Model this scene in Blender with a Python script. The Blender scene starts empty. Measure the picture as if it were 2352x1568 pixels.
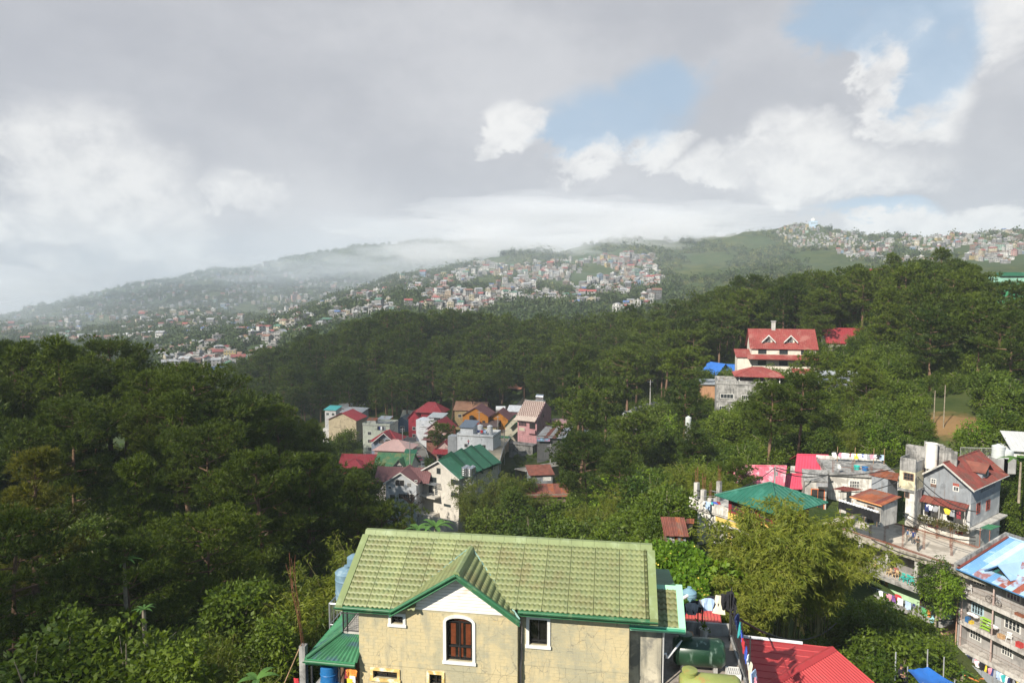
import bpy, bmesh, math, random
import numpy as np
from mathutils import Vector, Matrix
rad = math.radians
SC = bpy.context.scene
C = SC.collection
# ------------------------------------------------------------------ camera
PITCH = rad(4.2)
FD = 1568.0                      # focal length in the units of a 2352 x 1568 picture (24 mm on 36 mm)
cam = bpy.data.cameras.new('camera')
cam.lens = 24.0; cam.sensor_width = 36.0; cam.clip_start = 0.5; cam.clip_end = 20000
camo = bpy.data.objects.new('camera', cam); C.objects.link(camo)
camo.rotation_euler = (rad(90) - PITCH, 0, 0)
SC.camera = camo
# ------------------------------------------------------------------ sun, sky, exposure
SUN_EL, SUN_AZ = rad(36), rad(222)      # azimuth clockwise from +Y (behind the camera, to its left)
sl = bpy.data.lights.new('sun', 'SUN'); sl.energy = 5.0; sl.angle = rad(0.53); sl.color = (1.0, 0.93, 0.82)
so = bpy.data.objects.new('sun', sl); C.objects.link(so)
to_sun = Vector((math.sin(SUN_AZ) * math.cos(SUN_EL), math.cos(SUN_AZ) * math.cos(SUN_EL), math.sin(SUN_EL)))
so.rotation_euler = to_sun.to_track_quat('Z', 'Y').to_euler()
SC.view_settings.view_transform = 'Standard'; SC.view_settings.look = 'None'
SC.view_settings.exposure = 0.72; SC.view_settings.gamma = 1.0; SC.view_settings.use_curve_mapping = False
SC.render.engine = 'CYCLES'
cy = SC.cycles
cy.use_denoising = True; cy.use_adaptive_sampling = True; cy.adaptive_threshold = 0.015
cy.max_bounces = 6; cy.diffuse_bounces = 3; cy.glossy_bounces = 2; cy.transmission_bounces = 3
cy.volume_bounces = 1; cy.transparent_max_bounces = 8; cy.sample_clamp_indirect = 4.0
cy.volume_step_rate = 1.0; cy.volume_max_steps = 64
def azel(u, v):
 du = (u - 1176) / FD
 return math.atan(du), math.atan((669 - v) / FD * math.cos(math.atan(du)))
class NT:
 """small helper to wire nodes"""
 def __init__(s, tree): s.t = tree; s.n = tree.nodes; s.l = tree.links
 def new(s, typ, **kw):
  n = s.n.new(typ)
  for k, v in kw.items(): setattr(n, k, v)
  return n
 def put(s, sock, v):
  if isinstance(v, bpy.types.NodeSocket): s.l.new(v, sock)
  else: sock.default_value = v
 def math(s, op, a, b=0.0, c=0.0, clamp=False):
  n = s.new('ShaderNodeMath', operation=op, use_clamp=clamp)
  s.put(n.inputs[0], a); s.put(n.inputs[1], b); s.put(n.inputs[2], c)
  return n.outputs[0]
 def mix(s, f, a, b, blend='MIX'):
  n = s.new('ShaderNodeMix', data_type='RGBA', blend_type=blend)
  s.put(n.inputs[0], f); s.put(n.inputs[6], a); s.put(n.inputs[7], b)
  return n.outputs[2]
 def noise(s, vec, scale, detail=4.0, rough=0.55, dist=0.0):
  n = s.new('ShaderNodeTexNoise'); s.l.new(vec, n.inputs['Vector'])
  n.inputs['Scale'].default_value = scale; n.inputs['Detail'].default_value = detail
  n.inputs['Roughness'].default_value = rough; n.inputs['Distortion'].default_value = dist
  return n.outputs['Fac']
 def step(s, x, lo, hi, a=0.0, b=1.0):
  n = s.new('ShaderNodeMapRange', interpolation_type='SMOOTHSTEP')
  s.put(n.inputs[0], x); s.put(n.inputs[1], lo); s.put(n.inputs[2], hi); s.put(n.inputs[3], a); s.put(n.inputs[4], b)
  return n.outputs[0]
 def scale(s, vec, sc):
  n = s.new('ShaderNodeVectorMath', operation='MULTIPLY'); s.l.new(vec, n.inputs[0]); n.inputs[1].default_value = sc
  return n.outputs[0]
def c4(c): return (c[0], c[1], c[2], 1.0)
def make_world():
 w = bpy.data.worlds.new('World'); SC.world = w; w.use_nodes = True
 t = NT(w.node_tree); t.n.clear()
 out = t.new('ShaderNodeOutputWorld'); bg = t.new('ShaderNodeBackground')
 t.l.new(bg.outputs[0], out.inputs[0]); bg.inputs[1].default_value = 0.055
 sky = t.new('ShaderNodeTexSky', sky_type='NISHITA'); sky.sun_disc = False
 sky.sun_elevation = SUN_EL; sky.sun_rotation = SUN_AZ; sky.altitude = 1400; sky.air_density = 1.0; sky.dust_density = 0.6
 vec = t.new('ShaderNodeTexCoord').outputs['Generated']
 sep = t.new('ShaderNodeSeparateXYZ'); t.l.new(vec, sep.inputs[0])
 az = t.math('ARCTAN2', sep.outputs[0], sep.outputs[1]); el = t.math('ARCSINE', sep.outputs[2])
 n1 = t.noise(t.scale(vec, (1, 1, 1.6)), 3.2, 7, 0.58)
 n2 = t.noise(t.scale(vec, (1, 1, 1.5)), 9.0, 8, 0.6, 0.3)
 n3 = t.noise(t.scale(vec, (1, 1, 1.4)), 15.0, 9, 0.62, 0.25)
 n4 = t.noise(t.scale(vec, (1, 1, 1.3)), 22.0, 6, 0.6, 0.2)
 # clouds' edges wander: shift the coordinates by noise
 azd = t.math('ADD', az, t.math('ADD', t.math('MULTIPLY_ADD', n2, 0.10, -0.05), t.math('MULTIPLY_ADD', n3, 0.10, -0.05)))
 eld = t.math('ADD', el, t.math('ADD', t.math('MULTIPLY_ADD', n2, 0.06, -0.03), t.math('MULTIPLY_ADD', n3, 0.09, -0.045)))
 def blob(u, v, ru, rv, soft=0.6):
  a0, e0 = azel(u, v); ra, re = ru / FD, rv / FD
  dx = t.math('MULTIPLY', t.math('SUBTRACT', azd, a0), 1 / ra)
  dy = t.math('MULTIPLY', t.math('SUBTRACT', eld, e0), 1 / re)
  d = t.math('SQRT', t.math('ADD', t.math('MULTIPLY', dx, dx), t.math('MULTIPLY', dy, dy)))
  return t.step(d, 1.0 + soft, 1.0 - soft)
 def union(bs):
  r = bs[0]
  for b in bs[1:]: r = t.math('MAXIMUM', r, b)
  return r
 blue = t.mix(0.75, sky.outputs[0], c4((4.4, 6.3, 8.4)))      # the thin white veil of humid air
 gaps = union([blob(1400, 285, 150, 70, .6), blob(1310, 310, 80, 50, .6), blob(1500, 225, 90, 55, .7),
                  blob(2010, 40, 150, 90, .6), blob(2120, 140, 70, 90, .6), blob(2000, 480, 110, 18, .8), blob(1890, 60, 80, 60, .8)])
 front = t.math('MULTIPLY', t.step(t.math('ABSOLUTE', az), 1.35, 0.75), t.step(el, .85, 0.42))
 broken = t.step(n1, 0.52, 0.72)                              # scattered cloud in the rest of the sky
 cover = t.math('MAXIMUM', front, broken)
 rag = t.math('MULTIPLY_ADD', n3, 1.3, -.65); gaps = t.step(t.math('ADD', gaps, t.math('MULTIPLY', rag, t.step(gaps, 0, .3))), .12, .95)
 cover = t.math('MULTIPLY', cover, t.math('SUBTRACT', 1.0, t.math('MULTIPLY', gaps, 0.82)))
 puffs = union([blob(230, 460, 200, 160, .7), blob(190, 390, 170, 120, .7), blob(570, 440, 90, 55, .8), blob(330, 560, 150, 60, .9),
                   blob(1180, 300, 75, 55, .5), blob(1350, 365, 80, 50, .5), blob(1500, 345, 75, 42, .5), blob(1640, 385, 90, 45, .5),
                   blob(1800, 330, 110, 70, .6), blob(1880, 400, 200, 60, .8), blob(2000, 150, 70, 85, .5), blob(2080, 250, 110, 75, .6),
                   blob(2050, 510, 120, 35, .6), blob(2250, 500, 110, 28, .6), blob(2260, 60, 110, 80, .8)])
 body = t.mix(t.step(n1, 0.35, 0.65), c4((5.3, 5.4, 5.9)), c4((7.0, 7.05, 7.4)))
 dark = union([blob(-60, 330, 330, 260, .9), blob(520, 590, 120, 50, .9), blob(120, 620, 240, 60, .9), blob(2150, 455, 180, 26, .8)])
 body = t.mix(t.math('MULTIPLY', dark, 0.55), body, c4((4.3, 4.5, 5.2)))
 body = t.mix(t.step(t.math('ADD', n2, t.math('MULTIPLY_ADD', n3, .35, -.17)), 0.35, 0.75, 0.0, 0.16), body, c4((4.6, 4.8, 5.4)))
 pw = t.math('MULTIPLY', t.step(t.math('ADD', puffs, t.math('MULTIPLY_ADD', n3, 1.5, -.75)), .30, .95), t.step(n4, .30, .65, .45, 1.0))
 body = t.mix(t.math('MULTIPLY', pw, 0.8), body, c4((11.0, 10.85, 10.6)))
 col = t.mix(cover, blue, body)
 # below the horizon: plain dull ground colour (never seen)
 col = t.mix(t.step(el, -0.02, -0.10), col, c4((1.0, 1.05, 0.9)))
 t.l.new(col, bg.inputs[0])
make_world()
# ------------------------------------------------------------------ picture <-> place
CP, SP = math.cos(PITCH), math.sin(PITCH)
def W(u, v, Y):
 """the point at distance Y (metres ahead) seen at (u, v) of a 2352 x 1568 picture"""
 du, dv = (u - 1176) / FD, (784 - v) / FD
 k = Y / (CP + dv * SP)
 return Vector((du * k, Y, (dv * CP - SP) * k))
# ------------------------------------------------------------------ mesh builder
class MB:
 def __init__(s): s.v = []; s.f = []; s.m = []; s.sm = []
 def add(s, vs, fs, mi=0, smooth=False):
  b = len(s.v); s.v += [tuple(p) for p in vs]
  for f in fs: s.f.append(tuple(b + i for i in f)); s.m.append(mi); s.sm.append(smooth)
  return s
 def box(s, x0, x1, y0, y1, z0, z1, mi=0):
  return s.add([(x0,y0,z0),(x1,y0,z0),(x1,y1,z0),(x0,y1,z0),(x0,y0,z1),(x1,y0,z1),(x1,y1,z1),(x0,y1,z1)],
                     [(0,3,2,1),(4,5,6,7),(0,1,5,4),(1,2,6,5),(2,3,7,6),(3,0,4,7)], mi)
 def prism(s, poly, ext, mi=0):
  """closed solid: a 3-D polygon swept by the vector ext"""
  n = len(poly); e = Vector(ext)
  a = [Vector(p) for p in poly]; b = [p + e for p in a]
  return s.add(a + b, [tuple(range(n))[::-1], tuple(range(n, 2*n))] + [(i, (i+1) % n, n + (i+1) % n, n + i) for i in range(n)], mi)
 def slab(s, a, b, c, d, th, mi=0):
  """a quad (a,b,c,d counter-clockwise from above) with thickness th hanging below it"""
  a, b, c, d = map(Vector, (a, b, c, d)); n = (b - a).cross(d - a).normalized() * -th
  return s.prism([a, b, c, d], n, mi)
 def tube(s, pts, r, n=6, mi=0, cap=True, smooth=True):
  pts = [Vector(p) for p in pts]; rs = r if isinstance(r, (list, tuple)) else [r] * len(pts)
  vs, fs = [], []
  ref = Vector((0, 0, 1))
  for i, p in enumerate(pts):
   d = (pts[min(i+1, len(pts)-1)] - pts[max(i-1, 0)]).normalized()
   x = d.cross(ref)
   if x.length < .05: x = d.cross(Vector((1, 0, 0)))
   x.normalize(); y = d.cross(x)
   for k in range(n):
    a = 2 * math.pi * k / n
    vs.append(p + (x * math.cos(a) + y * math.sin(a)) * rs[i])
  for i in range(len(pts) - 1):
   for k in range(n):
    fs.append((i*n + k, i*n + (k+1) % n, (i+1)*n + (k+1) % n, (i+1)*n + k))
  s.add(vs, fs, mi, smooth)
  if cap:
   s.add(vs[:n], [tuple(range(n))[::-1]], mi); s.add(vs[-n:], [tuple(range(n))], mi)
  return s
 def bar(s, a, b, t, mi=0):
  return s.tube([a, b], t * .7, 4, mi, smooth=False)
 def lathe(s, prof, n=16, o=(0,0,0), mi=0, smooth=True):
  for p0, p1 in zip(prof[:-1], prof[1:]):            # each band keeps its own rim, so edges stay crisp
   vs = [(o[0] + r*math.cos(2*math.pi*k/n), o[1] + r*math.sin(2*math.pi*k/n), o[2] + z) for r, z in (p0, p1) for k in range(n)]
   s.add(vs, [(k, (k+1) % n, n + (k+1) % n, n + k) for k in range(n)], mi, smooth)
  return s
 def mesh(s, name, mats):
  me = bpy.data.meshes.new(name)
  me.from_pydata(s.v, [], s.f)
  for m in (mats if isinstance(mats, (list, tuple)) else [mats]): me.materials.append(m)
  me.polygons.foreach_set('material_index', s.m); me.polygons.foreach_set('use_smooth', s.sm)
  me.update(); return me
 def build(s, name, mats, parent=None, **kw):
  return link(name, s.mesh(name, mats), parent, **kw)
def link(name, me, parent=None, loc=None, rotz=None, **props):
 o = bpy.data.objects.new(name, me); C.objects.link(o)
 if parent is not None: o.parent = parent
 if loc is not None: o.location = loc
 if rotz is not None: o.rotation_euler = (0, 0, rotz)
 for k, v in props.items(): o[k] = v
 return o
def thing(name, label, cat, loc=(0,0,0), rotz=0, group=None):
 o = bpy.data.objects.new(name, None); C.objects.link(o)
 o.location = loc; o.rotation_euler = (0, 0, rotz); o.empty_display_size = .3
 o['label'] = label; o['category'] = cat
 if group: o['group'] = group
 return o
def tag(o, label, cat, group=None):
 o['label'] = label; o['category'] = cat
 if group: o['group'] = group
 return o
def np_mesh(name, V, F, mats, mi=None, smooth=False):
 me = bpy.data.meshes.new(name); V = np.asarray(V, np.float32); F = np.asarray(F, np.int32)
 k = F.shape[1]
 me.vertices.add(len(V)); me.vertices.foreach_set('co', V.ravel())
 me.loops.add(F.size); me.loops.foreach_set('vertex_index', F.ravel())
 me.polygons.add(len(F)); me.polygons.foreach_set('loop_start', np.arange(0, F.size, k, dtype=np.int32))
 me.polygons.foreach_set('loop_total', np.full(len(F), k, np.int32))
 for m in (mats if isinstance(mats, (list, tuple)) else [mats]): me.materials.append(m)
 if mi is not None: me.polygons.foreach_set('material_index', np.asarray(mi, np.int32))
 if smooth: me.polygons.foreach_set('use_smooth', np.ones(len(F), bool))
 me.update(calc_edges=True); return me
# ------------------------------------------------------------------ materials
MATS = {}
def mat(name, col, rough=.85, var=.14, scale=1.5, stain=None, streak=None, metal=0.0, bump=0.0, spec=.3, rnd=0.0):
 """plain weathered surface: colour noise, optional stains (colour, amount, scale), rain streaks (colour, amount)"""
 if name in MATS: return MATS[name]
 m = bpy.data.materials.new(name); m.use_nodes = True; MATS[name] = m
 t = NT(m.node_tree); bs = t.n['Principled BSDF']
 pos = t.new('ShaderNodeNewGeometry').outputs['Position']
 n = t.noise(pos, scale, 5, .6)
 c = t.mix(t.step(n, .3, .7), c4([x * (1 - var) for x in col]), c4([min(1, x * (1 + var)) for x in col]))
 n2 = t.noise(pos, scale * 9, 3, .6)
 c = t.mix(t.math('MULTIPLY', n2, var * .9), c, c4([x * .45 for x in col]))
 if stain:
  f = t.step(t.noise(pos, stain[2], 6, .62, .4), .62 - stain[1] * .3, .72 - stain[1] * .2)
  c = t.mix(t.math('MULTIPLY', f, .85), c, c4(stain[0]))
 if streak:
  f = t.step(t.noise(t.scale(pos, (2.2, 2.2, .22)), 1.6, 4, .6), .62 - streak[1] * .3, .80 - streak[1] * .2)
  c = t.mix(t.math('MULTIPLY', f, .7), c, c4(streak[0]))
 if rnd: c = t.mix(t.math('MULTIPLY', t.new('ShaderNodeObjectInfo').outputs['Random'], rnd), c, c4([x * .55 for x in col]))
 t.l.new(c, bs.inputs['Base Color'])
 bs.inputs['Roughness'].default_value = rough; bs.inputs['Metallic'].default_value = metal
 bs.inputs['Specular IOR Level'].default_value = spec
 if bump:
  b = t.new('ShaderNodeBump'); b.inputs['Strength'].default_value = min(1, bump); b.inputs['Distance'].default_value = .03
  t.l.new(n2, b.inputs['Height']); t.l.new(b.outputs[0], bs.inputs['Normal'])
 return m
def leafmat(name, col, col2, transl=.3, hue=.5, scale=.6):
 """foliage: two greens mixed by position noise and by the plant's own random number"""
 if name in MATS: return MATS[name]
 m = bpy.data.materials.new(name); m.use_nodes = True; MATS[name] = m
 t = NT(m.node_tree); bs = t.n['Principled BSDF']; out = t.n['Material Output']
 geo = t.new('ShaderNodeNewGeometry'); inf = t.new('ShaderNodeObjectInfo')
 n = t.noise(geo.outputs['Position'], scale, 4, .65)
 f = t.math('ADD', t.math('MULTIPLY', inf.outputs['Random'], hue), t.math('MULTIPLY', t.step(n, .3, .7), 1 - hue))
 n2 = t.noise(geo.outputs['Position'], scale * 7, 2, .5)
 f = t.math('ADD', f, t.math('MULTIPLY_ADD', n2, .6, -.3), clamp=True)
 c = t.mix(f, c4(col), c4(col2))
 t.l.new(c, bs.inputs['Base Color']); bs.inputs['Roughness'].default_value = .55
 bs.inputs['Specular IOR Level'].default_value = .25
 tr = t.new('ShaderNodeBsdfTranslucent'); t.l.new(t.mix(.5, c, c4((col2[0]*1.5, col2[1]*1.5, col2[2]*.8))), tr.inputs[0])
 mx = t.new('ShaderNodeMixShader'); mx.inputs[0].default_value = transl
 t.l.new(bs.outputs[0], mx.inputs[1]); t.l.new(tr.outputs[0], mx.inputs[2]); t.l.new(mx.outputs[0], out.inputs[0])
 return m
def glassmat(name, col, rough=.12):
 if name in MATS: return MATS[name]
 m = mat(name, col, rough=rough, var=.25, scale=.7, spec=.5); return m
def volmat(name, density, col=(1, 1, 1), aniso=-.25):
 m = bpy.data.materials.new(name); m.use_nodes = True; t = NT(m.node_tree); t.n.clear()
 out = t.new('ShaderNodeOutputMaterial'); v = t.new('ShaderNodeVolumePrincipled')
 v.inputs['Color'].default_value = c4(col); v.inputs['Density'].default_value = density; v.inputs['Anisotropy'].default_value = aniso
 t.l.new(v.outputs[0], out.inputs['Volume']); return m
# ------------------------------------------------------------------ ground: one sheet to the horizon
K = 1 / FD
def zv(v, Y): return W(1176, v, Y).z
# profiles of the land: for a bearing (picture column) the height of the ground at growing distances
PROF = {
 -500: [(8,-23),(40,-25),(80,-28),(120,-29),(160,-40),(230,-70),(450,-95),(900,zv(800,900)),(1500,zv(785,1500)),(2200,zv(772,2200)),(2600,-330),(4500,-350)],
 0:    [(8,-23),(35,-25),(60,-28),(90,-30),(120,-31),(150,-40),(230,-72),(450,-90),(900,zv(800,900)),(1500,zv(758,1500)),(2200,zv(726,2200)),(2700,-260),(4500,-350)],
 200:  [(8,-23),(35,-25),(60,-28),(90,-29),(120,-30),(150,-40),(230,-70),(450,-80),(900,zv(800,900)),(1500,zv(740,1500)),(2350,zv(676,2350)),(2800,-120),(4500,-350)],
 400:  [(8,-23),(35,-25),(60,-29),(90,-31),(125,-31),(165,-48),(230,-70),(420,-76),(560,zv(818,560)),(900,zv(775,900)),(1500,zv(715,1500)),(2400,zv(633,2400)),(2900,-50),(4500,-350)],
 600:  [(8,-22),(35,-24),(60,-30),(90,-35),(130,-40),(170,-52),(230,-60),(300,-64),(410,-54),(480,-64),(600,zv(800,600)),(820,zv(744,820)),(1000,-62),(1500,zv(722,1500)),(2500,zv(604,2500)),(3000,0),(4500,-350)],
 760:  [(8,-21),(32,-22),(50,-30),(80,-42),(120,-50),(170,-60),(230,-61),(300,-56),(400,-38),(480,-50),(700,zv(742,700)),(1030,zv(696,1030)),(1250,-40),(1600,zv(690,1600)),(2600,zv(570,2600)),(3100,40),(4500,-350)],
 920:  [(8,-20),(30,-21),(50,-30),(80,-42),(120,-51),(170,-61),(225,-61),(280,-55),(400,-28),(480,-42),(700,zv(722,700)),(1150,zv(629,1150)),(1400,-5),(1700,zv(660,1700)),(2650,zv(553,2650)),(3200,60),(4500,-350)],
 1080: [(8,-20),(30,-21),(50,-30),(80,-42),(120,-51),(170,-61),(225,-58),(280,-51),(395,-30),(470,-42),(650,zv(742,650)),(1250,zv(608,1250)),(1500,20),(1800,40),(2700,zv(545,2700)),(3200,60),(4500,-350)],
 1250: [(8,-20),(30,-21),(50,-28),(80,-40),(120,-48),(170,-55),(225,-52),(280,-45),(380,-34),(460,-44),(620,zv(742,620)),(900,zv(675,900)),(1330,zv(574,1330)),(1600,60),(2000,60),(2700,zv(545,2700)),(3300,60),(4500,-350)],
 1400: [(8,-20),(30,-21),(50,-24),(80,-36),(120,-43),(170,-40),(225,-39),(340,-30),(430,-42),(600,zv(738,600)),(900,zv(655,900)),(1450,zv(552,1450)),(1800,90),(3300,60),(4500,-350)],
 1550: [(8,-20),(30,-20),(45,-19),(58,-22),(80,-32),(120,-38),(170,-35),(215,-34),(310,-22),(400,-38),(580,zv(728,580)),(900,zv(660,900)),(1500,zv(548,1500)),(1900,80),(3300,60),(4500,-350)],
 1660: [(8,-20),(30,-21),(45,-21),(60,-24),(80,-28),(110,-34),(150,-28),(190,-26),(270,-17),(360,-32),(560,zv(715,560)),(900,zv(645,900)),(1500,zv(540,1500)),(1900,80),(3300,60),(4500,-350)],
 1800: [(8,-20),(30,-22),(45,-25),(60,-27),(80,-26),(110,-31),(150,-26),(180,-24),(245,-13),(340,-28),(560,zv(700,560)),(900,zv(630,900)),(1300,zv(565,1300)),(1600,zv(512,1600)),(2000,80),(3300,60),(4500,-350)],
 1930: [(8,-20),(30,-22),(50,-32),(62,-37),(72,-37),(90,-27),(115,-29),(150,-23),(225,-11.5),(330,-25),(560,zv(690,560)),(900,zv(615,900)),(1300,zv(560,1300)),(1580,zv(516,1580)),(2000,60),(3300,40),(4500,-350)],
 2040: [(8,-20),(30,-24),(48,-34),(62,-39),(72,-39),(84,-30),(100,-26),(130,-21),(215,-10),(320,-22),(560,zv(680,560)),(900,zv(606,900)),(1400,zv(551,1400)),(1900,40),(3300,40),(4500,-350)],
 2180: [(8,-20),(30,-26),(48,-36),(62,-38),(72,-37),(86,-30),(100,-24),(130,-19),(205,-9),(300,-20),(500,zv(672,500)),(800,zv(606,800)),(1300,zv(538,1300)),(1800,40),(3300,40),(4500,-350)],
 2352: [(8,-20),(30,-28),(48,-39),(66,-41),(76,-36),(90,-27),(105,-22),(130,-18),(190,-10),(290,-16),(480,zv(665,480)),(750,zv(600,750)),(1200,zv(520,1200)),(1700,40),(3300,40),(4500,-350)],
 2850: [(8,-20),(30,-30),(48,-40),(66,-41),(76,-36),(90,-27),(105,-22),(130,-17),(190,-8),(290,-12),(480,10),(750,45),(1200,110),(1700,40),(3300,40),(4500,-350)],
}
us = sorted(PROF)
NT_, NS = 300, 380
T0, T1, S0, S1 = -1.06, 1.06, math.log(8), math.log(6000)
tg = np.linspace(T0, T1, NT_); sg = np.linspace(S0, S1, NS)
cols = []
for u in us:
 p = PROF[u]
 cols.append(np.interp(sg, [math.log(a) for a, _ in p], [b for _, b in p]))
cols = np.array(cols)                                          # (ncol, NS)
tu = [(u - 1176) / FD for u in us]
Zg = np.empty((NT_, NS))
for j in range(NS): Zg[:, j] = np.interp(tg, tu, cols[:, j])
def blur(a, r, axis):
 k = np.exp(-.5 * (np.arange(-3*r, 3*r+1) / r) ** 2); k /= k.sum()
 pad = [(0, 0), (0, 0)]; pad[axis] = (3*r, 3*r)
 return np.apply_along_axis(lambda x: np.convolve(x, k, 'valid'), axis, np.pad(a, pad, 'edge'))
Zg = blur(blur(Zg, 4, 0), 2, 1)
# folds and gullies, growing with distance
nr = np.random.RandomState(4)
YY = np.exp(sg)[None, :]; XX = tg[:, None] * YY
def fbm(x, y, sc, seed, oct=5):
 r = np.random.RandomState(seed); h = np.zeros(np.broadcast(x, y).shape); a = 1.0
 for o in range(oct):
  for _ in range(4):
   th = r.rand() * 6.283; ph = r.rand() * 6.283
   h = h + a * .5 * np.sin((x * math.cos(th) + y * math.sin(th)) * 6.283 / sc + ph + 1.3 * np.sin((x * math.sin(th) - y * math.cos(th)) * 3.1 / sc + ph * 2))
  a *= .5; sc *= .47
 return h
Zg += fbm(XX, YY, 26, 1, 3) * .35
Zg += fbm(XX, YY, 260, 2, 5) * np.clip((YY - 500) / 900, 0, 1) * 6.5
def ground_z(x, y):
 t = np.asarray(x, float) / np.maximum(y, 8); s = np.log(np.clip(y, 8, 6000))
 i = np.clip((t - T0) / (T1 - T0) * (NT_ - 1), 0, NT_ - 1.001); j = np.clip((s - S0) / (S1 - S0) * (NS - 1), 0, NS - 1.001)
 a, b = i.astype(int), j.astype(int); fa, fb = i - a, j - b
 return (Zg[a, b]*(1-fa)*(1-fb) + Zg[a+1, b]*fa*(1-fb) + Zg[a, b+1]*(1-fa)*fb + Zg[a+1, b+1]*fa*fb)
def gz(x, y): return float(ground_z(np.array([x]), np.array([y]))[0])
def hit(u, v, ymin=8.0, ymax=5000.0):
 """where the sight line through (u, v) first meets the ground beyond ymin"""
 u, v = np.asarray(u, float), np.asarray(v, float)
 du, dv = (u - 1176) / FD, (784 - v) / FD
 ys = np.exp(np.linspace(math.log(ymin), math.log(ymax), 900))
 den = CP + dv * SP; tx = du / den; tz = (dv * CP - SP) / den
 res = np.full(u.shape, np.nan)
 prev = None
 for y in ys:
  d = tz * y - ground_z(tx * y, np.full(u.shape, y))
  hitn = (d < 0) & np.isnan(res)
  if prev is not None: res[hitn] = y
  else: res[hitn] = y
  prev = d
 return tx * res, res, ground_z(tx * np.nan_to_num(res, nan=10), np.nan_to_num(res, nan=10))
def terrain_mat():
 m = bpy.data.materials.new('hillside_earth'); m.use_nodes = True; t = NT(m.node_tree); bs = t.n['Principled BSDF']
 pos = t.new('ShaderNodeNewGeometry').outputs['Position']
 n1 = t.noise(pos, .006, 6, .6); n2 = t.noise(pos, .05, 6, .65); n3 = t.noise(pos, .6, 5, .65)
 grass = t.mix(t.step(n2, .38, .62), c4((.032, .052, .014)), c4((.090, .100, .028)))
 grass = t.mix(t.step(n1, .4, .6), grass, c4((.05, .075, .025)))
 c = t.mix(t.step(t.math('ADD', n2, t.math('MULTIPLY_ADD', n3, .5, -.25)), .62, .74, 0, .8), grass, c4((.19, .125, .06)))
 c = t.mix(t.math('MULTIPLY', n3, .5), c, c4((.02, .035, .01)))
 ds = t.new('ShaderNodeVectorMath', operation='DISTANCE'); t.l.new(pos, ds.inputs[0]); ds.inputs[1].default_value = W(2195, 915, 110)     # the bare earth slope
 c = t.mix(t.step(t.math('ADD', ds.outputs['Value'], t.math('MULTIPLY', n3, 9)), 15, 10, 0, .8), c, c4((.26, .15, .07)))
 t.l.new(c, bs.inputs['Base Color']); bs.inputs['Roughness'].default_value = .95; bs.inputs['Specular IOR Level'].default_value = .1
 b = t.new('ShaderNodeBump'); b.inputs['Strength'].default_value = .8; b.inputs['Distance'].default_value = .4
 t.l.new(n3, b.inputs['Height']); t.l.new(b.outputs[0], bs.inputs['Normal'])
 return m
idx = np.arange(NT_ * NS).reshape(NT_, NS)
F = np.stack([idx[:-1, :-1], idx[1:, :-1], idx[1:, 1:], idx[:-1, 1:]], -1).reshape(-1, 4)
V = np.stack([np.broadcast_to(XX, Zg.shape), np.broadcast_to(YY, Zg.shape), Zg], -1).reshape(-1, 3)
link('ground', np_mesh('ground', V, F, terrain_mat(), smooth=True), kind='structure')
# ------------------------------------------------------------------ plants
BARK = mat('pine_bark', (.17, .105, .065), .95, .3, 3.0, bump=.6)
BARK2 = mat('pale_bark', (.26, .22, .16), .95, .3, 3.0)
PINE = leafmat('pine_needles', (.009, .028, .003), (.112, .150, .011), .25, .5)
PINE_Y = leafmat('yellowing_needles', (.06, .075, .008), (.21, .19, .02), .30, .4)
LEAF = leafmat('broad_leaves', (.014, .042, .004), (.130, .178, .013), .30, .5)
LEAF_B = leafmat('bright_leaves', (.06, .13, .008), (.18, .26, .015), .36, .35)
BAMBOO = leafmat('bamboo_leaves', (.028, .056, .006), (.19, .215, .020), .33, .5)
BAMBOO_Y = leafmat('dry_bamboo_leaves', (.075, .11, .010), (.28, .29, .042), .36, .3, 1.4)
CULM = mat('bamboo_culm', (.22, .19, .07), .6, .3, 2)
def unit(a): return a / np.maximum(np.linalg.norm(a, axis=-1, keepdims=True), 1e-6)
def blades(P, D, n, L, w, spread, rng, droop=0.0):
 """n pointed needles or leaves at each point P, fanning round direction D"""
 P = np.repeat(P, n, 0); D = np.repeat(D, n, 0); N = len(P)
 d = unit(D + rng.normal(size=(N, 3)) * spread); d[:, 2] -= droop; d = unit(d)
 side = unit(np.cross(d, rng.normal(size=(N, 3))))
 l = L * (.7 + .6 * rng.rand(N, 1)); ww = w * (.7 + .6 * rng.rand(N, 1))
 V = np.stack([P - side * ww * .5, P + side * ww * .5, P + d * l], 1).reshape(-1, 3)
 return V, np.arange(N * 3).reshape(-1, 3)
def leaves4(P, D, n, L, w, spread, rng, droop=0.0):
 """n four-cornered leaves at each point"""
 P = np.repeat(P, n, 0); D = np.repeat(D, n, 0); N = len(P)
 P = P + rng.normal(size=(N, 3)) * L * .5
 d = unit(D + rng.normal(size=(N, 3)) * spread); d[:, 2] -= droop; d = unit(d)
 side = unit(np.cross(d, rng.normal(size=(N, 3)) + np.array([0, 0, 1.2])))
 l = L * (.7 + .6 * rng.rand(N, 1)); ww = w * (.7 + .6 * rng.rand(N, 1)) * .5
 V = np.stack([P, P + d * l * .5 + side * ww, P + d * l, P + d * l * .5 - side * ww], 1).reshape(-1, 3)
 return V, np.arange(N * 4).reshape(-1, 4)
def dome_points(cent, r, k, rng, flat=.55, full=False):
 """k points on the upper shell of each clump (centre, radius) with outward directions"""
 N = len(cent); c = np.repeat(cent, k, 0); rr = np.repeat(r, k)[:, None]
 d = unit(rng.normal(size=(N * k, 3)))
 if not full: d[:, 2] = np.abs(d[:, 2]) * 1.0 - .25
 d = unit(d); q = d * rr * (.75 + .3 * rng.rand(N * k, 1)); q[:, 2] *= flat
 return c + q, d
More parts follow.
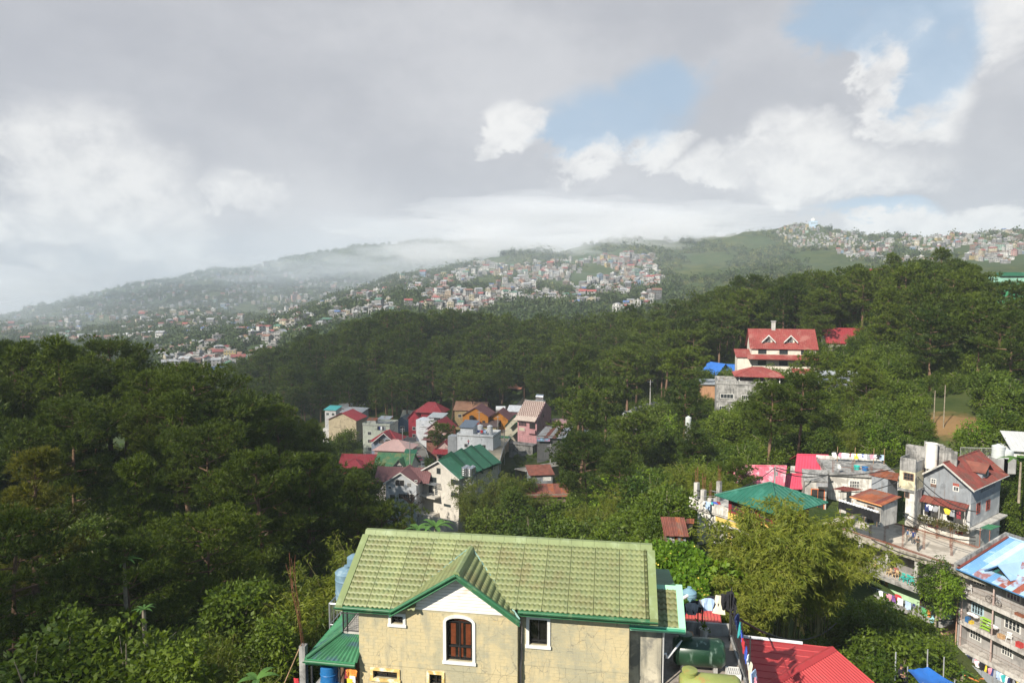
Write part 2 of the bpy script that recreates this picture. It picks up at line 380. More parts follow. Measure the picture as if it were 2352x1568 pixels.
def pine_parts(seed, H, R, bare, limbs, tufts, nb, L, w, shape='round', clump=(.55, 1.15), limb_sub=1.0):
 """trunk, list of limbs and crown of a highland pine; bare = share of the height without branches"""
 rng = np.random.RandomState(seed)
 lean = rng.normal(size=2) * H * .025
 zs = np.linspace(0, 1, 9)
 wob = np.cumsum(rng.normal(size=(9, 2)) * H * .006, 0); wob[0] = 0
 tp = [(lean[0]*z + wob[i, 0], lean[1]*z + wob[i, 1], H * .96 * z - (.8 if i == 0 else 0)) for i, z in enumerate(zs)]
 r0 = .019 * H + .04
 trunk = MB().tube(tp, [r0 * (1 - .82 * z) for z in zs], 7)
 limb_mb, cs, rs = [], [], []
 for i in range(limbs):
  q = (i + rng.rand() * .8) / limbs
  h = bare + (1 - bare) * q
  if shape == 'round': prof = math.sin(math.pi * (.16 + .80 * q)) ** .6
  elif shape == 'cone': prof = (1.02 - q) ** .7
  else: prof = .55 + .45 * math.sin(math.pi * min(1, q * 1.05))
  l = R * prof * (.72 + .5 * rng.rand())
  a = i * 2.399 + rng.normal() * .4
  base = np.array([np.interp(h * .96, zs * .96, [p[k] for p in tp]) for k in range(3)]); base[2] = h * H * .96
  rise = l * (.12 + .5 * q + rng.normal() * .1)
  dirv = np.array([math.cos(a), math.sin(a), 0])
  mid = base + dirv * l * .55 + np.array([0, 0, rise * .25]); end = base + dirv * l + np.array([0, 0, rise])
  limb_mb.append(([base, mid, end], [.035 + .018 * l, .03 + .008 * l, .02]))
  nc = max(2, int(round(l / (clump[1] * .62) * limb_sub)))
  for k in range(nc):
   f = .38 + .62 * (k + .5) / nc
   p = (mid * (1 - (f - .55) / .45) + end * ((f - .55) / .45)) if f > .55 else base + (mid - base) * f / .55
   side = np.array([-dirv[1], dirv[0], 0]) * rng.normal() * l * .24 * f
   cs.append(p + side + np.array([0, 0, .15 + rng.rand() * .3])); rs.append(clump[0] + (clump[1] - clump[0]) * rng.rand())
 for k in range(3):
  cs.append(np.array(tp[-1]) + rng.normal(size=3) * .35); rs.append(clump[1] * .8)
 P, D = dome_points(np.array(cs), np.array(rs), tufts, rng, .48)
 V, F = blades(P, D + np.array([0, 0, .45]), nb, L, w, .6, rng)
 return trunk, limb_mb, V, F
def make_pine_kind(seed, H, R, bare, limbs, tufts, nb, L, w, shape, leafm=None, single_limbs=0, **kw):
 trunk, lm, V, F = pine_parts(seed, H, R, bare, limbs, tufts, nb, L, w, shape, **kw)
 parts = [('trunk', trunk.mesh('pine_trunk', BARK)), ('crown', np_mesh('pine_crown', V, F, leafm or PINE))]
 if single_limbs:
  for pts, r in lm[:single_limbs]: parts.append(('limb', MB().tube(pts, r, 5).mesh('pine_limb', BARK)))
  lm = lm[single_limbs:]
 b = MB()
 for pts, r in lm: b.tube(pts, r, 3, cap=False)
 parts.append(('branches', b.mesh('pine_branches', BARK)))
 return parts, H
def place(name, parts, loc, rotz, sc, label, cat, group):
 t = thing(name, label, cat, loc, rotz, group); t.scale = (sc, sc, sc)
 for nm, me in parts: link(nm, me, t)
 return t
# near pines, 60 - 130 m away: every needle tuft is there
PN = [make_pine_kind(11, 20, 4.6, .28, 27, 30, 9, .50, .095, 'cone', single_limbs=6, clump=(.75, 1.35)),
      make_pine_kind(12, 19, 5.2, .42, 24, 30, 9, .50, .095, 'round', single_limbs=6, clump=(.8, 1.4)),
      make_pine_kind(13, 21, 5.0, .36, 26, 30, 9, .50, .095, 'round', single_limbs=6, clump=(.8, 1.4)),
      make_pine_kind(14, 18, 5.6, .48, 22, 30, 9, .50, .095, 'flat', single_limbs=6, clump=(.8, 1.5)),
      make_pine_kind(15, 20, 4.8, .25, 28, 30, 9, .50, .095, 'cone', PINE_Y, single_limbs=6, clump=(.75, 1.35))]
PN.append(make_pine_kind(16, 20, 4.4, .60, 20, 30, 9, .50, .095, 'flat', single_limbs=8, clump=(.8, 1.4)))
# pines 130 - 250 m away
PM = [make_pine_kind(21, 18, 4.8, .40, 20, 15, 7, .72, .19, 'round', clump=(.9, 1.6)),
      make_pine_kind(22, 19, 5.4, .48, 18, 15, 7, .72, .19, 'flat', clump=(.9, 1.7)),
      make_pine_kind(23, 20, 4.6, .36, 21, 15, 7, .72, .19, 'cone', clump=(.9, 1.6)),
      make_pine_kind(24, 17, 5.0, .55, 16, 15, 7, .72, .19, 'flat', clump=(.9, 1.7))]
# pines of the far slope
PF = [make_pine_kind(31, 18, 4.6, .35, 15, 9, 5, .95, .36, 'round', clump=(1.1, 1.9)),
      make_pine_kind(32, 19, 5.0, .42, 14, 9, 5, .95, .36, 'flat', clump=(1.1, 1.9)),
      make_pine_kind(33, 17, 4.3, .30, 16, 9, 5, .95, .36, 'cone', clump=(1.1, 1.9))]
def broad_parts(seed, H, R, clumps, tufts, L, w, leafm, tall=.55, bark=BARK2, droop=.25, nl=3, cl=(.7, 1.3)):
 rng = np.random.RandomState(seed)
 b = MB(); tp = [(0, 0, -.6), (rng.normal()*.2, rng.normal()*.2, H*.3), (rng.normal()*.4, rng.normal()*.4, H*.6), (rng.normal()*.5, rng.normal()*.5, H*.92)]
 b.tube(tp, [.022*H + .05, .017*H + .04, .010*H + .03, .02], 6)
 cs, rs = [], []; lb = MB()
 for i in range(clumps):
  d = unit(rng.normal(size=3)); rr = rng.rand() ** .4
  p = np.array([d[0]*R*rr, d[1]*R*rr, H*(1 - tall*.5) + d[2]*H*tall*.5*rr])
  p[0:2] *= .75 + .35 * math.sin(math.pi * min(.98, max(.05, p[2] / H)))
  cs.append(p); rs.append(cl[0] + (cl[1]-cl[0]) * rng.rand())
  if i % 3 == 0:
   z0 = H * (.25 + .45 * rng.rand()); q = np.array([np.interp(z0, [t[2] for t in tp], [t[k] for t in tp]) for k in range(3)])
   lb.tube([q, (q + p) * .5 + np.array([0, 0, .2]), p], [.012*H, .007*H, .012], 4, cap=False)
 P, D = dome_points(np.array(cs), np.array(rs), tufts, rng, .85, True)
 V, F = leaves4(P, D, nl, L, w, .8, rng, droop)
 return [('trunk', b.mesh('tree_trunk', bark)), ('branches', lb.mesh('tree_branches', bark)), ('crown', np_mesh('tree_crown', V, F, leafm))], H
BT = [broad_parts(41, 11, 3.4, 46, 34, .42, .24, LEAF), broad_parts(42, 9, 3.2, 40, 34, .40, .24, LEAF, .7),
      broad_parts(43, 12, 3.0, 44, 34, .42, .22, LEAF, .65), broad_parts(44, 7, 2.8, 34, 34, .38, .24, LEAF_B, .8)]
SH = [broad_parts(51, 3.2, 2.0, 20, 22, .34, .20, LEAF, .95, cl=(.5, .9)), broad_parts(52, 2.4, 2.2, 18, 22, .34, .22, LEAF_B, 1.0, cl=(.5, .9)),
      broad_parts(53, 4.2, 1.9, 22, 22, .36, .20, LEAF, .9, cl=(.5, .9))]
def bamboo_parts(seed, H, R, culms, leafm, per=46, nl=3, L=.42, w=.075, arch=.35):
 """a clump of arching bamboo culms with drooping sprays of narrow leaves"""
 rng = np.random.RandomState(seed); b = MB(); Ps, Ds = [], []
 for i in range(culms):
  a = rng.rand() * 6.283; r0 = rng.rand() ** .5 * R * .22; h = H * (.62 + .38 * rng.rand()); out = R * (.25 + .8 * rng.rand())
  base = np.array([math.cos(a)*r0, math.sin(a)*r0, -.4]); dirv = np.array([math.cos(a + rng.normal()*.5), math.sin(a + rng.normal()*.5), 0])
  pts = []
  for q in np.linspace(0, 1, 7):
   pts.append(base + dirv * out * (q ** 2.1) + np.array([0, 0, h * (q - arch * .5 * q ** 5)]))
  b.tube(pts, [.05, .05, .045, .04, .03, .02, .01], 4, cap=False)
  pts = np.array(pts)
  q = .30 + .70 * rng.rand(per) ** .8; j = np.clip((q * 6).astype(int), 0, 5); f = (q * 6 - j)[:, None]
  p = pts[j] * (1 - f) + pts[j + 1] * f
  sd = unit(rng.normal(size=(per, 3)) * np.array([1, 1, .25])); reach = (.15 + .6 * rng.rand(per, 1))
  p = p + sd * reach; p[:, 2] -= .25 * reach[:, 0]
  Ps.append(p); Ds.append(sd)
 P = np.concatenate(Ps); D = np.concatenate(Ds)
 P = np.repeat(P, 4, 0) + rng.normal(size=(len(P) * 4, 3)) * np.array([.24, .24, .2]); D = np.repeat(D, 4, 0)
 V, F = blades(P, D * .8, nl, L, w, .6, rng, .55)
 return [('culms', b.mesh('bamboo_culms', CULM)), ('foliage', np_mesh('bamboo_foliage', V, F, leafm))], H
BB = [bamboo_parts(61, 12, 3.4, 26, BAMBOO), bamboo_parts(62, 10, 3.0, 24, BAMBOO), bamboo_parts(63, 13, 2.4, 22, BAMBOO, arch=.2)]
# ------------------------------------------------------------------ the pines of the valley
def tree_at(u, v_top, Y, H):
 """a tree of height H whose tip shows at (u, v_top), standing Y away: base point"""
 p = W(u, v_top, Y); return Vector((p.x, p.y, p.z - H))
R1 = random.Random(5)
# near pines picked out by eye: (picture column and row of the tip, distance, kind, height scale, words)
NEAR = [(330, 1052, 62, 0, .92, 'tall layered pine in front of the dark left slope, boughs in clear tiers'),
  (70, 1030, 56, 4, 1.0, 'yellowing broad pine at the left edge of the slope'),
  (600, 1042, 68, 1, .92, 'dense pine between the tiered pine and the small valley houses'),
  (700, 1050, 74, 2, .85, 'rounded pine leaning over the brown-roofed valley houses'),
  (830, 1085, 92, 0, .62, 'dark young pine in front of the green dormer roof'),
  (180, 845, 104, 2, 1.0, 'broad pine below the flat-topped skyline pine'),
  (330, 860, 92, 1, 1.0, 'big rounded pine crown in the middle of the left slope'),
  (450, 850, 100, 3, 1.0, 'wide pine with layered crown right of the big rounded pine'),
  (245, 788, 118, 3, 1.05, 'flat-topped pine tallest on the left skyline'),
  (40, 792, 108, 1, 1.05, 'dark pine on the skyline at the far left edge'),
  (125, 800, 128, 2, .9, 'slim pine just left of the flat-topped skyline pine'),
  (-40, 870, 92, 2, 1.0, 'pine cut by the left edge below the skyline pine'),
  (560, 925, 104, 1, 1.0, 'pine with a domed crown above the dense pine'),
  (640, 935, 112, 2, .95, 'pine to the right of the domed pine, above the tan house'),
  (720, 970, 122, 0, .95, 'last pine of the left slope, next to the tan-walled house'),
  (400, 905, 88, 2, .95, 'pine behind the tiered pine, level with its tip'),
  (160, 930, 78, 1, 1.0, 'pine right behind the yellowing pine'),
  (480, 985, 78, 3, .95, 'shaded pine in the gap between the tiered and the dense pine'),
  (780, 1090, 104, 1, .8, 'low pine in front of the red side roof'),
  (870, 1160, 92, 3, .7, 'spreading low pine under the grey gabled house'),
  (20, 1180, 44, 2, .8, 'thin pine low at the left edge under the yellowing pine'),
  (480, 1190, 55, 3, .75, 'low spreading pine at the foot of the tiered pine'),
  (300, 1240, 48, 1, .7, 'short pine with lit lower boughs below the tiered pine'),
  # right hillside
  (2250, 690, 128, 3, 1.05, 'huge spreading pine on the right hillside with a thick bare trunk'),
  (2150, 715, 132, 1, 1.0, 'wide pine left of the huge spreading pine'),
  (2330, 720, 120, 2, 1.0, 'dark-backed pine at the right edge beside the huge spreading pine'),
  (1960, 826, 125, 3, .85, 'umbrella pine in front of the plain red roof'),
  (1880, 815, 135, 1, .85, 'open pine against the big red-roofed house'),
  (1765, 885, 104, 5, .95, 'tall bare-trunked pine before the concrete house'),
  (1835, 862, 108, 5, .95, 'straight-trunked pine right of the bare-trunked pine'),
  (1990, 850, 120, 2, .8, 'pine below the umbrella pine with a short crown'),
  (1565, 805, 168, 3, 1.0, 'pine with a forked pale trunk beside the blue-roofed house'),
  (1570, 880, 140, 1, .75, 'round pine under the forked-trunk pine'),
  (1440, 808, 185, 1, 1.0, 'broad pine at the bend of the hillside road'),
  (1330, 820, 190, 2, 1.0, 'pine behind the pink house, full crown'),
  (1395, 870, 165, 3, .85, 'flat pine above the parked cars on the dirt lot'),
  (1330, 905, 150, 1, .95, 'pine with bare lower trunk right of the pink house'),
  (1450, 950, 130, 3, .8, 'low pine over the metal sheds'),
  (1350, 1000, 118, 1, .85, 'dense pine below the metal sheds'),
  (1420, 1040, 105, 2, .8, 'bright pine in the middle of the bamboo slope'),
  (1600, 985, 112, 5, .75, 'leaning pine with pale crooked trunk above the bamboo'),
  (1690, 1060, 84, 1, .5, 'small pine drooping over the faded pink roof'),
  (1085, 862, 262, 3, .9, 'pine with flat layered crown behind the orange house'),
  (1150, 850, 270, 1, .9, 'pine left of the path behind the orange house'),
  (1010, 975, 222, 3, .5, 'small flat pine among the red roofs of the street')]
pine_n = 0
for (u, vt, Y, k, s, lab) in NEAR:
 kinds = PN if Y < 125 else PM
 parts, H = kinds[k % len(kinds)]
 b = tree_at(u, vt, Y, H * s)
 g = gz(b.x, b.y)
 if b.z > g: s *= (b.z - g + H * s) / (H * s); b.z = g      # never hovering: grow down to the ground
 place('pine_tree', parts, b, R1.random() * 6.28, s, lab, 'pine tree', 'pines standing apart'); pine_n += 1
# the closed pine wood: scattered by eye spacing over the slopes
def inside(u, v, poly):
 r = False; n = len(poly)
 for i in range(n):
  (x1, y1), (x2, y2) = poly[i], poly[(i + 1) % n]
  if (y1 > v) != (y2 > v) and u < (x2 - x1) * (v - y1) / (y2 - y1) + x1: r = not r
 return r
def joined(name, parts):
 Vs, Fs, mats = [], [], []; me = bpy.data.meshes.new(name); v, f, mi = [], [], []
 for nm, m in parts:
  b = len(v); co = np.empty(len(m.vertices) * 3, np.float32); m.vertices.foreach_get('co', co); v.extend(co.reshape(-1, 3).tolist())
  for p in m.polygons:
   f.append([b + i for i in p.vertices]); mi.append(len(mats) + p.material_index)
  mats += list(m.materials)
 me.from_pydata(v, [], f)
 for m in mats: me.materials.append(m)
 me.polygons.foreach_set('material_index', mi); me.update(); return me
def scatter(name, label, pts, rots, scs, sources, cat, pick=None):
 """one object: sources standing at many points (geometry nodes); for growth nobody could count"""
 col = bpy.data.collections.new(name + '_kinds')
 for i, me in enumerate(sources):
  col.objects.link(bpy.data.objects.new('%s_kind' % name, me))
 me = bpy.data.meshes.new(name); me.vertices.add(len(pts)); me.vertices.foreach_set('co', np.asarray(pts, np.float32).ravel())
 for an, ty, da in (('spin', 'FLOAT', rots), ('size', 'FLOAT', scs), ('pick', 'INT', pick if pick is not None else np.random.RandomState(3).randint(0, len(sources), len(pts)))):
  a = me.attributes.new(an, ty, 'POINT'); a.data.foreach_set('value', np.asarray(da, np.int32 if ty == 'INT' else np.float32))
 o = link(name, me, kind='stuff', label=label)
 ng = bpy.data.node_groups.new(name + '_nodes', 'GeometryNodeTree')
 ng.interface.new_socket('Geometry', in_out='INPUT', socket_type='NodeSocketGeometry'); ng.interface.new_socket('Geometry', in_out='OUTPUT', socket_type='NodeSocketGeometry')
 n = ng.nodes; l = ng.links
 gi = n.new('NodeGroupInput'); go = n.new('NodeGroupOutput'); ip = n.new('GeometryNodeInstanceOnPoints'); ci = n.new('GeometryNodeCollectionInfo')
 ci.inputs['Collection'].default_value = col; ci.inputs['Separate Children'].default_value = True; ci.inputs['Reset Children'].default_value = True
 def attr(nm, ty):
  a = n.new('GeometryNodeInputNamedAttribute'); a.data_type = ty; a.inputs['Name'].default_value = nm; return [s for s in a.outputs if s.enabled][0]
 cx = n.new('ShaderNodeCombineXYZ'); l.new(attr('spin', 'FLOAT'), cx.inputs[2])
 l.new(gi.outputs[0], ip.inputs['Points']); l.new(ci.outputs[0], ip.inputs['Instance'])
 ip.inputs['Pick Instance'].default_value = True; l.new(attr('pick', 'INT'), ip.inputs['Instance Index'])
 l.new(cx.outputs[0], ip.inputs['Rotation']); l.new(attr('size', 'FLOAT'), ip.inputs['Scale']); l.new(ip.outputs[0], go.inputs[0])
 md = o.modifiers.new('spread', 'NODES'); md.node_group = ng
 return o
def u_of(x, y): return 1176 + FD * x / y * CP     # bearing as a picture column (near enough)
# ---- the closed pine wood
WOOD = {505: (325, 420), 560: (305, 440), 700: (292, 435), 900: (275, 430), 1100: (268, 425), 1200: (262, 415), 1300: (235, 405), 1400: (212, 385), 1550: (205, 345),
  1700: (200, 305), 1850: (190, 285), 1960: (165, 260), 2060: (150, 250), 2200: (140, 240), 2250: (138, 165), 2352: (136, 158), 2750: (130, 160)}
LEFTW = {-500: (66, 150), 0: (78, 150), 300: (80, 150), 480: (84, 160), 640: (98, 168), 760: (112, 160), 800: (118, 128)}
wr = np.random.RandomState(8); pts = []
def grow(table, step_):
 ks = sorted(table)
 for y in np.arange(60, 450, step_):
  for x in np.arange(-340, 340, step_):
   xx, yy = x + wr.uniform(-.42, .42) * step_, y + wr.uniform(-.42, .42) * step_
   u = u_of(xx, yy)
   if u < ks[0] or u > ks[-1]: continue
   a = np.interp(u, ks, [table[k][0] for k in ks]); b = np.interp(u, ks, [table[k][1] for k in ks])
   if a <= yy <= b: pts.append((xx, yy))
grow(WOOD, 7.3); grow(LEFTW, 7.8)
near_xy = np.array([(o.location.x, o.location.y) for o in C.objects if o.name.startswith('pine_tree')])
GRID = {}
keep = []
for x, y in pts:
 if np.min(np.hypot(near_xy[:, 0] - x, near_xy[:, 1] - y)) < 3.6: continue
 if abs(x - 29) < 9 and abs(y - 195) < 16: continue            # clearing of the bend in the road
 if abs(x - y * (1178 - 1176) / FD - 3) < 5 and 235 < y < 285: continue  # path up behind the orange house
 if 1885 < u_of(x, y) < 2000 and 140 < y < 190: continue        # before the plain red roof
 keep.append((x, y))
pts = np.array(keep); order = np.argsort(pts[:, 1]); pts = pts[order]
gzs = ground_z(pts[:, 0], pts[:, 1])
inview = (np.abs(u_of(pts[:, 0], pts[:, 1]) - 1176) < 1215)
single = np.where(inview)[0][:256]
rest = np.setdiff1d(np.arange(len(pts)), single)
ORD = 'first second third fourth fifth sixth seventh eighth ninth tenth eleventh twelfth thirteenth fourteenth fifteenth sixteenth seventeenth eighteenth nineteenth twentieth'.split()
def ordw(n): return ORD[n] if n < 20 else '%dth' % (n + 1) if (n + 1) % 10 > 3 or 10 < (n + 1) % 100 < 14 else '%d%s' % (n + 1, {1: 'st', 2: 'nd', 3: 'rd', 0: 'th'}[(n + 1) % 10])
REG = {0: ('on the shaded left slope', 'pines of the left slope'), 1: ('behind the valley houses', 'pines of the wood behind the valley houses'), 2: ('on the right-hand ridge', 'pines of the right ridge')}
regs = {0: [], 1: [], 2: []}
for i in single: u = u_of(*pts[i]); regs[0 if u < 900 else 1 if u < 1500 else 2].append(i)
CRW = ['round-crowned', 'flat-topped', 'full-crowned', 'thin flat-topped']
for rg, ids in regs.items():
 for row in range(0, len(ids), 14):
  for n_, i in enumerate(sorted(ids[row:row + 14], key=lambda q: u_of(*pts[q]))):
   x, y = pts[i]; k = wr.randint(4)
   place('pine_tree', PM[k][0], (x, y, gzs[i] - .3), wr.rand() * 6.28, wr.uniform(.68, 1.18), '%s pine %s, %s row back, %s from the left' % (CRW[k], REG[rg][0], ordw(row // 14), ordw(n_)), 'pine tree', REG[rg][1])
scatter('pine_wood', 'closed pine wood covering the middle ridge', np.c_[pts[rest], gzs[rest] - .3], wr.rand(len(rest)) * 6.28, wr.uniform(.68, 1.18, len(rest)),
  [joined('pine', p[0]) for p in PF], 'wood')
# ------------------------------------------------------------------ the far hillside towns
WALLC = {'white': (.72, .70, .66), 'grey': (.34, .33, .32), 'pale grey': (.48, .47, .45), 'cream': (.62, .54, .38), 'pink': (.58, .34, .31), 'blue': (.26, .38, .52),
         'yellow': (.62, .48, .20), 'tan': (.44, .34, .24), 'salmon': (.55, .32, .22), 'mint green': (.36, .52, .42), 'dark grey': (.20, .20, .20), 'brown': (.24, .16, .12)}
ROOFC = {'red': (.42, .07, .06), 'dark red': (.26, .055, .05), 'rusty': (.26, .12, .075), 'green': (.06, .20, .13), 'grey metal': (.36, .37, .38), 'blue': (.07, .17, .42), 'brown': (.20, .11, .08), 'concrete': (.40, .38, .35), 'white': (.68, .68, .66)}
WALLC = {k: tuple(x * .62 + .02 for x in c) for k, c in WALLC.items()}; ROOFC = {k: tuple(x * .7 + .03 for x in c) for k, c in ROOFC.items()}
WM = {k: mat('wall_' + k.replace(' ', '_'), c, .9, .16, .35, ((c[0]*.5, c[1]*.5, c[2]*.5), .35, .25)) for k, c in WALLC.items()}
RM = {k: mat('roof_' + k.replace(' ', '_'), c, .6, .16, .5, ((.16, .10, .07), .3, .3)) for k, c in ROOFC.items()}
DARKG = glassmat('dark_window', (.035, .04, .045)); TRIM = mat('white_trim', (.66, .64, .60), .7, .1)
CONC = mat('grey_concrete', (.36, .35, .33), .92, .2, .5, ((.16, .15, .14), .4, .4), ((.14, .13, .12), .4), bump=.3)
def house_parts(rng, w, d, fl, rt, split):
 """a simple hillside house: body on a base sunk in the slope, storeys with slab edges, windows, balcony, roof; returns (kind, MB, slot)"""
 h = 2.8 * fl; out = []
 body = MB().box(-w/2, w/2, -d/2, d/2, -7, h)
 for f in range(1, fl): body.box(-w/2 - .12, w/2 + .12, -d/2 - .12, d/2 + .12, 2.8*f - .1, 2.8*f + .08)
 out.append(('wall', body))
 win = []
 for f in range(fl):
  n = max(2, int(w / 2.6))
  for k in range(n):
   if rng.random() < .12: continue
   x = -w/2 + w * (k + .5) / n; ww = .55 + .35 * rng.random(); z0 = 2.8*f + .85
   win.append(('front', x, ww, z0, 1.25))
  for sgn in (-1, 1):
   for k in range(max(1, int(d / 3.2))):
    y = -d/2 + d * (k + .5) / max(1, int(d / 3.2)); win.append((sgn, y, .5, 2.8*f + .95, 1.1))
 out.append(('window', win))
 if fl > 1 and rng.random() < .6:
  f = rng.randint(1, fl - 1); b = MB(); x0, x1 = -w/2, w/2 - (w * .4 if rng.random() < .5 else 0)
  b.box(x0, x1, -d/2 - 1.2, -d/2 - .002, 2.8*f - .12, 2.8*f + .12); b.box(x0, x1, -d/2 - 1.2, -d/2 - 1.08, 2.8*f + .14, 2.8*f + .95)
  for x in (x0 + .15, x1 - .15): b.box(x - .12, x + .12, -d/2 - 1.15, -d/2 - .92, -6, 2.8*f - .14)
  out.append(('balcony', b))
 r = MB()
 if rt == 'flat':
  r.box(-w/2 - .25, w/2 + .25, -d/2 - .25, d/2 + .25, h + .002, h + .22)
  p = .8
  r.box(-w/2 - .2, w/2 + .2, -d/2 - .2, -d/2 - .02, h + .222, h + p); r.box(-w/2 - .2, w/2 + .2, d/2 + .02, d/2 + .2, h + .222, h + p)
  r.box(-w/2 - .2, -w/2 - .02, -d/2, d/2, h + .222, h + p); r.box(w/2 + .02, w/2 + .2, -d/2, d/2, h + .222, h + p)
  if rng.random() < .7:
   x = rng.uniform(-w/4, w/4); r.box(x - 1.3, x + 1.3, -.2, d/2 - .3, h + .223, h + 2.4)
  else:
   for k in range(4): r.box(-w/2 + .3 + k * (w - .9) / 3, -w/2 + .6 + k * (w - .9) / 3, -d/2 + .3, -d/2 + .6, h + .223, h + 2.0)
 elif rt == 'gable':
  o, rh = .55, w * .23
  g = MB(); body.prism([(-w/2, -d/2, h), (w/2, -d/2, h), (0, -d/2, h + rh)], (0, d, 0))
  r.slab((-w/2 - o, -d/2 - o, h - rh*o*2/w), (0, -d/2 - o, h + rh + .05), (0, d/2 + o, h + rh + .05), (-w/2 - o, d/2 + o, h - rh*o*2/w), .12)
  r.slab((0, -d/2 - o, h + rh + .05), (w/2 + o, -d/2 - o, h - rh*o*2/w), (w/2 + o, d/2 + o, h - rh*o*2/w), (0, d/2 + o, h + rh + .05), .12)
 elif rt == 'side':
  o, rh = .55, d * .25
  body.prism([(-w/2, -d/2, h), (-w/2, 0, h + rh), (-w/2, d/2, h)], (w, 0, 0))
  r.slab((-w/2 - o, -d/2 - o, h - rh*o*2/d), (w/2 + o, -d/2 - o, h - rh*o*2/d), (w/2 + o, 0, h + rh + .05), (-w/2 - o, 0, h + rh + .05), .12)
  r.slab((-w/2 - o, 0, h + rh + .05), (w/2 + o, 0, h + rh + .05), (w/2 + o, d/2 + o, h - rh*o*2/d), (-w/2 - o, d/2 + o, h - rh*o*2/d), .12)
 elif rt == 'hip':
  o, rh = .6, d * .24; a = max(.1, (w - d) / 2)
  P = [(-w/2-o, -d/2-o, h), (w/2+o, -d/2-o, h), (w/2+o, d/2+o, h), (-w/2-o, d/2+o, h), (-a, 0, h + rh), (a, 0, h + rh)]
  r.add(P, [(0,1,5,4), (1,2,5), (2,3,4,5), (3,0,4), (3,2,1,0)])
 else:                                    # lean-to sheet roof
  r.slab((-w/2 - .4, -d/2 - .5, h + .1), (w/2 + .4, -d/2 - .5, h + .1), (w/2 + .4, d/2 + .3, h + 1.3), (-w/2 - .4, d/2 + .3, h + 1.3), .1)
  body.prism([(-w/2, -d/2, h), (-w/2, d/2, h + 1.1), (-w/2, d/2, h)], (w, 0, 0))
 out.append(('roof', r))
 return out
def window_meshes(win, w, d):
 """window boxes: frame ring proud of the wall, dark pane set back in it"""
 fr, pn = MB(), MB()
 for side, c, hw, z0, hh in win:
  if side == 'front':
   fr.box(c-hw-.08, c+hw+.08, -d/2 - .07, -d/2 - .002, z0 - .08, z0); fr.box(c-hw-.08, c+hw+.08, -d/2 - .07, -d/2 - .002, z0 + hh, z0 + hh + .08)
   pn.box(c-hw, c+hw, -d/2 - .03, -d/2 - .002, z0 + .001, z0 + hh - .001)
  else:
   x0, x1 = (w/2 + .002, w/2 + .03) if side > 0 else (-w/2 - .03, -w/2 - .002)
   pn.box(x0, x1, c-hw, c+hw, z0, z0 + hh)
 return fr, pn
rt_kinds = ['flat', 'gable', 'side', 'hip', 'shed']
rr = random.Random(12)
TPL = {}
for rt in rt_kinds:
 for fl in (1, 2, 3, 4):
  if fl == 4 and rt in ('shed', 'gable'): continue
  for w, d in ((7.5, 6.5), (10.5, 7.5)):
   pr = house_parts(rr, w, d, fl, rt, False)
   wl = [p for n, p in pr if n == 'wall'][0]; rf = [p for n, p in pr if n == 'roof'][0]
   bal = [p for n, p in pr if n == 'balcony']; win = [p for n, p in pr if n == 'window'][0]
   fr, pn = window_meshes(win, w, d)
   J = MB()
   for mi, src in ((0, wl), (1, rf), (2, pn), (3, fr)) + (((0, bal[0]),) if bal else ()):
    J.add(src.v, src.f, mi)
   me = J.mesh('far_house', [WM['grey'], RM['red'], DARKG, TRIM])
   prt = [('wall', wl.mesh('wall', WM['grey'])), ('roof', rf.mesh('roof', RM['red']))]
   if bal: prt.append(('balcony', bal[0].mesh('balcony', CONC)))
   wins = [(s, c, hw, z0, hh) for (s, c, hw, z0, hh) in win]
   TPL[(rt, fl, w)] = (me, prt, wins, w, d)
def unit_window(hw, hh):
 key = ('uw', round(hw, 1), hh)
 if key not in TPL:
  hw = round(hw, 1)
  fr = MB()
  fr.box(-hw-.09, hw+.09, -.08, -.002, -.09, 0).box(-hw-.09, hw+.09, -.08, -.002, hh, hh+.09).box(-hw-.09, -hw, -.08, -.002, .001, hh-.001).box(hw, hw+.09, -.08, -.002, .001, hh-.001)
  fr.box(-.03, .03, -.06, -.041, .001, hh-.001)
  pn = MB().box(-hw+.001, hw-.001, -.04, -.002, .001, hh-.001)
  TPL[key] = (fr.mesh('window', TRIM), pn.mesh('pane', DARKG))
 return TPL[key]
def set_slot(o, i, m):
 o.material_slots[i].link = 'OBJECT'; o.material_slots[i].material = m
WK, RK = list(WALLC), list(ROOFC)
WWEI = [18, 22, 24, 10, 3, 2, 2, 6, 3, 2, 10, 4]
town_spots = []
def town(poly, n, ymin, ymax, sep, seed, name, big=1.0):
 r = np.random.RandomState(seed); us = [p[0] for p in poly]; vs = [p[1] for p in poly]; got = []
 for _ in range(n * 14):
  if len(got) >= n: break
  u, v = r.uniform(min(us), max(us)), r.uniform(min(vs), max(vs))
  if not inside(u, v, poly): continue
  if fbm(np.array([u]), np.array([v*2.2]), 160, 21, 3)[0] < -.5: continue
  if any(abs(u - a) < sep and abs(v - b) < sep * .62 for a, b in got): continue
  got.append((u, v))
 x, y, z = hit([g[0] for g in got], [g[1] for g in got], ymin, ymax)
 for (u, v), a, b, c in zip(got, x, y, z):
  if not np.isnan(b) and b > ymin * 1.01: town_spots.append((b, a, c, u, v, name, big))
town([(360,800),(380,850),(440,885),(600,885),(625,830),(640,780),(600,745),(570,745),(480,785)], 130, 420, 900, 12.5, 1, 'in the left hollow')
town([(575,745),(700,722),(760,692),(850,640),(960,628),(1000,640),(1000,712),(860,722),(740,760),(620,790)], 210, 480, 1500, 10.5, 2, 'on the near spur')
town([(1000,640),(1100,605),(1190,612),(1300,600),(1360,596),(1480,590),(1520,640),(1510,690),(1440,722),(1300,700),(1150,690),(1080,735),(1000,712)], 450, 480, 1700, 8.2, 3, 'on the open slope')
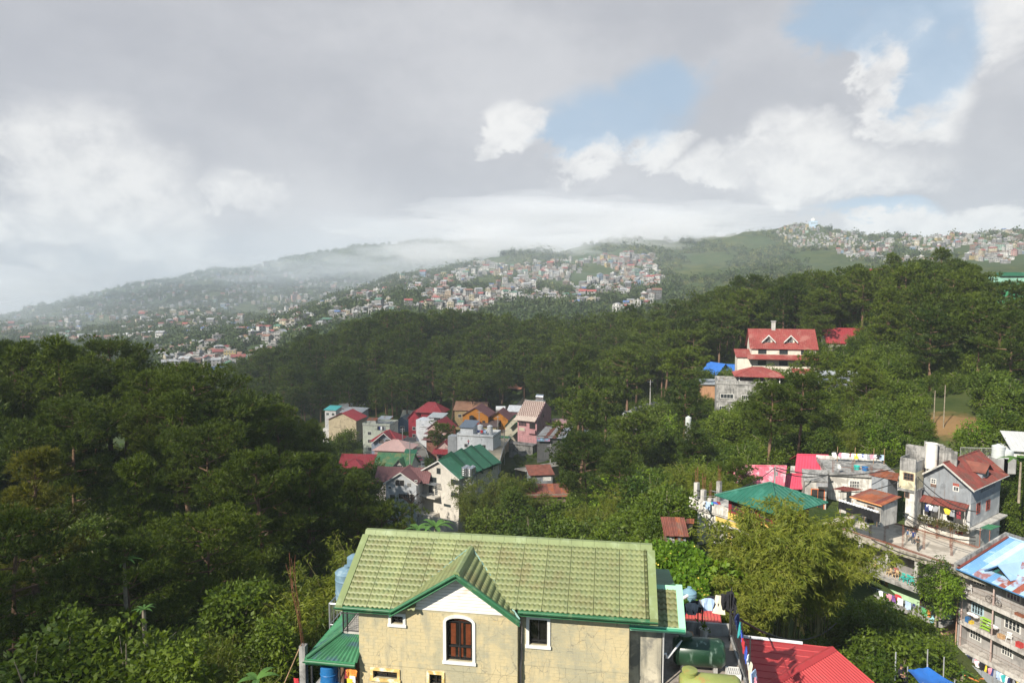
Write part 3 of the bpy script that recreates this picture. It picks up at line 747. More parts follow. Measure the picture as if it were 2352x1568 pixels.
town([(1360,600),(1500,585),(1530,640),(1500,690),(1400,700)], 70, 480, 1700, 9, 31, 'by the dark ravine')
town([(1775,525),(1810,508),(1900,508),(1950,530),(1985,560),(2020,590),(1960,600),(1900,575),(1830,570),(1785,550)], 240, 480, 1800, 5.6, 4, 'on the far hilltop', .62)
town([(1990,560),(2060,547),(2170,540),(2340,520),(2352,610),(2250,600),(2120,602),(2060,612),(1990,595)], 240, 480, 1800, 7.8, 5, 'on the right ridge', .8)
town([(0,735),(110,697),(300,660),(440,628),(640,605),(700,640),(860,650),(800,690),(700,712),(560,742),(480,778),(370,790),(100,790),(0,790)], 480, 700, 2500, 9.5, 6, 'on the misty ridge', 1.1)
town_spots.sort()
town_spots = [s for s in town_spots if s[5] != '' ]
def put_house(spot, single, detailed, r):
 Y, x, z, u, v, where, big = spot
 rt = r.choices(rt_kinds, [34, 14, 22, 16, 14])[0]; fl = r.choices([1, 2, 3, 4], [16, 40, 32, 12])[0]
 if fl == 4 and rt in ('shed', 'gable'): fl = 3
 w = r.choice([7.5, 10.5]); wc = r.choices(WK, WWEI)[0]
 rc = r.choices(['concrete', 'white', 'grey metal'], [6, 2, 2])[0] if rt == 'flat' else r.choices(['red', 'dark red', 'rusty', 'green', 'grey metal', 'blue', 'brown'], [9, 10, 18, 10, 34, 4, 10])[0]
 me, prt, wins, w, d = TPL[(rt, fl, w)]
 rot = math.atan2(-x, Y) * .6 + r.uniform(-.6, .6)
 sc = big * r.uniform(.62, .95)
 if not single: return (x, Y, z), rot, sc, (rt, fl, w, wc, rc)
 rn = {'flat': 'flat %s roof' % rc, 'gable': '%s gabled roof' % rc, 'side': '%s pitched roof' % rc, 'hip': '%s hipped roof' % rc, 'shed': '%s lean-to roof' % rc}[rt]
 lab = '%s %s-storey house with %s %s' % (wc, ['one', 'two', 'three', 'four'][fl - 1], rn, where)
 if detailed:
  t = thing('hillside_house', lab, 'house', (x, Y, z), rot, 'houses of the hillside towns'); t.scale = (sc,) * 3
  for nm, m in prt:
   o = link(nm, m, t)
   if nm == 'wall': set_slot(o, 0, WM[wc])
   elif nm == 'roof': set_slot(o, 0, RM[rc])
  for s, c, hw, z0, hh in wins:
   wf, wp = unit_window(hw, hh)
   if s == 'front': loc, ro = (c, -d/2, z0), 0
   else: loc, ro = ((w/2, c, z0), math.pi/2) if s > 0 else ((-w/2, c, z0), -math.pi/2)
   o = link('window', wf, t, loc, ro); link('pane', wp, o)
 else:
  o = link('hillside_house', me, None, (x, Y, z), rot); o.scale = (sc,) * 3; tag(o, lab, 'house', 'houses of the hillside towns')
  set_slot(o, 0, WM[wc]); set_slot(o, 1, RM[rc])
r = random.Random(77); restp = []; labs = {}
for i, s in enumerate(town_spots):
 if i < 280: put_house(s, True, s[0] < 640 and i < 90, r)
 else: restp.append(put_house(s, False, False, r))
for o in C.objects:
 if o.name.startswith('hillside_house') and o.parent is None: labs.setdefault(o['label'], []).append(o)
for l_, os_ in labs.items():
 if len(os_) > 1:
  for k, o in enumerate(sorted(os_, key=lambda q: u_of(q.location.x, q.location.y))): o['label'] = '%s, %s from left' % (l_, ordw(k)) if k else l_ + ', leftmost'
# the many smaller houses beyond the nearest three hundred, one object
keys = sorted(set((k[3][0], k[3][1], k[3][2]) for k in restp)); srcs, kmap = [], {}
rq = random.Random(3)
for _, _, _, key in restp:
 rt, fl, w, wc, rc = key
 if key not in kmap:
  me = TPL[(rt, fl, w)][0].copy(); me.materials[0] = WM[wc]; me.materials[1] = RM[rc]; kmap[key] = '%03d' % len(srcs); srcs.append(me)
# collection order is by name, so name the kinds in order
order_ = sorted(kmap.items(), key=lambda t: t[1]); pickmap = {k: i for i, (k, _) in enumerate(order_)}
sc_o = scatter('far_houses', 'countless small houses spread over the distant hills', [p[0] for p in restp], [p[1] for p in restp], [p[2] for p in restp], srcs, 'houses', [pickmap[p[3]] for p in restp])
# ---- scrub and grove on the far hills
def blob_tree(seed, R, H, k, L, leafm):
 rng = np.random.RandomState(seed); cs = rng.normal(size=(7, 3)) * np.array([R*.4, R*.4, H*.18]) + np.array([0, 0, H*.55])
 P, D = dome_points(cs, np.full(7, R * .55), k, rng, .9, True)
 V, F = leaves4(P, D, 1, L, L * .75, .8, rng)
 return np_mesh('grove_tree', V, F, leafm)
FARL = leafmat('far_scrub', (.020, .045, .012), (.070, .095, .025), .15, .6, .02)
FARG = leafmat('far_grass_scrub', (.09, .115, .03), (.16, .165, .05), .15, .6, .02)
far_src = [blob_tree(71, 4.5, 8, 9, 2.6, FARL), blob_tree(72, 3.6, 6, 8, 2.2, FARL), blob_tree(73, 3.0, 3.5, 8, 2.0, FARG), blob_tree(74, 5.0, 10, 9, 2.6, FARL)]
N = 62000
yy = np.exp(wr.uniform(math.log(440), math.log(2850), N)); tt = wr.uniform(-.86, .86, N); xx = tt * yy
dens = fbm(xx, yy, 170, 9, 4)
uu = u_of(xx, yy)
grassy = ((uu > 1100) & (uu < 2000) & (yy > 900)) | ((uu > 1560) & (yy > 500))
ok = dens > np.where(grassy, .25, -.55)
pk = np.where(grassy & (wr.rand(N) < .6), 2, wr.choice([0, 1, 3], N))
for s_ in town_spots: ok &= np.hypot(xx - s_[1], (yy - s_[0]) * .5) > 7.5
xx, yy, pk = xx[ok], yy[ok], pk[ok]
scatter('hill_scrub', 'trees and scrub spread over the far hills', np.c_[xx, yy, ground_z(xx, yy) - .5], wr.rand(len(xx)) * 6.28, wr.uniform(.45, 1.0, len(xx)) * (1 + yy / 6000), far_src, 'scrub', pk)
# ------------------------------------------------------------------ building kit
def zone(x0, y0, s):                         # a close-up of the picture: its pixel -> (u, v)
 return lambda x, y: ((x0 + x * s) / 1.6327, (y0 + y * s) / 1.6327)
Z1 = zone(1080, 1950, .3891); Z2 = zone(1780, 1950, .3891); Z3 = zone(2400, 2000, .35714); Z4 = zone(3100, 1600, .31882)
Z5 = zone(3100, 2000, .35714); Z6 = zone(2450, 1600, .34014); Z7 = zone(1150, 1480, .31881); Z8 = zone(1600, 1450, .31881); Z9 = zone(2600, 1200, .52721)
METALG = mat('galvanised_steel', (.42, .43, .44), .45, .15, 1.2, metal=.4); BLACKM = mat('black_iron', (.03, .03, .03), .6, .2)
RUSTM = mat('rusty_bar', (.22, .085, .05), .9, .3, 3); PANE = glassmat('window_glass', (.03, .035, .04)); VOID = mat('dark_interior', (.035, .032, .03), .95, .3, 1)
WHITEP = mat('white_paint', (.62, .61, .57), .75, .08, 1.0, ((.45, .43, .38), .25, .8)); WOODM = mat('raw_timber', (.30, .19, .11), .9, .25, 2)
CONC2 = mat('weathered_concrete', (.33, .32, .30), .95, .25, .9, ((.10, .10, .095), .5, .7), ((.09, .09, .085), .55), bump=.5)
CONCL = mat('pale_concrete', (.46, .44, .40), .95, .2, .7, ((.22, .21, .19), .4, .5), ((.17, .16, .15), .4), bump=.4)
class H:
 """a building: an Empty at its front left corner; x along the front to the right, y into the depth, z up"""
 def __init__(s, name, label, cat, uv, Y, yaw, group=None, z=None):
  s.o = W(uv[0], uv[1], Y)
  if z is not None: s.o = W(uv[0], uv[1], Y); s.o.z = z
  s.yaw = rad(yaw); s.t = thing(name, label, cat, s.o, s.yaw, group)
  s.ex = Vector((math.cos(s.yaw), math.sin(s.yaw), 0)); s.ey = Vector((-math.sin(s.yaw), math.cos(s.yaw), 0)); s.ez = Vector((0, 0, 1))
 def px(s, uv, x=None, y=None, z=None):
  """local point seen at uv on the plane x=, y= or z="""
  d = W(uv[0], uv[1], 10.0)
  n, c = (s.ey, y) if y is not None else (s.ex, x) if x is not None else (s.ez, z)
  k = (c + n.dot(s.o)) / n.dot(d); p = d * k - s.o
  return Vector((p.dot(s.ex), p.dot(s.ey), p.z))
 def w(s, x, y, z): return s.o + s.ex * x + s.ey * y + s.ez * z
 def part(s, name, mb, m, parent=None, **kw): return mb.build(name, m, parent or s.t, **kw)
 def box(s, name, m, x0, x1, y0, y1, z0, z1, **kw): return s.part(name, MB().box(x0, x1, y0, y1, z0, z1), m, **kw)
 def gable(s, m, x0, x1, y0, y1, z0, ze, rh, along='y', name='wall'):
  """walls with a gable; along = direction of the ridge"""
  b = MB()
  if along == 'y':
   xm = (x0 + x1) / 2; b.prism([(x0, y0, z0), (x1, y0, z0), (x1, y0, ze), (xm, y0, ze + rh), (x0, y0, ze)], (0, y1 - y0, 0))
  else:
   ym = (y0 + y1) / 2; b.prism([(x0, y0, z0), (x0, y0, ze), (x0, ym, ze + rh), (x0, y1, ze), (x0, y1, z0)], (x1 - x0, 0, 0))
  return s.part(name, b, m)
 def slope(s, a, b, c, d, m, th=.08, rib=0, ribh=.05, name='roof', parent=None, ribw=.10):
  """one roof slope: a,b the eave (left, right seen from outside), c,d the ridge (right, left), with standing seams"""
  a, b, c, d = map(Vector, (a, b, c, d)); mb = MB().slab(a, b, c, d, th)
  n = (b - a).cross(d - a).normalized()
  if rib:
   L = max((b - a).length, (c - d).length); k = max(1, int(round(L / rib)))
   for i in range(k + 1):
    f = i / k; p = a + (b - a) * f; q = d + (c - d) * f; sd = (b - a).normalized() * ribw * .5
    if (q - p).length < .05: continue
    mb.prism([p - sd + n * .001, p + sd + n * .001, p + n * ribh], q - p)
  return s.part(name, mb, m, parent)
 def gable_roof(s, m, x0, x1, y0, y1, ze, rh, o=.5, along='y', th=.08, rib=0, trim=None, **kw):
  k = o * rh * 2 / ((x1 - x0) if along == 'y' else (y1 - y0))
  if along == 'y':
   xm = (x0 + x1) / 2; t = ze + rh + th
   s.slope((x0-o, y1+o, ze-k+th), (x0-o, y0-o, ze-k+th), (xm, y0-o, t), (xm, y1+o, t), m, th, rib, **kw)
   s.slope((x1+o, y0-o, ze-k+th), (x1+o, y1+o, ze-k+th), (xm, y1+o, t), (xm, y0-o, t), m, th, rib, **kw)
   if trim:
    b = MB()
    for (p, q) in (((x0-o, ze-k+th), (xm, t)), ((x1+o, ze-k+th), (xm, t))):
     b.prism([(p[0], y0-o-.06, p[1]-.26), (q[0], y0-o-.06, q[1]-.26), (q[0], y0-o-.06, q[1]+.06), (p[0], y0-o-.06, p[1]+.06)], (0, .055, 0))
    s.part('barge_board', b, trim)
  else:
   ym = (y0 + y1) / 2; t = ze + rh + th
   s.slope((x0-o, y0-o, ze-k+th), (x1+o, y0-o, ze-k+th), (x1+o, ym, t), (x0-o, ym, t), m, th, rib, **kw)
   s.slope((x1+o, y1+o, ze-k+th), (x0-o, y1+o, ze-k+th), (x0-o, ym, t), (x1+o, ym, t), m, th, rib, **kw)
 def hip_roof(s, m, x0, x1, y0, y1, ze, rh, o=.5, rib=0, ridge=None, **kw):
  x0 -= o; x1 += o; y0 -= o; y1 += o; a = min((x1 - x0), (y1 - y0)) / 2 * .98
  if (x1 - x0) >= (y1 - y0): r0, r1 = (x0 + a, (y0+y1)/2, ze + rh), (x1 - a, (y0+y1)/2, ze + rh)
  else: r0, r1 = ((x0+x1)/2, y0 + a, ze + rh), ((x0+x1)/2, y1 - a, ze + rh)
  if (x1 - x0) >= (y1 - y0):
   S = [((x0,y0,ze),(x1,y0,ze),r1,r0), ((x1,y0,ze),(x1,y1,ze),r1,r1), ((x1,y1,ze),(x0,y1,ze),r0,r1), ((x0,y1,ze),(x0,y0,ze),r0,r0)]
  else:
   S = [((x0,y0,ze),(x1,y0,ze),r0,r0), ((x1,y0,ze),(x1,y1,ze),r1,r0), ((x1,y1,ze),(x0,y1,ze),r1,r1), ((x0,y1,ze),(x0,y0,ze),r0,r1)]
  for (a_, b_, c_, d_) in S:
   A, B_, C_, D_ = map(Vector, (a_, b_, c_, d_)); mb = MB(); n = (B_ - A).cross(D_ - A).normalized()
   P = [A, B_, C_] if (C_ - D_).length < 1e-6 else [A, B_, C_, D_]
   mb.prism([p + n * .04 for p in P], n * -.08)
   if rib:
    k = max(1, int((B_ - A).length / rib)); e = (B_ - A).normalized()
    for i in range(1, k):
     p = A + (B_ - A) * (i / k); q = None
     # run up the slope until the hip
     up = n.cross(e).normalized(); up = up if up.z > 0 else -up
     hgt = (D_ - A).dot(up); la, lb = (D_ - A).dot(e), (C_ - A).dot(e); L = (B_ - A).length; sx = L * i / k
     f = sx / la if sx < la else ((L - sx) / (L - lb) if sx > lb and L > lb else 1)
     q = p + up * hgt * max(.02, min(1, f)); sd = e * .05
     mb.prism([p - sd + n * .041, p + sd + n * .041, p + n * .09], q - p)
   s.part('roof', mb, m)
  b = MB(); C4 = [(x0,y0,ze),(x1,y0,ze),(x1,y1,ze),(x0,y1,ze)]
  ends = [r0, r1, r1, r0] if (x1-x0) >= (y1-y0) else [r0, r0, r1, r1]
  for p, q in zip(C4, ends): b.bar(Vector(p) + Vector((0,0,.05)), Vector(q) + Vector((0,0,.07)), .14)
  if (Vector(r0) - Vector(r1)).length > .1: b.bar(Vector(r0) + Vector((0,0,.07)), Vector(r1) + Vector((0,0,.07)), .16)
  s.part('ridge_cap', b, ridge or m)
 def sheets(s, a, b, c, d, n, mats, seed, th=.03, over=.02, corr=0, name='roof_sheet', jig=.02, rows=1):
  """a slope laid of separate metal sheets, each its own part, with small misalignments and its own wear"""
  r = random.Random(seed); a, b, c, d = map(Vector, (a, b, c, d)); nn = (b - a).cross(d - a).normalized()
  for i in range(n):
   f0, f1 = i / n, (i + 1) / n
   for q in range(rows):
    g0, g1 = q / rows, (q + 1) / rows
    def pt(f, g): lo = a + (b - a) * f; hi = d + (c - d) * f; return lo + (hi - lo) * g
    lift = nn * (.012 * (i % 2) + .016 * q + r.uniform(0, jig * .5)); sl = (d - a).normalized() * (r.uniform(-jig, jig) * 2 if q == 0 else -.10)
    P = [pt(f0, g0) + sl, pt(f1, g0) + sl, pt(f1, g1), pt(f0, g1)]
    mb = MB().prism([p + lift for p in P], nn * -th)
    w = (P[1] - P[0]).length; k = max(1, int(w / corr)) if corr else 0
    for j in range(k + 1 if k else 0):
     p0 = P[0] + (P[1] - P[0]) * (j / k) + lift; p1 = P[3] + (P[2] - P[3]) * (j / k) + lift; sd = (P[1] - P[0]).normalized() * .045
     if j == 0: p0 += sd; p1 += sd
     if j == k: p0 -= sd; p1 -= sd
     mb.prism([p0 - sd + nn * .001, p0 + sd + nn * .001, p0 + nn * .04], p1 - p0)
    s.part(name, mb, r.choice(mats))
 def _face(s, face, c):
  """maps (along, out, up) of a face to local coordinates"""
  if face == 'front': return lambda a, o, z: (a, c - o, z)
  if face == 'right': return lambda a, o, z: (c + o, a, z)
  if face == 'left': return lambda a, o, z: (c - o, a, z)
  return lambda a, o, z: (a, c + o, z)
 def win(s, face, c, a0, a1, z0, z1, frame=None, pane=None, bars=(1, 0), fw=.09, proud=.05, name='window', grille=0, hood=None):
  """window: frame ring standing proud of the wall, pane, glazing bars (vertical, horizontal), optional grille"""
  f = s._face(face, c); frame = frame or WHITEP; pane = pane or PANE
  def bx(mb, A0, A1, o0, o1, Z0, Z1):
   p, q = f(A0, o0, Z0), f(A1, o1, Z1); mb.box(min(p[0], q[0]), max(p[0], q[0]), min(p[1], q[1]), max(p[1], q[1]), Z0, Z1)
  mb = MB()
  bx(mb, a0-fw, a1+fw, .003, proud, z0-fw, z0); bx(mb, a0-fw, a1+fw, .003, proud, z1, z1+fw)
  bx(mb, a0-fw, a0, .003, proud, z0+.001, z1-.001); bx(mb, a1, a1+fw, .003, proud, z0+.001, z1-.001)
  t = .022
  for i in range(bars[0]):
   x = a0 + (a1 - a0) * (i + 1) / (bars[0] + 1); bx(mb, x-t, x+t, .016, proud*.8, z0+.001, z1-.001)
  for i in range(bars[1]):
   z = z0 + (z1 - z0) * (i + 1) / (bars[1] + 1); bx(mb, a0+.001, a1-.001, .016, proud*.7, z-t, z+t)
  o = s.part(name, mb, frame)
  pm = MB(); bx(pm, a0+.002, a1-.002, .004, .014, z0+.002, z1-.002); s.part('pane', pm, pane, o)
  if grille:
   g = MB(); k = grille
   for i in range(k + 1):
    x = a0 + (a1 - a0) * i / k; bx(g, x-.012, x+.012, proud + .04, proud + .06, z0, z1)
   for i in range(3):
    z = z0 + (z1 - z0) * i / 2; bx(g, a0, a1, proud + .061, proud + .075, z-.012, z+.012)
   s.part('grille', g, frame, o)
  if hood:
   hb = MB(); bx(hb, a0-.2, a1+.2, .003, .35, z1 + fw + .05, z1 + fw + .13); s.part('window_hood', hb, hood, o)
  return o
 def pwin(s, face, c, uv0, uv1, **kw):
  """window given by two opposite corners in the picture"""
  k = dict(y=c) if face == 'front' else dict(x=c)
  p, q = s.px(uv0, **k), s.px(uv1, **k)
  a0, a1 = sorted((p.x, q.x)) if face == 'front' else sorted((p.y, q.y)); z0, z1 = sorted((p.z, q.z))
  return s.win(face, c, a0, a1, z0, z1, **kw)
 def rail(s, pts, h=.9, m=None, gap=.14, t=.015, name='railing', top=.03):
  b = MB(); m = m or BLACKM
  for a, c in zip(pts[:-1], pts[1:]):
   a, c = Vector(a), Vector(c); L = (c - a).length; k = max(1, int(L / gap)); up = Vector((0, 0, h))
   b.bar(a + up, c + up, top); b.bar(a + up * .12, c + up * .12, t)
   for i in range(k + 1):
    p = a + (c - a) * i / k; b.bar(p + up * (0 if i % 8 == 0 else .13), p + up * .98, t * (1.6 if i % 8 == 0 else .8))
  return s.part(name, b, m)
 def post(s, x, y, z0, z1, t, m, name='post'): return s.box(name, m, x - t/2, x + t/2, y - t/2, y + t/2, z0, z1)
 def rebar(s, x, y, z0, n=4, h=1.2, m=None, name='rebar', sp=.12):
  b = MB(); r = random.Random(int(x * 100 + y * 10) % 997)
  for i in range(n):
   a = 6.283 * i / n; p = Vector((x + sp * math.cos(a), y + sp * math.sin(a), z0))
   b.tube([p, p + Vector((r.uniform(-.05, .05), r.uniform(-.05, .05), h * r.uniform(.8, 1.1)))], .014, 4)
  for k in range(max(1, int(h / .5))): b.tube([Vector((x + sp*math.cos(6.283*i/4), y + sp*math.sin(6.283*i/4), z0 + .2 + .5*k)) for i in range(5)], .009, 3)
  return s.part(name, b, m or RUSTM)
# garments: thin folded cloth with real thickness, pegged along the line
CLOTHC = {'white': (.75, .75, .75), 'black': (.02, .02, .025), 'grey': (.30, .31, .33), 'blue': (.05, .10, .45), 'navy': (.03, .045, .14), 'red': (.50, .04, .05), 'yellow': (.75, .55, .05),
          'pink': (.65, .28, .35), 'light blue': (.40, .52, .70), 'teal': (.05, .35, .36), 'cream': (.70, .64, .50), 'orange': (.72, .28, .06), 'green': (.10, .35, .14), 'purple': (.20, .08, .28), 'maroon': (.25, .04, .05)}
CM = {k: mat('cloth_' + k.replace(' ', '_'), c, .9, .10, 2.5) for k, c in CLOTHC.items()}
OUTL = {'shirt': [(-.18, 0), (-.40, -.10), (-.34, -.28), (-.24, -.22), (-.25, -.72), (.25, -.72), (.24, -.22), (.34, -.28), (.40, -.10), (.18, 0)],
  'trousers': [(-.22, 0), (-.25, -.95), (-.08, -.95), (0, -.35), (.08, -.95), (.25, -.95), (.22, 0)],
  'shorts': [(-.22, 0), (-.27, -.45), (-.06, -.47), (0, -.25), (.06, -.47), (.27, -.45), (.22, 0)],
  'towel': [(-.30, 0), (-.30, -.85), (.30, -.85), (.30, 0)], 'dress': [(-.16, 0), (-.30, -.9), (.30, -.9), (.16, 0)], 'small': [(-.12, 0), (-.13, -.25), (.13, -.25), (.12, 0)]}
gr = random.Random(90)
def garment(kind, colour, loc, yaw, label, s=1.0, group=None, thick=.035):
 """hangs from loc (top middle); the cloth bends in soft folds"""
 P = OUTL[kind]; bm = bmesh.new(); vs = [bm.verts.new((x * s, 0, z * s)) for x, z in P]; bm.faces.new(vs)
 bmesh.ops.triangulate(bm, faces=bm.faces[:]); bmesh.ops.subdivide_edges(bm, edges=bm.edges[:], cuts=1, use_grid_fill=True)
 ph = gr.uniform(0, 6); am = gr.uniform(.03, .07)
 for v in bm.verts:
  v.co.y += math.sin(v.co.x * 17 / s + ph) * am * (.3 - v.co.z) + .03 * math.sin(v.co.z * 6 + ph)
 r = bmesh.ops.solidify(bm, geom=bm.faces[:], thickness=thick); bmesh.ops.recalc_face_normals(bm, faces=bm.faces[:])
 me = bpy.data.meshes.new(kind); bm.to_mesh(me); bm.free(); me.materials.append(CM[colour])
 o = link({'small': 'cloth', 'shirt': 'shirt', 'trousers': 'trousers', 'shorts': 'shorts', 'towel': 'towel', 'dress': 'dress'}[kind], me, None, loc, yaw)
 return tag(o, label, 'laundry', group)
def tank_mesh(r, h, ribs=3, n=20):
 p = [(0.01, 0), (r, 0), (r, .04)]
 for i in range(ribs): z = h * (i + .5) / ribs; p += [(r, z - .06), (r * 1.035, z), (r, z + .06)]
 p += [(r, h), (r * 1.03, h + .01), (r * .95, h + .06), (r * .35, h + .24), (r * .30, h + .25), (r * .30, h + .33), (.01, h + .34)]
 return MB().lathe(p, n)
# ------------------------------------------------------------------ the pale yellow house with the green roof, right below
GROOF = mat('painted_roof_steel', (.21, .23, .095), .5, .11, .5, ((.17, .155, .065), .42, .7), ((.14, .18, .08), .5), spec=.4, rnd=.45)
GTRIM = mat('green_roof_trim', (.195, .235, .10), .5, .10, 1, ((.25, .30, .16), .3, 1.5)); GMINT = mat('mint_trim', (.30, .56, .38), .45, .06, 1)
GDARK = mat('dark_green_gutter', (.035, .13, .06), .45, .15, 1.5, ((.12, .20, .10), .3, 2)); GVALL = mat('valley_flashing', (.20, .34, .30), .5, .2, 3, ((.05, .12, .11), .5, 4))
GLEAN = mat('faded_green_sheet', (.045, .16, .075), .5, .2, 1.5, ((.05, .09, .12), .4, 1.1)); SIDING = mat('white_siding', (.66, .63, .57), .8, .06, 2, ((.60, .50, .40), .22, 1.8))
RUSTY1 = mat('orange_rust', (.33, .12, .055), .9, .3, 1.4, ((.20, .08, .05), .5, 1.0)); CURT = mat('orange_curtain', (.15, .038, .012), .9, .25, 6); BLKF = mat('black_window_frame', (.018, .018, .018), .5, .1)
YTRIM = mat('yellowed_frame', (.66, .45, .16), .8, .25, 3, ((.75, .70, .60), .5, 3))
PVC = mat('white_pipe', (.66, .65, .63), .6, .08, 2); MESHM = mat('dark_mesh', (.05, .055, .05), .7, .2)
def cracked_wall():
 m = bpy.data.materials.new('cracked_yellow_plaster'); m.use_nodes = True; t = NT(m.node_tree); bs = t.n['Principled BSDF']
 pos = t.new('ShaderNodeNewGeometry').outputs['Position']; inf = t.new('ShaderNodeObjectInfo').outputs['Random']
 n1 = t.noise(pos, .55, 6, .62); n2 = t.noise(pos, 2.3, 6, .65); n3 = t.noise(pos, 14, 3, .6)
 c = t.mix(n2, c4((.45, .365, .20)), c4((.54, .455, .28)))
 c = t.mix(t.step(t.noise(t.scale(pos, (1, 1, 2.2)), 3.1, 4, .6), .64, .74, 0, .55), c, c4((.60, .38, .10)))      # ochre patches
 c = t.mix(t.step(t.math('ADD', n1, t.math('MULTIPLY_ADD', n2, .5, -.25)), .42, .62, 0, .75), c, c4((.30, .29, .21)))   # grey damp
 c = t.mix(t.step(t.noise(t.scale(pos, (3.5, 3.5, .5)), 1.3, 5, .6), .50, .70, 0, .55), c, c4((.27, .26, .20)))      # run-off streaks
 vo = t.new('ShaderNodeTexVoronoi', feature='DISTANCE_TO_EDGE'); vo.inputs['Scale'].default_value = 1.0
 add = t.new('ShaderNodeVectorMath', operation='ADD'); nz = t.new('ShaderNodeTexNoise'); nz.inputs['Scale'].default_value = 3.0; nz.inputs['Detail'].default_value = 5; t.l.new(pos, nz.inputs['Vector'])
 sc = t.scale(nz.outputs['Color'], (.45, .45, .45)); t.l.new(t.scale(pos, (2.6, 2.6, 1.15)), add.inputs[0]); t.l.new(sc, add.inputs[1]); t.l.new(add.outputs[0], vo.inputs['Vector'])
 crack = t.math('MULTIPLY', t.step(vo.outputs['Distance'], .030, .004), t.step(t.noise(pos, .7, 4, .6), .42, .56))
 c = t.mix(t.math('MULTIPLY', crack, .6), c, c4((.14, .135, .11)))
 c = t.mix(t.math('MULTIPLY', n3, .18), c, c4((.25, .22, .14)))
 t.l.new(c, bs.inputs['Base Color']); bs.inputs['Roughness'].default_value = .95; bs.inputs['Specular IOR Level'].default_value = .15
 b = t.new('ShaderNodeBump'); b.inputs['Strength'].default_value = .5; b.inputs['Distance'].default_value = .01; t.l.new(n3, b.inputs['Height']); t.l.new(b.outputs[0], bs.inputs['Normal'])
 return m
YWALL = cracked_wall(); JOINT = mat('mortar', (.40, .35, .22), .95, .2, 2)
YH = H('yellow_house', 'pale yellow block house with light green tile-pattern steel roof and white gable', 'house', (1176, 669), 28.977, -8.64)
YH.o = Vector((-.313, 28.977, -21.0)); YH.t.location = YH.o
SL = .58; RZ = 10.3
WL, WR, WB, XS = -5.56, 5.32, -21, .98            # wall ends and the step right of the gable block
FY, FY2 = -2.92, -2.55                           # planes of the gable block and of the right wing
# --- walls (with true window openings)
def holed(mb, x0, x1, z0, z1, yf, yb, holes, mi=0):
 """a wall slab between yf and yb with rectangular openings"""
 xs = sorted({x0, x1, *[h[0] for h in holes], *[h[1] for h in holes]}); zs = sorted({z0, z1, *[h[2] for h in holes], *[h[3] for h in holes]})
 for i in range(len(xs) - 1):
  j = 0
  while j < len(zs) - 1:
   cx, cz = (xs[i] + xs[i+1]) / 2, (zs[j] + zs[j+1]) / 2
   if any(h[0] < cx < h[1] and h[2] < cz < h[3] for h in holes): j += 1; continue
   mb.box(xs[i], xs[i+1], yf, yb, zs[j], zs[j+1], mi); j += 1
W_SM = (-4.18, -3.68, 7.62, 7.95); W_AR = (-1.90, -.83, 6.27, 8.06); W_L1 = (-4.97, -3.95, 5.28, 5.60); W_L2 = (-2.60, -2.09, 5.20, 5.65); W_R = (1.40, 2.12, 6.99, 8.05)
mb = MB(); holed(mb, WL, XS, 3.5, 8.42, FY, FY + .22, [W_SM, W_AR, W_L1, W_L2])
mb.box(WL, WL + .22, FY + .221, 3.0, 3.5, 8.42).box(WL + .221, WR - .221, 2.78, 3.0, 3.5, 8.42).box(WR - .22, WR, FY2 + .221, 3.0, 3.5, 8.42).box(XS - .22, XS, FY + .221, FY2 + .1, 3.5, 8.42)
holed(mb, XS + .001, WR, 3.5, 8.46, FY2, FY2 + .22, [W_R])
YH.part('wall', mb, JOINT)
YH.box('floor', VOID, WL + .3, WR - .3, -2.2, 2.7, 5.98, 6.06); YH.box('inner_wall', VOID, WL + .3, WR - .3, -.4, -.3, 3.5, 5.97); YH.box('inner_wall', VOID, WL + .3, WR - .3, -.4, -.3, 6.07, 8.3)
# --- plastered blocks: shallow, each one proud of its joints by a few millimetres
bl_me = MB().box(-.5, .5, -.006, .02, .008, .134).mesh('block', YWALL); bcount = [0]; brest = MB(); br = random.Random(6)
def lay(x0, x1, z0, z1, yf, holes, limit):
 row = 0; z = z0
 while z + .142 <= z1 + .02:
  x = x0 - (.2 if row % 2 else 0)
  while x < x1:
   a, b = max(x, x0), min(x + .40, x1); x += .40
   segs = [(a, b)]
   for h in holes:
    if h[2] - .10 < z + .142 and h[3] + .10 > z:
     ns = []
     for p, q in segs:
      if q <= h[0] - .10 or p >= h[1] + .10: ns.append((p, q)); continue
      if p < h[0] - .10: ns.append((p, h[0] - .10))
      if q > h[1] + .10: ns.append((h[1] + .10, q))
     segs = ns
   for p, q in segs:
    if q - p < .06: continue
    dy = br.uniform(-.002, .003)
    if bcount[0] < limit[0] and z > limit[1]:
     o = link('block', bl_me, YH.t, ((p + q) / 2, yf + dy, z)); o.scale = (q - p - .016, 1, 1); bcount[0] += 1
    else: brest.box(p + .008, q - .008, yf - .006 + dy, yf + .02, z + .008, z + .134)
  z += .142; row += 1
lay(WL + .005, XS - .005, 6.06, 8.28, FY, [W_SM, W_AR], (190, 6.0)); lay(XS + .02, WR - .005, 6.30, 8.30, FY2, [W_R], (296, 6.2))
lay(WL + .005, XS - .005, 3.6, 5.86, FY, [W_L1, W_L2], (0, 99)); lay(XS + .02, WR - .005, 3.6, 6.14, FY2, [], (0, 99))
o = YH.part('blocks', brest, YWALL); o['kind'] = 'stuff'
bt = MB().box(WL - .004, XS + .004, FY - .035, FY - .001, 5.86, 6.055); YH.part('belt_course', bt, YWALL)
bt = MB().box(XS + .021, WR + .004, FY2 - .03, FY2 - .001, 6.14, 6.29); YH.part('belt_course', bt, YWALL)
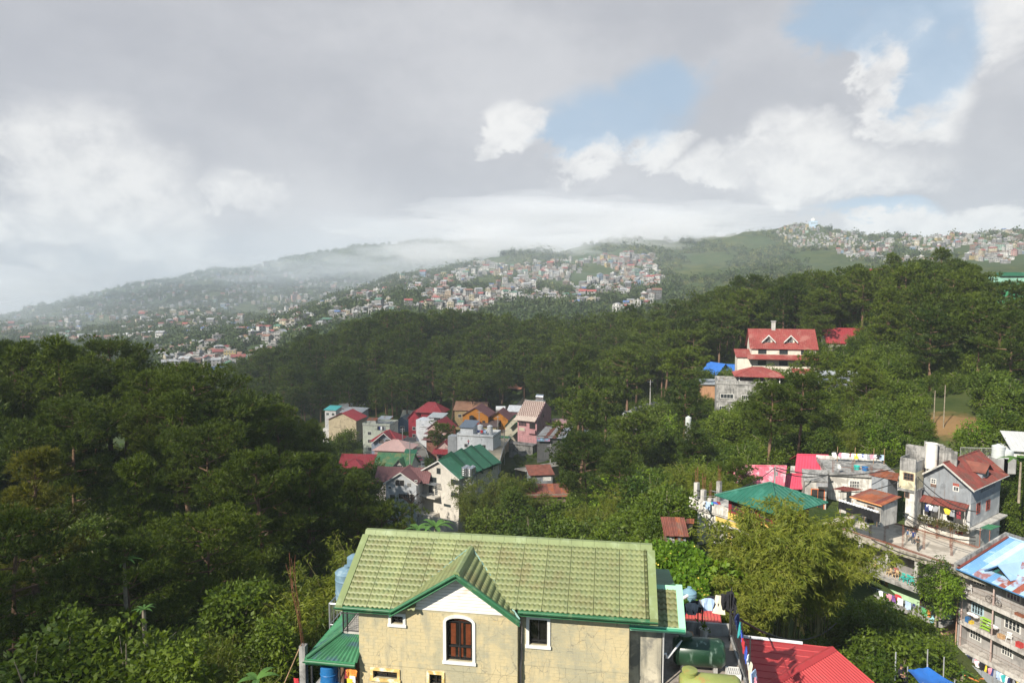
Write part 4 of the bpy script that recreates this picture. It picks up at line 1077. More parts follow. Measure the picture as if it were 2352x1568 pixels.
# --- white gable boards, each a board
GP, GZ0 = -1.38, 8.28                            # peak position, foot of the boards
gx0, gx1, gpk = -3.98, .98, 9.84
nb_ = 11
for i in range(nb_):
 za, zb = 8.30 + i * .132, 8.30 + (i + 1) * .132 - .020
 def xl(z): return gx0 + (GP - gx0) * (z - 8.2) / (gpk - 8.2)
 def xr(z): return gx1 + (GP - gx1) * (z - 8.2) / (gpk - 8.2)
 if xr(zb) - xl(zb) < .1: break
 YH.part('gable_board', MB().prism([(xl(za), FY - .045, za), (xr(za), FY - .045, za), (xr(zb), FY - .030, zb), (xl(zb), FY - .030, zb)], (0, .028, 0)), SIDING)
# --- roof: pressed steel sheets, 13 steps up the slope, 5 waves across
def tile_sheet(w, L, courses, waves=5, amp=.011, stepz=.018, nx=6):
 nX = waves * nx; V = []; F = []; rows = []
 for c in range(courses):
  for f, lift in ((0.0, stepz), (.5, stepz * .6), (.945, stepz * .1), (.955, -.03), (.99, -.03)):
   rows.append(((c + f) * L / courses, lift))
 rows.insert(0, (-.01, -.02))
 for (s_, lift) in rows:
  ph = .0
  for i in range(nX + 1):
   x = w * i / nX; q = math.sin(2 * math.pi * (i / nx)); V.append((x, s_ + .025 * q * (1 if lift > 0 else 1), lift + amp * q + amp))
 n = nX + 1
 for r_ in range(len(rows) - 1):
  for i in range(nX): F.append((r_*n + i, r_*n + i + 1, (r_+1)*n + i + 1, (r_+1)*n + i))
 return V, F
RUN_L, RUN_R = 3.30, 2.99
cosL = 1 / math.sqrt(1 + SL * SL)
def sheet_mesh(run, courses, w, name):
 V, F = tile_sheet(w, run / cosL, courses); me = bpy.data.meshes.new(name); me.from_pydata(V, [], F); me.materials.append(GROOF)
 me.polygons.foreach_set('use_smooth', [True] * len(F)); me.update(); return me
sh_l, sh_r = sheet_mesh(RUN_L, 14, 1.0, 'roof_sheet'), sheet_mesh(RUN_R, 13, 1.0, 'roof_sheet')
sh_m = sheet_mesh(2.56, 11, 1.0, 'roof_sheet')
ang = math.atan(SL)
xs_ = -6.06
jr = random.Random(3)
k = 0
while xs_ < 5.95:
 w_ = min(1.0, 6.06 - xs_)
 me, run = (sh_l, RUN_L) if xs_ < -3.1 else (sh_m, 2.56) if xs_ < -.1 else (sh_r, RUN_R)
 o = link('roof_sheet', me, YH.t, (xs_, -run, RZ - run * SL + .035 + jr.uniform(0, .006))); o.rotation_euler = (ang, 0, 0); o.scale = (w_ - .022, 1, 1)
 xs_ += 1.0; k += 1
# under-roof, back slope, ridge and barge flashings
YH.part('roof', MB().prism([(-6.1, -RUN_L + .1, RZ - (RUN_L - .1) * SL), (-6.1, 0, RZ), (-6.1, 3.4, RZ - 3.4 * SL), (-6.1, 3.4, RZ - 3.4 * SL - .1), (-6.1, 0, RZ - .1), (-6.1, -RUN_L + .1, RZ - (RUN_L - .1) * SL - .1)], (1.9, 0, 0))
  .prism([(-4.2, -2.5, RZ - 2.5 * SL), (-4.2, 0, RZ), (-4.2, 3.4, RZ - 3.4 * SL), (-4.2, 3.4, RZ - 3.4 * SL - .1), (-4.2, 0, RZ - .1), (-4.2, -2.5, RZ - 2.5 * SL - .1)], (10.3, 0, 0)), GTRIM)
YH.part('roof', MB().prism([(.9, -RUN_R + .1, RZ - (RUN_R - .1) * SL + .001), (.9, -2.49, RZ - 2.49 * SL + .001), (.9, -2.49, RZ - 2.49 * SL - .09), (.9, -RUN_R + .1, RZ - (RUN_R - .1) * SL - .09)], (5.2, 0, 0)), GTRIM)
cap = MB()
for i in range(26):
 x0 = -6.28 + i * .4834; cap.prism([(x0, -.26, RZ - .10), (x0, -.10, RZ + .10), (x0, .10, RZ + .10), (x0, .26, RZ - .10)], (.475, 0, 0))
YH.part('ridge_cap', cap, GTRIM)
def barge(x0, x1, run, z0):
 return MB().prism([(x0, -run - .06, RZ - (run + .06) * SL + .10), (x0, -.27, RZ - .27 * SL + .10), (x0, -.27, RZ - .27 * SL - .16), (x0, -run - .06, RZ - (run + .06) * SL - .16)], (x1 - x0, 0, 0))
YH.part('barge_flashing', barge(-6.36, -6.07, RUN_L, 0), GTRIM); YH.part('barge_flashing', barge(6.07, 6.38, RUN_R, 0), GTRIM)
def gutter(a, b, r=.085, name='gutter', m=None):
 a, b = Vector(a), Vector(b); d = (b - a).normalized(); out = Vector((d.y, -d.x, 0)).normalized(); pts = []
 for i in range(9):
  t = math.pi * (1 + i / 8); pts.append(a + out * (r + r * math.cos(t)) + Vector((0, 0, r * math.sin(t))))
 for i in range(8, -1, -1):
  t = math.pi * (1 + i / 8); pts.append(a + out * (r + (r - .012) * math.cos(t)) + Vector((0, 0, (r - .012) * math.sin(t))))
 mb = MB().prism(pts, b - a); mb.box(0, 0, 0, 0, 0, 0) if False else None
 return YH.part(name, mb, m or GDARK)
zl = RZ - RUN_L * SL; zr_ = RZ - RUN_R * SL
YH.part('fascia', MB().box(-6.36, -3.98, -RUN_L - .03, -RUN_L + .01, zl - .22, zl + .015), GDARK); gutter((-6.40, -RUN_L - .03, zl + .0), (-3.98, -RUN_L - .03, zl - .01))
YH.part('fascia', MB().box(1.0, 6.36, -RUN_R - .03, -RUN_R + .01, zr_ - .22, zr_ + .015), GDARK); gutter((1.02, -RUN_R - .03, zr_ + .0), (6.36, -RUN_R - .03, zr_ - .01))
YH.part('soffit', MB().box(WL - .8, gx0, -RUN_L, FY - .001, 8.30, 8.33).box(XS + .1, 6.2, -RUN_R, FY2 - .001, 8.44, 8.47), WHITEP)
# --- cross gable: two clipped tiled slopes, valley flashings, rake gutters
GR_Z = gpk + .16; GF = FY - .42; meet = -(RZ - GR_Z) / SL - .02     # ridge height, front edge, where the ridge runs into the main slope
def gable_slope(side):
 xe = gx0 - .12 if side < 0 else gx1 + .14; ze = GR_Z - abs(GP - xe) * (GR_Z - 8.30) / abs(GP - (gx0 - .12 if side < 0 else gx1 + .14))
 run = abs(GP - xe); rise = GR_Z - ze; L = math.hypot(run, rise); wid = meet - GF + .1
 V, F = tile_sheet(3.0, L, 11, 15, .011, .016)
 bm = bmesh.new(); vs = []
 dx = Vector(((GP - xe) / L, 0, rise / L)); nn = Vector((0, 1, 0)).cross(dx); nn = nn if nn.z > 0 else -nn
 for (a, s_, h_) in V: vs.append(bm.verts.new(Vector((xe, GF + a, ze)) + dx * s_ + nn * (h_ + .01)))
 for f in F:
  try: bm.faces.new([vs[i] for i in f])
  except ValueError: pass
 pn = Vector((0, -SL, -1)).normalized()        # keep what lies above the main slope
 bmesh.ops.bisect_plane(bm, geom=bm.verts[:] + bm.edges[:] + bm.faces[:], plane_co=(0, 0, RZ + .02), plane_no=Vector((0, -SL, 1)), clear_inner=True)
 bmesh.ops.recalc_face_normals(bm, faces=bm.faces[:])
 me = bpy.data.meshes.new('gable_roof_sheet'); bm.to_mesh(me); bm.free(); me.materials.append(GROOF)
 me.polygons.foreach_set('use_smooth', [True] * len(me.polygons)); link('gable_roof_sheet', me, YH.t)
 yv = -(RZ - ze) / SL
 # closed under-slab so that the slope has depth
 P = [(xe, GF, ze), (GP, GF, GR_Z), (GP, meet, GR_Z), (xe, max(yv, GF + .02), ze)]
 YH.part('gable_roof', MB().prism([Vector(p) for p in P], (0, 0, -.09)), GDARK)
 YH.part('valley_flashing', MB().bar(Vector((xe, max(yv, GF + .05), ze + .05)), Vector((GP, meet + .02, GR_Z + .04)), .07), GVALL)
 b = MB()
 a0, a1 = Vector((xe, GF, ze)), Vector((GP, GF, GR_Z))
 b.prism([a0 + Vector((0, -.02, .05)), a1 + Vector((0, -.02, .05)), a1 + Vector((0, -.02, -.20)), a0 + Vector((0, -.02, -.20))], (0, .06, 0))
 b.tube([a0 + Vector((0, -.06, -.01)), a1 + Vector((0, -.06, -.01))], .062, 8); b.tube([a0 + Vector((0, -.03, -.19)), a1 + Vector((0, -.03, -.19))], .03, 6)
 YH.part('rake_gutter', b, GDARK)
 YH.part('soffit', MB().prism([a0 + Vector((0, .02, -.21)), a1 + Vector((0, .02, -.21)), a1 + Vector((0, .40, -.21)), a0 + Vector((0, .40, -.21))], (0, 0, .02)), WHITEP)
gable_slope(-1); gable_slope(1)
cap = MB(); gl = meet - GF
for i in range(9):
 y0 = GF - .04 + i * gl / 9; cap.prism([(GP - .17, y0, GR_Z - .05), (GP - .11, y0, GR_Z + .075), (GP, y0, GR_Z + .125), (GP + .11, y0, GR_Z + .075), (GP + .17, y0, GR_Z - .05)], (0, gl / 9 - .008, 0))
YH.part('ridge_cap', cap, GTRIM)
# --- windows: white surround, recessed black frame, curtains and mullions
def deep_window(hole, yf, surround, arch=False, curtain=False, bars=1, rail_z=None, sw=.11):
 x0, x1, z0, z1 = hole; b = MB()
 if arch:
  zs = z1 - .20; n = 12; out, inn = [], []
  for i in range(n + 1):
   t = math.pi * i / n; out.append(((x0+x1)/2 - ((x1-x0)/2 + sw) * math.cos(t), zs + (.20 + sw) * math.sin(t))); inn.append(((x0+x1)/2 - (x1-x0)/2 * math.cos(t), zs + .20 * math.sin(t)))
  for i in range(n): b.prism([(out[i][0], yf - .06, out[i][1]), (out[i+1][0], yf - .06, out[i+1][1]), (inn[i+1][0], yf - .06, inn[i+1][1]), (inn[i][0], yf - .06, inn[i][1])], (0, .10, 0))
  # plaster corners above the arch
  for sgn in (0, 1):
   pts = [p for p in (inn[:n//2+1] if sgn == 0 else inn[n//2:])]; c = (x0, z1) if sgn == 0 else (x1, z1)
   b2 = [(c[0], yf + .05, c[1])] + [(p[0], yf + .05, p[1]) for p in pts]; b.prism(b2, (0, .15, 0))
  b.box(x0 - sw, x0, yf - .06, yf + .04, z0 - sw, zs - .001).box(x1, x1 + sw, yf - .06, yf + .04, z0 - sw, zs - .001)
 else:
  b.box(x0 - sw, x1 + sw, yf - .06, yf + .04, z1 + .001, z1 + sw).box(x0 - sw, x0 - .001, yf - .06, yf + .04, z0, z1).box(x1 + .001, x1 + sw, yf - .06, yf + .04, z0, z1)
 b.box(x0 - sw - .03, x1 + sw + .03, yf - .09, yf + .04, z0 - sw, z0 - .001)
 o = YH.part('window', b, surround)
 f = MB(); t = .05; yb = yf + .10
 f.box(x0, x1, yb, yb + .06, z0, z0 + t).box(x0, x1, yb, yb + .06, z1 - t - (.20 if arch else 0), z1 - (.20 if arch else 0)).box(x0, x0 + t, yb, yb + .06, z0 + t, z1 - (.20 if arch else 0) - t).box(x1 - t, x1, yb, yb + .06, z0 + t, z1 - (.20 if arch else 0) - t)
 for i in range(bars):
  x = x0 + (x1 - x0) * (i + 1) / (bars + 1); f.box(x - .025, x + .025, yb + .005, yb + .055, z0 + t, z1 - (.20 if arch else 0) - t)
 if rail_z:
  for z in rail_z: f.box(x0 + t, x1 - t, yb - .002, yb + .058, z - .03, z + .03)
 YH.part('window_frame', f, BLKF, o)
 YH.part('pane', MB().box(x0 + .01, x1 - .01, yb + .062, yb + .07, z0 + .01, z1 - .01), mat('dim_glass', (.012, .011, .010), .08, .1, 1, spec=.5), o)
 if curtain:
  c = MB()
  for (a, q, lo, hi) in ((x0 + .16, x0 + .36, z0 + .62, z1 - .32), (x0 + .50, x0 + .66, z0 + .62, z1 - .25), (x1 - .30, x1 - .10, z0 + .62, z1 - .32), (x0 + .16, x0 + .34, z0 + .10, z0 + .50), (x0 + .46, x0 + .66, z0 + .10, z0 + .50), (x1 - .28, x1 - .10, z0 + .10, z0 + .50)):
   n = 8
   for i in range(n): xa, xb = a + (q - a) * i / n, a + (q - a) * (i + 1) / n; d = .012 * (i % 2); c.box(xa, xb, yb + .040 + d, yb + .052 + d, lo, hi)
  for i in range(14): xa = x0 + .3 + i * .045; c.box(xa, xa + .04, yb + .03 + .012 * (i % 2), yb + .045 + .012 * (i % 2), z1 - .19, z1 - .07 + .03 * math.sin(i * .24))
  YH.part('curtain', c, CURT, o)
 return o
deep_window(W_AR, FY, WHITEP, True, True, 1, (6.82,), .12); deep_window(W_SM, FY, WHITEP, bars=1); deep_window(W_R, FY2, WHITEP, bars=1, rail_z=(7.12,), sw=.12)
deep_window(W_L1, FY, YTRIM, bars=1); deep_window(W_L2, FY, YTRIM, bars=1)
# --- downpipe in the step, small lamp
YH.part('downpipe', MB().tube([(1.09, FY2 - .35, 8.42), (1.10, FY2 - .10, 8.15), (1.10, FY2 - .08, 6.45), (1.06, FY2 - .14, 6.20), (1.06, FY2 - .14, 3.6)], .05, 8), mat('brown_pipe', (.30, .25, .22), .6, .15, 2))
YH.part('lamp', MB().lathe([(.01, 0), (.07, .01), (.08, .07), (.03, .12), (.01, .125)], 10, (WL - .12, FY - .02, 8.18)), WHITEP)
YH.part('pipe_stub', MB().tube([(5.1, FY2 - .10, 8.31), (5.55, FY2 - .16, 8.20)], .06, 8), CONC2)
# --- annex on the right with its own lower roof
AX0, AX1, AE, AR_ = WR + .002, 6.60, -2.42, -.85
aze = 8.02; azr = aze + (AR_ - AE) * SL
YH.box('annex_wall', mat('bare_render', (.42, .38, .29), .95, .2, .8, ((.16, .155, .14), .55, 1.0), ((.14, .14, .12), .5), bump=.4), AX0, AX1, -1.85, 3.0, 3.5, 7.95)
V, F = tile_sheet(1.9, (AR_ - AE) / cosL, 7, 9)
me = bpy.data.meshes.new('annex_roof_sheet'); me.from_pydata(V, [], F); me.materials.append(GROOF); me.polygons.foreach_set('use_smooth', [True] * len(F)); me.update()
o = link('annex_roof_sheet', me, YH.t, (WR + .02, AE, aze + .03)); o.rotation_euler = (ang, 0, 0)
YH.part('annex_roof', MB().prism([(WR + .01, AE + .02, aze), (WR + .01, AR_, azr), (WR + .01, 3.0, azr - .8), (WR + .01, 3.0, azr - .9), (WR + .01, AR_, azr - .1), (WR + .01, AE + .02, aze - .1)], (1.9, 0, 0)), GDARK)
YH.part('barge_flashing', MB().prism([(7.20, AE - .08, aze + .06), (7.20, AR_ + .05, azr + .14), (7.20, AR_ + .05, azr - .12), (7.20, AE - .08, aze - .16)], (.26, 0, 0)), GMINT)
YH.part('annex_ridge_cap', MB().prism([(WR + .05, AR_ - .14, azr - .02), (WR + .05, AR_, azr + .11), (WR + .05, AR_ + .14, azr - .02)], (1.85, 0, 0)), GMINT)
YH.part('fascia', MB().box(WR + .02, 7.44, AE - .07, AE - .02, aze - .18, aze + .03), GMINT); gutter((WR + .0, AE - .08, aze + .02), (7.42, AE - .08, aze + .01), m=mat('teal_gutter', (.05, .27, .16), .45, .1, 2))
YH.part('downpipe', MB().tube([(6.66, AE + .2, 7.82), (6.67, -1.92, 7.60), (6.67, -1.92, 3.6)], .042, 8), PVC)
# --- left side: tiled skirt roof with hip, balcony with mesh railing, washing corner below
def lp(x, y, z): return Vector((x, y, z))
LZ, HZ = 6.02, 6.72
fl, fr, hb, hf, tb = lp(-7.70, -3.25, LZ), lp(WL - .04, -3.25, LZ), lp(-7.70, 2.2, LZ), lp(-6.55, -2.35, HZ), lp(-6.55, 2.2, HZ)
frt = lp(WL - .04, -2.35, HZ)
YH.slope(fl, fr, frt, hf, GLEAN, .06, .19, .05, 'skirt_roof', ribw=.14); YH.slope(hb, fl, hf, tb, GLEAN, .06, .24, .05, 'skirt_roof', ribw=.16)
YH.part('hip_cap', MB().tube([fl + Vector((0,0,.04)), hf + Vector((0,0,.07))], .09, 8), GDARK)
YH.part('fascia', MB().box(-7.74, WL - .04, -3.32, -3.27, LZ - .20, LZ + .02).box(-7.78, -7.72, -3.27, 2.2, LZ - .20, LZ + .02), mat('green_fascia', (.05, .22, .10), .5, .12, 2)); gutter((-7.76, -3.33, LZ - .0), (WL - .04, -3.33, LZ - .02))
YH.box('balcony_floor', CONCL, -6.52, WL - .002, -2.30, 2.2, HZ - .10, HZ + .06)
rl = MB()
for (a, b) in ((lp(-6.50, -2.28, HZ + .06), lp(WL - .02, -2.28, HZ + .06)), (lp(-6.50, -2.28, HZ + .06), lp(-6.50, 2.1, HZ + .06))):
 rl.bar(a + Vector((0,0,.80)), b + Vector((0,0,.80)), .04); rl.bar(a + Vector((0,0,.06)), b + Vector((0,0,.06)), .03); L = (b - a).length
 for i in range(int(L / .085) + 1):
  p = a + (b - a) * (i * .085 / L); rl.bar(p + Vector((0,0,.06)), p + Vector((0,0,.80)), .007)
 for i in range(9): rl.bar(a + Vector((0,0,.06 + .083*i)), b + Vector((0,0,.06 + .083*i)), .007)
for (x, y) in ((-6.50, -2.28), (-6.50, 0), (-6.50, 2.1), (-6.32, -2.28)): rl.bar(lp(x, y, HZ), lp(x, y, HZ + 1.55), .045)
YH.part('mesh_railing', rl, BLACKM)
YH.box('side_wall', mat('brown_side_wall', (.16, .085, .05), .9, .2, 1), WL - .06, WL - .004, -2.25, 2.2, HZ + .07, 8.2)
for (x, y) in ((-7.55, -3.1), (-6.35, -3.1), (-7.55, 0), (-5.75, -2.9)): YH.post(x, y, 3.5, LZ - .1, .07, BLACKM, 'lean_to_post')
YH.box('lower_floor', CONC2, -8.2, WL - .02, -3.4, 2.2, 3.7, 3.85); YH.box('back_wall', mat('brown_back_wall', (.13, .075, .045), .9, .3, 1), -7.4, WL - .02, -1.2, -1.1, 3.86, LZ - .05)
# ------------------------------------------------------------------ things round the yellow house
def yw(x, y, z): return YH.w(x, y, z)
YA = YH.yaw
# rebar post at the left corner
t = thing('concrete_post', 'grey concrete post with long rusty starter bars at the lean-to corner', 'post', yw(-7.95, -3.0, 3.5), YA)
MB().box(-.13, .13, -.13, .13, -3, 2.95).build('post', CONC2, t)
for i in range(7):
 a = i * .9; MB().tube([(.07 * math.cos(a), .07 * math.sin(a), 2.9), (.05*math.cos(a) - .1, .05*math.sin(a), 3.8), (-.12 + .10*math.cos(a) - .25, .10*math.sin(a), 5.3 + .2 * math.sin(i * 2)), (-.45 + .16*math.cos(a*2), .2*math.sin(a*3), 6.5 + .4 * math.sin(i * 3))], .008, 4).build('rebar', RUSTM, t)
t = thing('wooden_prop', 'thin wooden pole leaning against the concrete post', 'pole', yw(-8.0, -3.1, 3.6), YA); MB().tube([(-.9, 0, .9), (.0, 0, 2.9)], .025, 5).build('pole', WOODM, t)
BLUEP = mat('blue_plastic', (.02, .13, .33), .45, .15, 2, ((.03, .16, .22), .3, 2))
def drum(x, y, z, lab, r=.36, h=1.0, m=BLUEP):
 t = thing('water_drum', lab, 'drum', yw(x, y, z), YA, 'blue water drums')
 MB().lathe([(.01, 0), (r, 0), (r, .3*h), (r*1.05, .33*h), (r, .36*h), (r, .64*h), (r*1.05, .67*h), (r, .70*h), (r, h), (r*.92, h + .02)], 18).build('body', m, t)
 MB().lathe([(.01, h - .04), (r*.9, h - .04), (r*.95, h + .03), (.01, h + .05)], 18).build('lid', m, t)
drum(-6.95, -2.75, 4.55, 'tall blue plastic water drum under the green lean-to'); drum(-6.70, -3.05, 3.86, 'blue plastic drum standing in front of the tall one', .40, .95)
for i, (x, z, kd, c, lb) in enumerate([(-5.95, 5.80, 'dress', 'maroon', 'maroon garment hanging under the lean-to'), (-5.80, 5.70, 'shirt', 'orange', 'orange shirt under the lean-to beside the maroon garment'), (-5.88, 5.30, 'small', 'yellow', 'yellow rag below the orange shirt'),
  (-5.75, 5.42, 'small', 'white', 'white ruffled cloth under the lean-to'), (-6.30, 4.98, 'towel', 'white', 'leftmost white towel hung along the lean-to edge'), (-5.95, 4.94, 'towel', 'grey', 'grey towel next to the white one on the lean-to edge'), (-5.62, 4.92, 'towel', 'pink', 'pale pink towel nearest the yellow wall')]):
 garment(kd, c, yw(x, -3.12 - .04 * i, z), YA, lb, .62 if kd != 'small' else 1.0)
t = thing('clothes_rail', 'thin rail carrying towels below the green lean-to', 'rail', yw(-6.0, -3.3, 5.0), YA); MB().tube([(-.7, 0, 0), (.6, 0, -.08)], .012, 5).build('rail', METALG, t)
garment('small', 'red', yw(-8.25, -3.1, 5.05), YA, 'red and white cloth hung beside the concrete post', .9)
# tank on a stand behind the roof
t = thing('water_tank', 'pale blue steel water tank on a stand behind the green roof', 'tank', W(800, 1372, 33.5), YA)
TANKB = mat('pale_blue_steel', (.13, .21, .27), .5, .12, 1.5, ((.25, .33, .36), .3, 1.5))
tank_mesh(.62, 1.35, 2).build('body', TANKB, t)
for (x, y) in ((-.7, -.7), (.7, -.7), (.7, .7), (-.7, .7)): MB().bar((x, y, 0), (x, y, -9), .06).build('leg', METALG, t)
b = MB()
for (p, q) in (((-.7,-.7),(.7,-.7)), ((.7,-.7),(.7,.7)), ((.7,.7),(-.7,.7)), ((-.7,.7),(-.7,-.7))):
 for z in (0, -.05, -1.1): b.bar((p[0], p[1], z), (q[0], q[1], z), .04)
 for k in range(7): b.bar((p[0] + (q[0]-p[0])*k/7, p[1] + (q[1]-p[1])*k/7, 0), (p[0] + (q[0]-p[0])*k/7, p[1] + (q[1]-p[1])*k/7, -1.1), .012)
b.build('stand_frame', METALG, t); MB().lathe([(.01, 0), (.34, 0), (.34, .45), (.12, .6), (.01, .61)], 14, (.25, .2, 1.6)).build('upper_tank', TANKB, t)
# --- roof terrace on the right
TD = H('roof_terrace', 'shaded grey concrete roof terrace beside the yellow house', 'terrace', (1176, 669), 28.977, -8.64)
TD.o = YH.o.copy(); TD.t.location = TD.o
TD.box('deck', mat('worn_deck', (.30, .26, .22), .95, .25, .8, ((.13, .11, .09), .5, .8), bump=.3), 6.62, 10.1, -5.6, 3.0, 5.0, 5.3); TD.box('wall', CONC2, 6.62, 10.0, -5.5, 2.9, -1, 4.99)
for k in range(7): TD.box('parapet_block', CONC2, 7.3 + k * .385, 7.3 + k * .385 + .378, 2.62, 2.76, 5.302, 5.302 + .30); TD.box('parapet_block', CONC2, 7.3 + k * .385, 7.3 + k * .385 + .378, 2.62, 2.76, 5.606, 5.86)
TD.rail([(10.02, 2.6, 5.302), (10.02, -.9, 5.302), (10.02, -5.4, 5.302)], 1.0, BLACKM, .09, .012); TD.box('kerb', CONC2, 9.93, 10.1, -5.5, 2.6, 5.301, 5.42)
for (x, y, h) in ((10.0, 2.65, 2.3), (10.03, .2, 1.9), (10.03, -1.6, 2.2), (9.9, 2.3, 2.2), (6.9, 2.8, 1.6), (8.55, 2.72, 1.35), (8.75, 2.72, 1.3)): TD.post(x, y, 5.302, 5.3 + h, .05, BLACKM, 'railing_post')
TD.part('top_bar', MB().bar((7.0, 2.75, 6.45), (8.8, 2.75, 6.42), .03), BLACKM)
TANKG = mat('dark_green_tank', (.012, .042, .020), .35, .2, 1.0, ((.05, .13, .07), .3, 1.3), ((.30, .40, .33), .18), spec=.5); TANKL = mat('olive_tank', (.24, .27, .075), .5, .12, 1.5, ((.30, .18, .06), .25, 1.8), spec=.4)
def lying_tank(x, y, L, r, m, lab, lx, lm):
 t = thing('water_tank', lab, 'tank', yw(x, y, 5.32), YA, 'steel tanks lying on the terrace')
 rings = [(-L/2, .02), (-L/2, r*.80), (-L/2 + .16, r), (L/2 - .16, r), (L/2, r*.80), (L/2, .02)]
 vs, fs, n = [], [], 20
 for (px_, rr_) in rings:
  for k in range(n): a = 6.283 * k / n; vs.append((px_, rr_ * math.cos(a), r + .16 + rr_ * math.sin(a)))
 for i in range(len(rings)-1):
  for k in range(n): fs.append((i*n+k, i*n+(k+1)%n, (i+1)*n+(k+1)%n, (i+1)*n+k))
 MB().add(vs, fs, 0, True).build('body', m, t)
 MB().lathe([(.01, 0), (.26, 0), (.26, .14), (.29, .14), (.29, .19), (.05, .23), (.01, .23)], 16, (lx, 0, 2*r + .12)).build('manhole_lid', lm, t)
 for sx in (-L*.32, L*.32): MB().box(sx - .08, sx + .08, -r*.6, r*.6, .0, .34).build('saddle', CONC2, t)
 b = MB()
 for sx in (-L*.18, L*.12): b.lathe([(r + .004, -.02), (r + .012, -.02), (r + .012, .02), (r + .004, .02)], 20)
 return t
lying_tank(8.22, -.35, 2.05, .58, TANKG, 'dark green steel water tank lying on the terrace', -.55, TANKG); lying_tank(8.3, -3.25, 2.2, .62, TANKL, 'olive green water tank nearest the camera on the terrace', -.75, TANKL)
t = thing('supply_pipe', 'white plastic pipe from the yellow house to the dark green tank', 'pipe', yw(6.7, -1.4, 6.25), YA); MB().tube([(0, 0, .15), (.12, 0, .18), (.14, .02, 0), (.20, .05, -.02), (1.0, 1.1, .42)], .045, 8).build('pipe', PVC, t)
t = thing('wooden_stool', 'small brown wooden stool on the terrace below hanging grey trousers', 'stool', yw(8.04, 1.75, 5.305), YA)
MB().box(-.2, .2, -.2, .2, .42, .46).build('seat', WOODM, t)
for x in (-.17, .17):
 for y in (-.17, .17): MB().box(x - .02, x + .02, y - .02, y + .02, 0, .419).build('leg', WOODM, t)
t = thing('planter_bucket', 'pale bucket with a small plant by the terrace parapet', 'bucket', yw(8.78, 2.32, 5.305), YA); MB().lathe([(.01, 0), (.15, 0), (.20, .42), (.22, .42), (.22, .46), (.18, .46), (.17, .40), (.01, .40)], 14).build('bucket', CONCL, t)
P_, F_ = leaves4(np.array([[0, 0, .45]]), np.array([[0, 0, 1.]]), 30, .22, .10, .8, np.random.RandomState(2)); link('plant', np_mesh('plant', P_, F_, LEAF), t)
t = thing('slippers', 'pair of pale blue slippers on the terrace floor', 'slippers', yw(7.55, .9, 5.305), YA); MB().box(-.12, -.02, -.14, .14, 0, .03).build('slipper', CM['light blue'], t); MB().box(.02, .12, -.12, .16, 0, .03).build('slipper', CM['light blue'], t)
t = thing('laundry_basket', 'white slatted basket beside the olive tank', 'basket', yw(9.55, -.75, 5.305), YA)
b = MB()
for k in range(6): b.box(-.22 + k*.08, -.17 + k*.08, -.28, .28, .25, .27)
b.box(-.24, .26, -.30, -.28, 0, .28).box(-.24, .26, .28, .30, 0, .28).box(-.26, -.24, -.30, .30, 0, .28).box(.26, .28, -.30, .30, 0, .28); b.build('basket', WHITEP, t)
# washing line: along the back, then towards us on the right
LA, LB, LC = yw(6.95, 2.55, 6.42), yw(10.0, 2.45, 7.55), yw(10.06, -4.6, 6.55)
t = thing('washing_line', 'washing line running along the back and right side of the terrace', 'line'); MB().tube([LA, (LA + LB) / 2 - Vector((0, 0, .06)), LB], .008, 4).build('line', BLACKM, t); MB().tube([LB, (LB + LC) / 2 - Vector((0, 0, .35)), LC], .008, 4).build('line', BLACKM, t)
BACK = [('trousers', 'navy', 'dark navy trousers at the left end of the terrace line'), ('shirt', 'blue', 'blue patterned shirt left of the grey trousers'), ('trousers', 'grey', 'long grey trousers above the wooden stool'), ('shirt', 'blue', 'bright blue shirt right of the grey trousers'),
  ('shorts', 'black', 'black shorts between the blue shirt and the grey patterned shirt'), ('shirt', 'grey', 'grey patterned shirt in the middle of the back line'), ('shirt', 'black', 'black top with ragged hem in the middle of the line'), ('shorts', 'grey', 'grey shorts beside the pale blue shirt'),
  ('shirt', 'light blue', 'pale blue shirt hanging over the small red roof'), ('shirt', 'black', 'black sleeveless top behind the cream coat'), ('dress', 'cream', 'cream coat on a hanger near the line corner'), ('trousers', 'black', 'dark trousers next to the cream coat'), ('dress', 'black', 'long black dress at the line corner')]
for i, (kd, c, lb) in enumerate(BACK):
 f = .03 + .94 * i / (len(BACK) - 1); p = LA + (LB - LA) * f + Vector((0, 0, -.05)); garment(kd, c, p - YH.ey * .03 * (i % 3), YA + gr.uniform(-.3, .3), lb, .78 if kd != 'dress' else .95)
RIGHT = [('shirt', 'black', 'black shirt first after the line corner'), ('trousers', 'black', 'black trousers on the right-hand line'), ('shirt', 'navy', 'navy shirt on the right-hand line'), ('shirt', 'teal', 'teal shirt halfway down the right-hand line'), ('shorts', 'blue', 'small blue shorts on the right-hand line'),
         ('shirt', 'red', 'red shirt on the right-hand line'), ('shirt', 'blue', 'blue and white jersey on the right-hand line'), ('shirt', 'white', 'white shirt before the red roof'), ('trousers', 'cream', 'cream trousers near the end of the right-hand line'), ('towel', 'light blue', 'striped pale blue towel nearest the camera on the line'), ('shirt', 'pink', 'pale pink shirt beside the striped towel')]
for i, (kd, c, lb) in enumerate(RIGHT):
 f = .06 + .70 * i / (len(RIGHT) - 1); p = LB + (LC - LB) * f - Vector((0, 0, .05 + .35 * math.sin(math.pi * f))); garment(kd, c, p, YA + rad(75) + gr.uniform(-.25, .25), lb, .78)
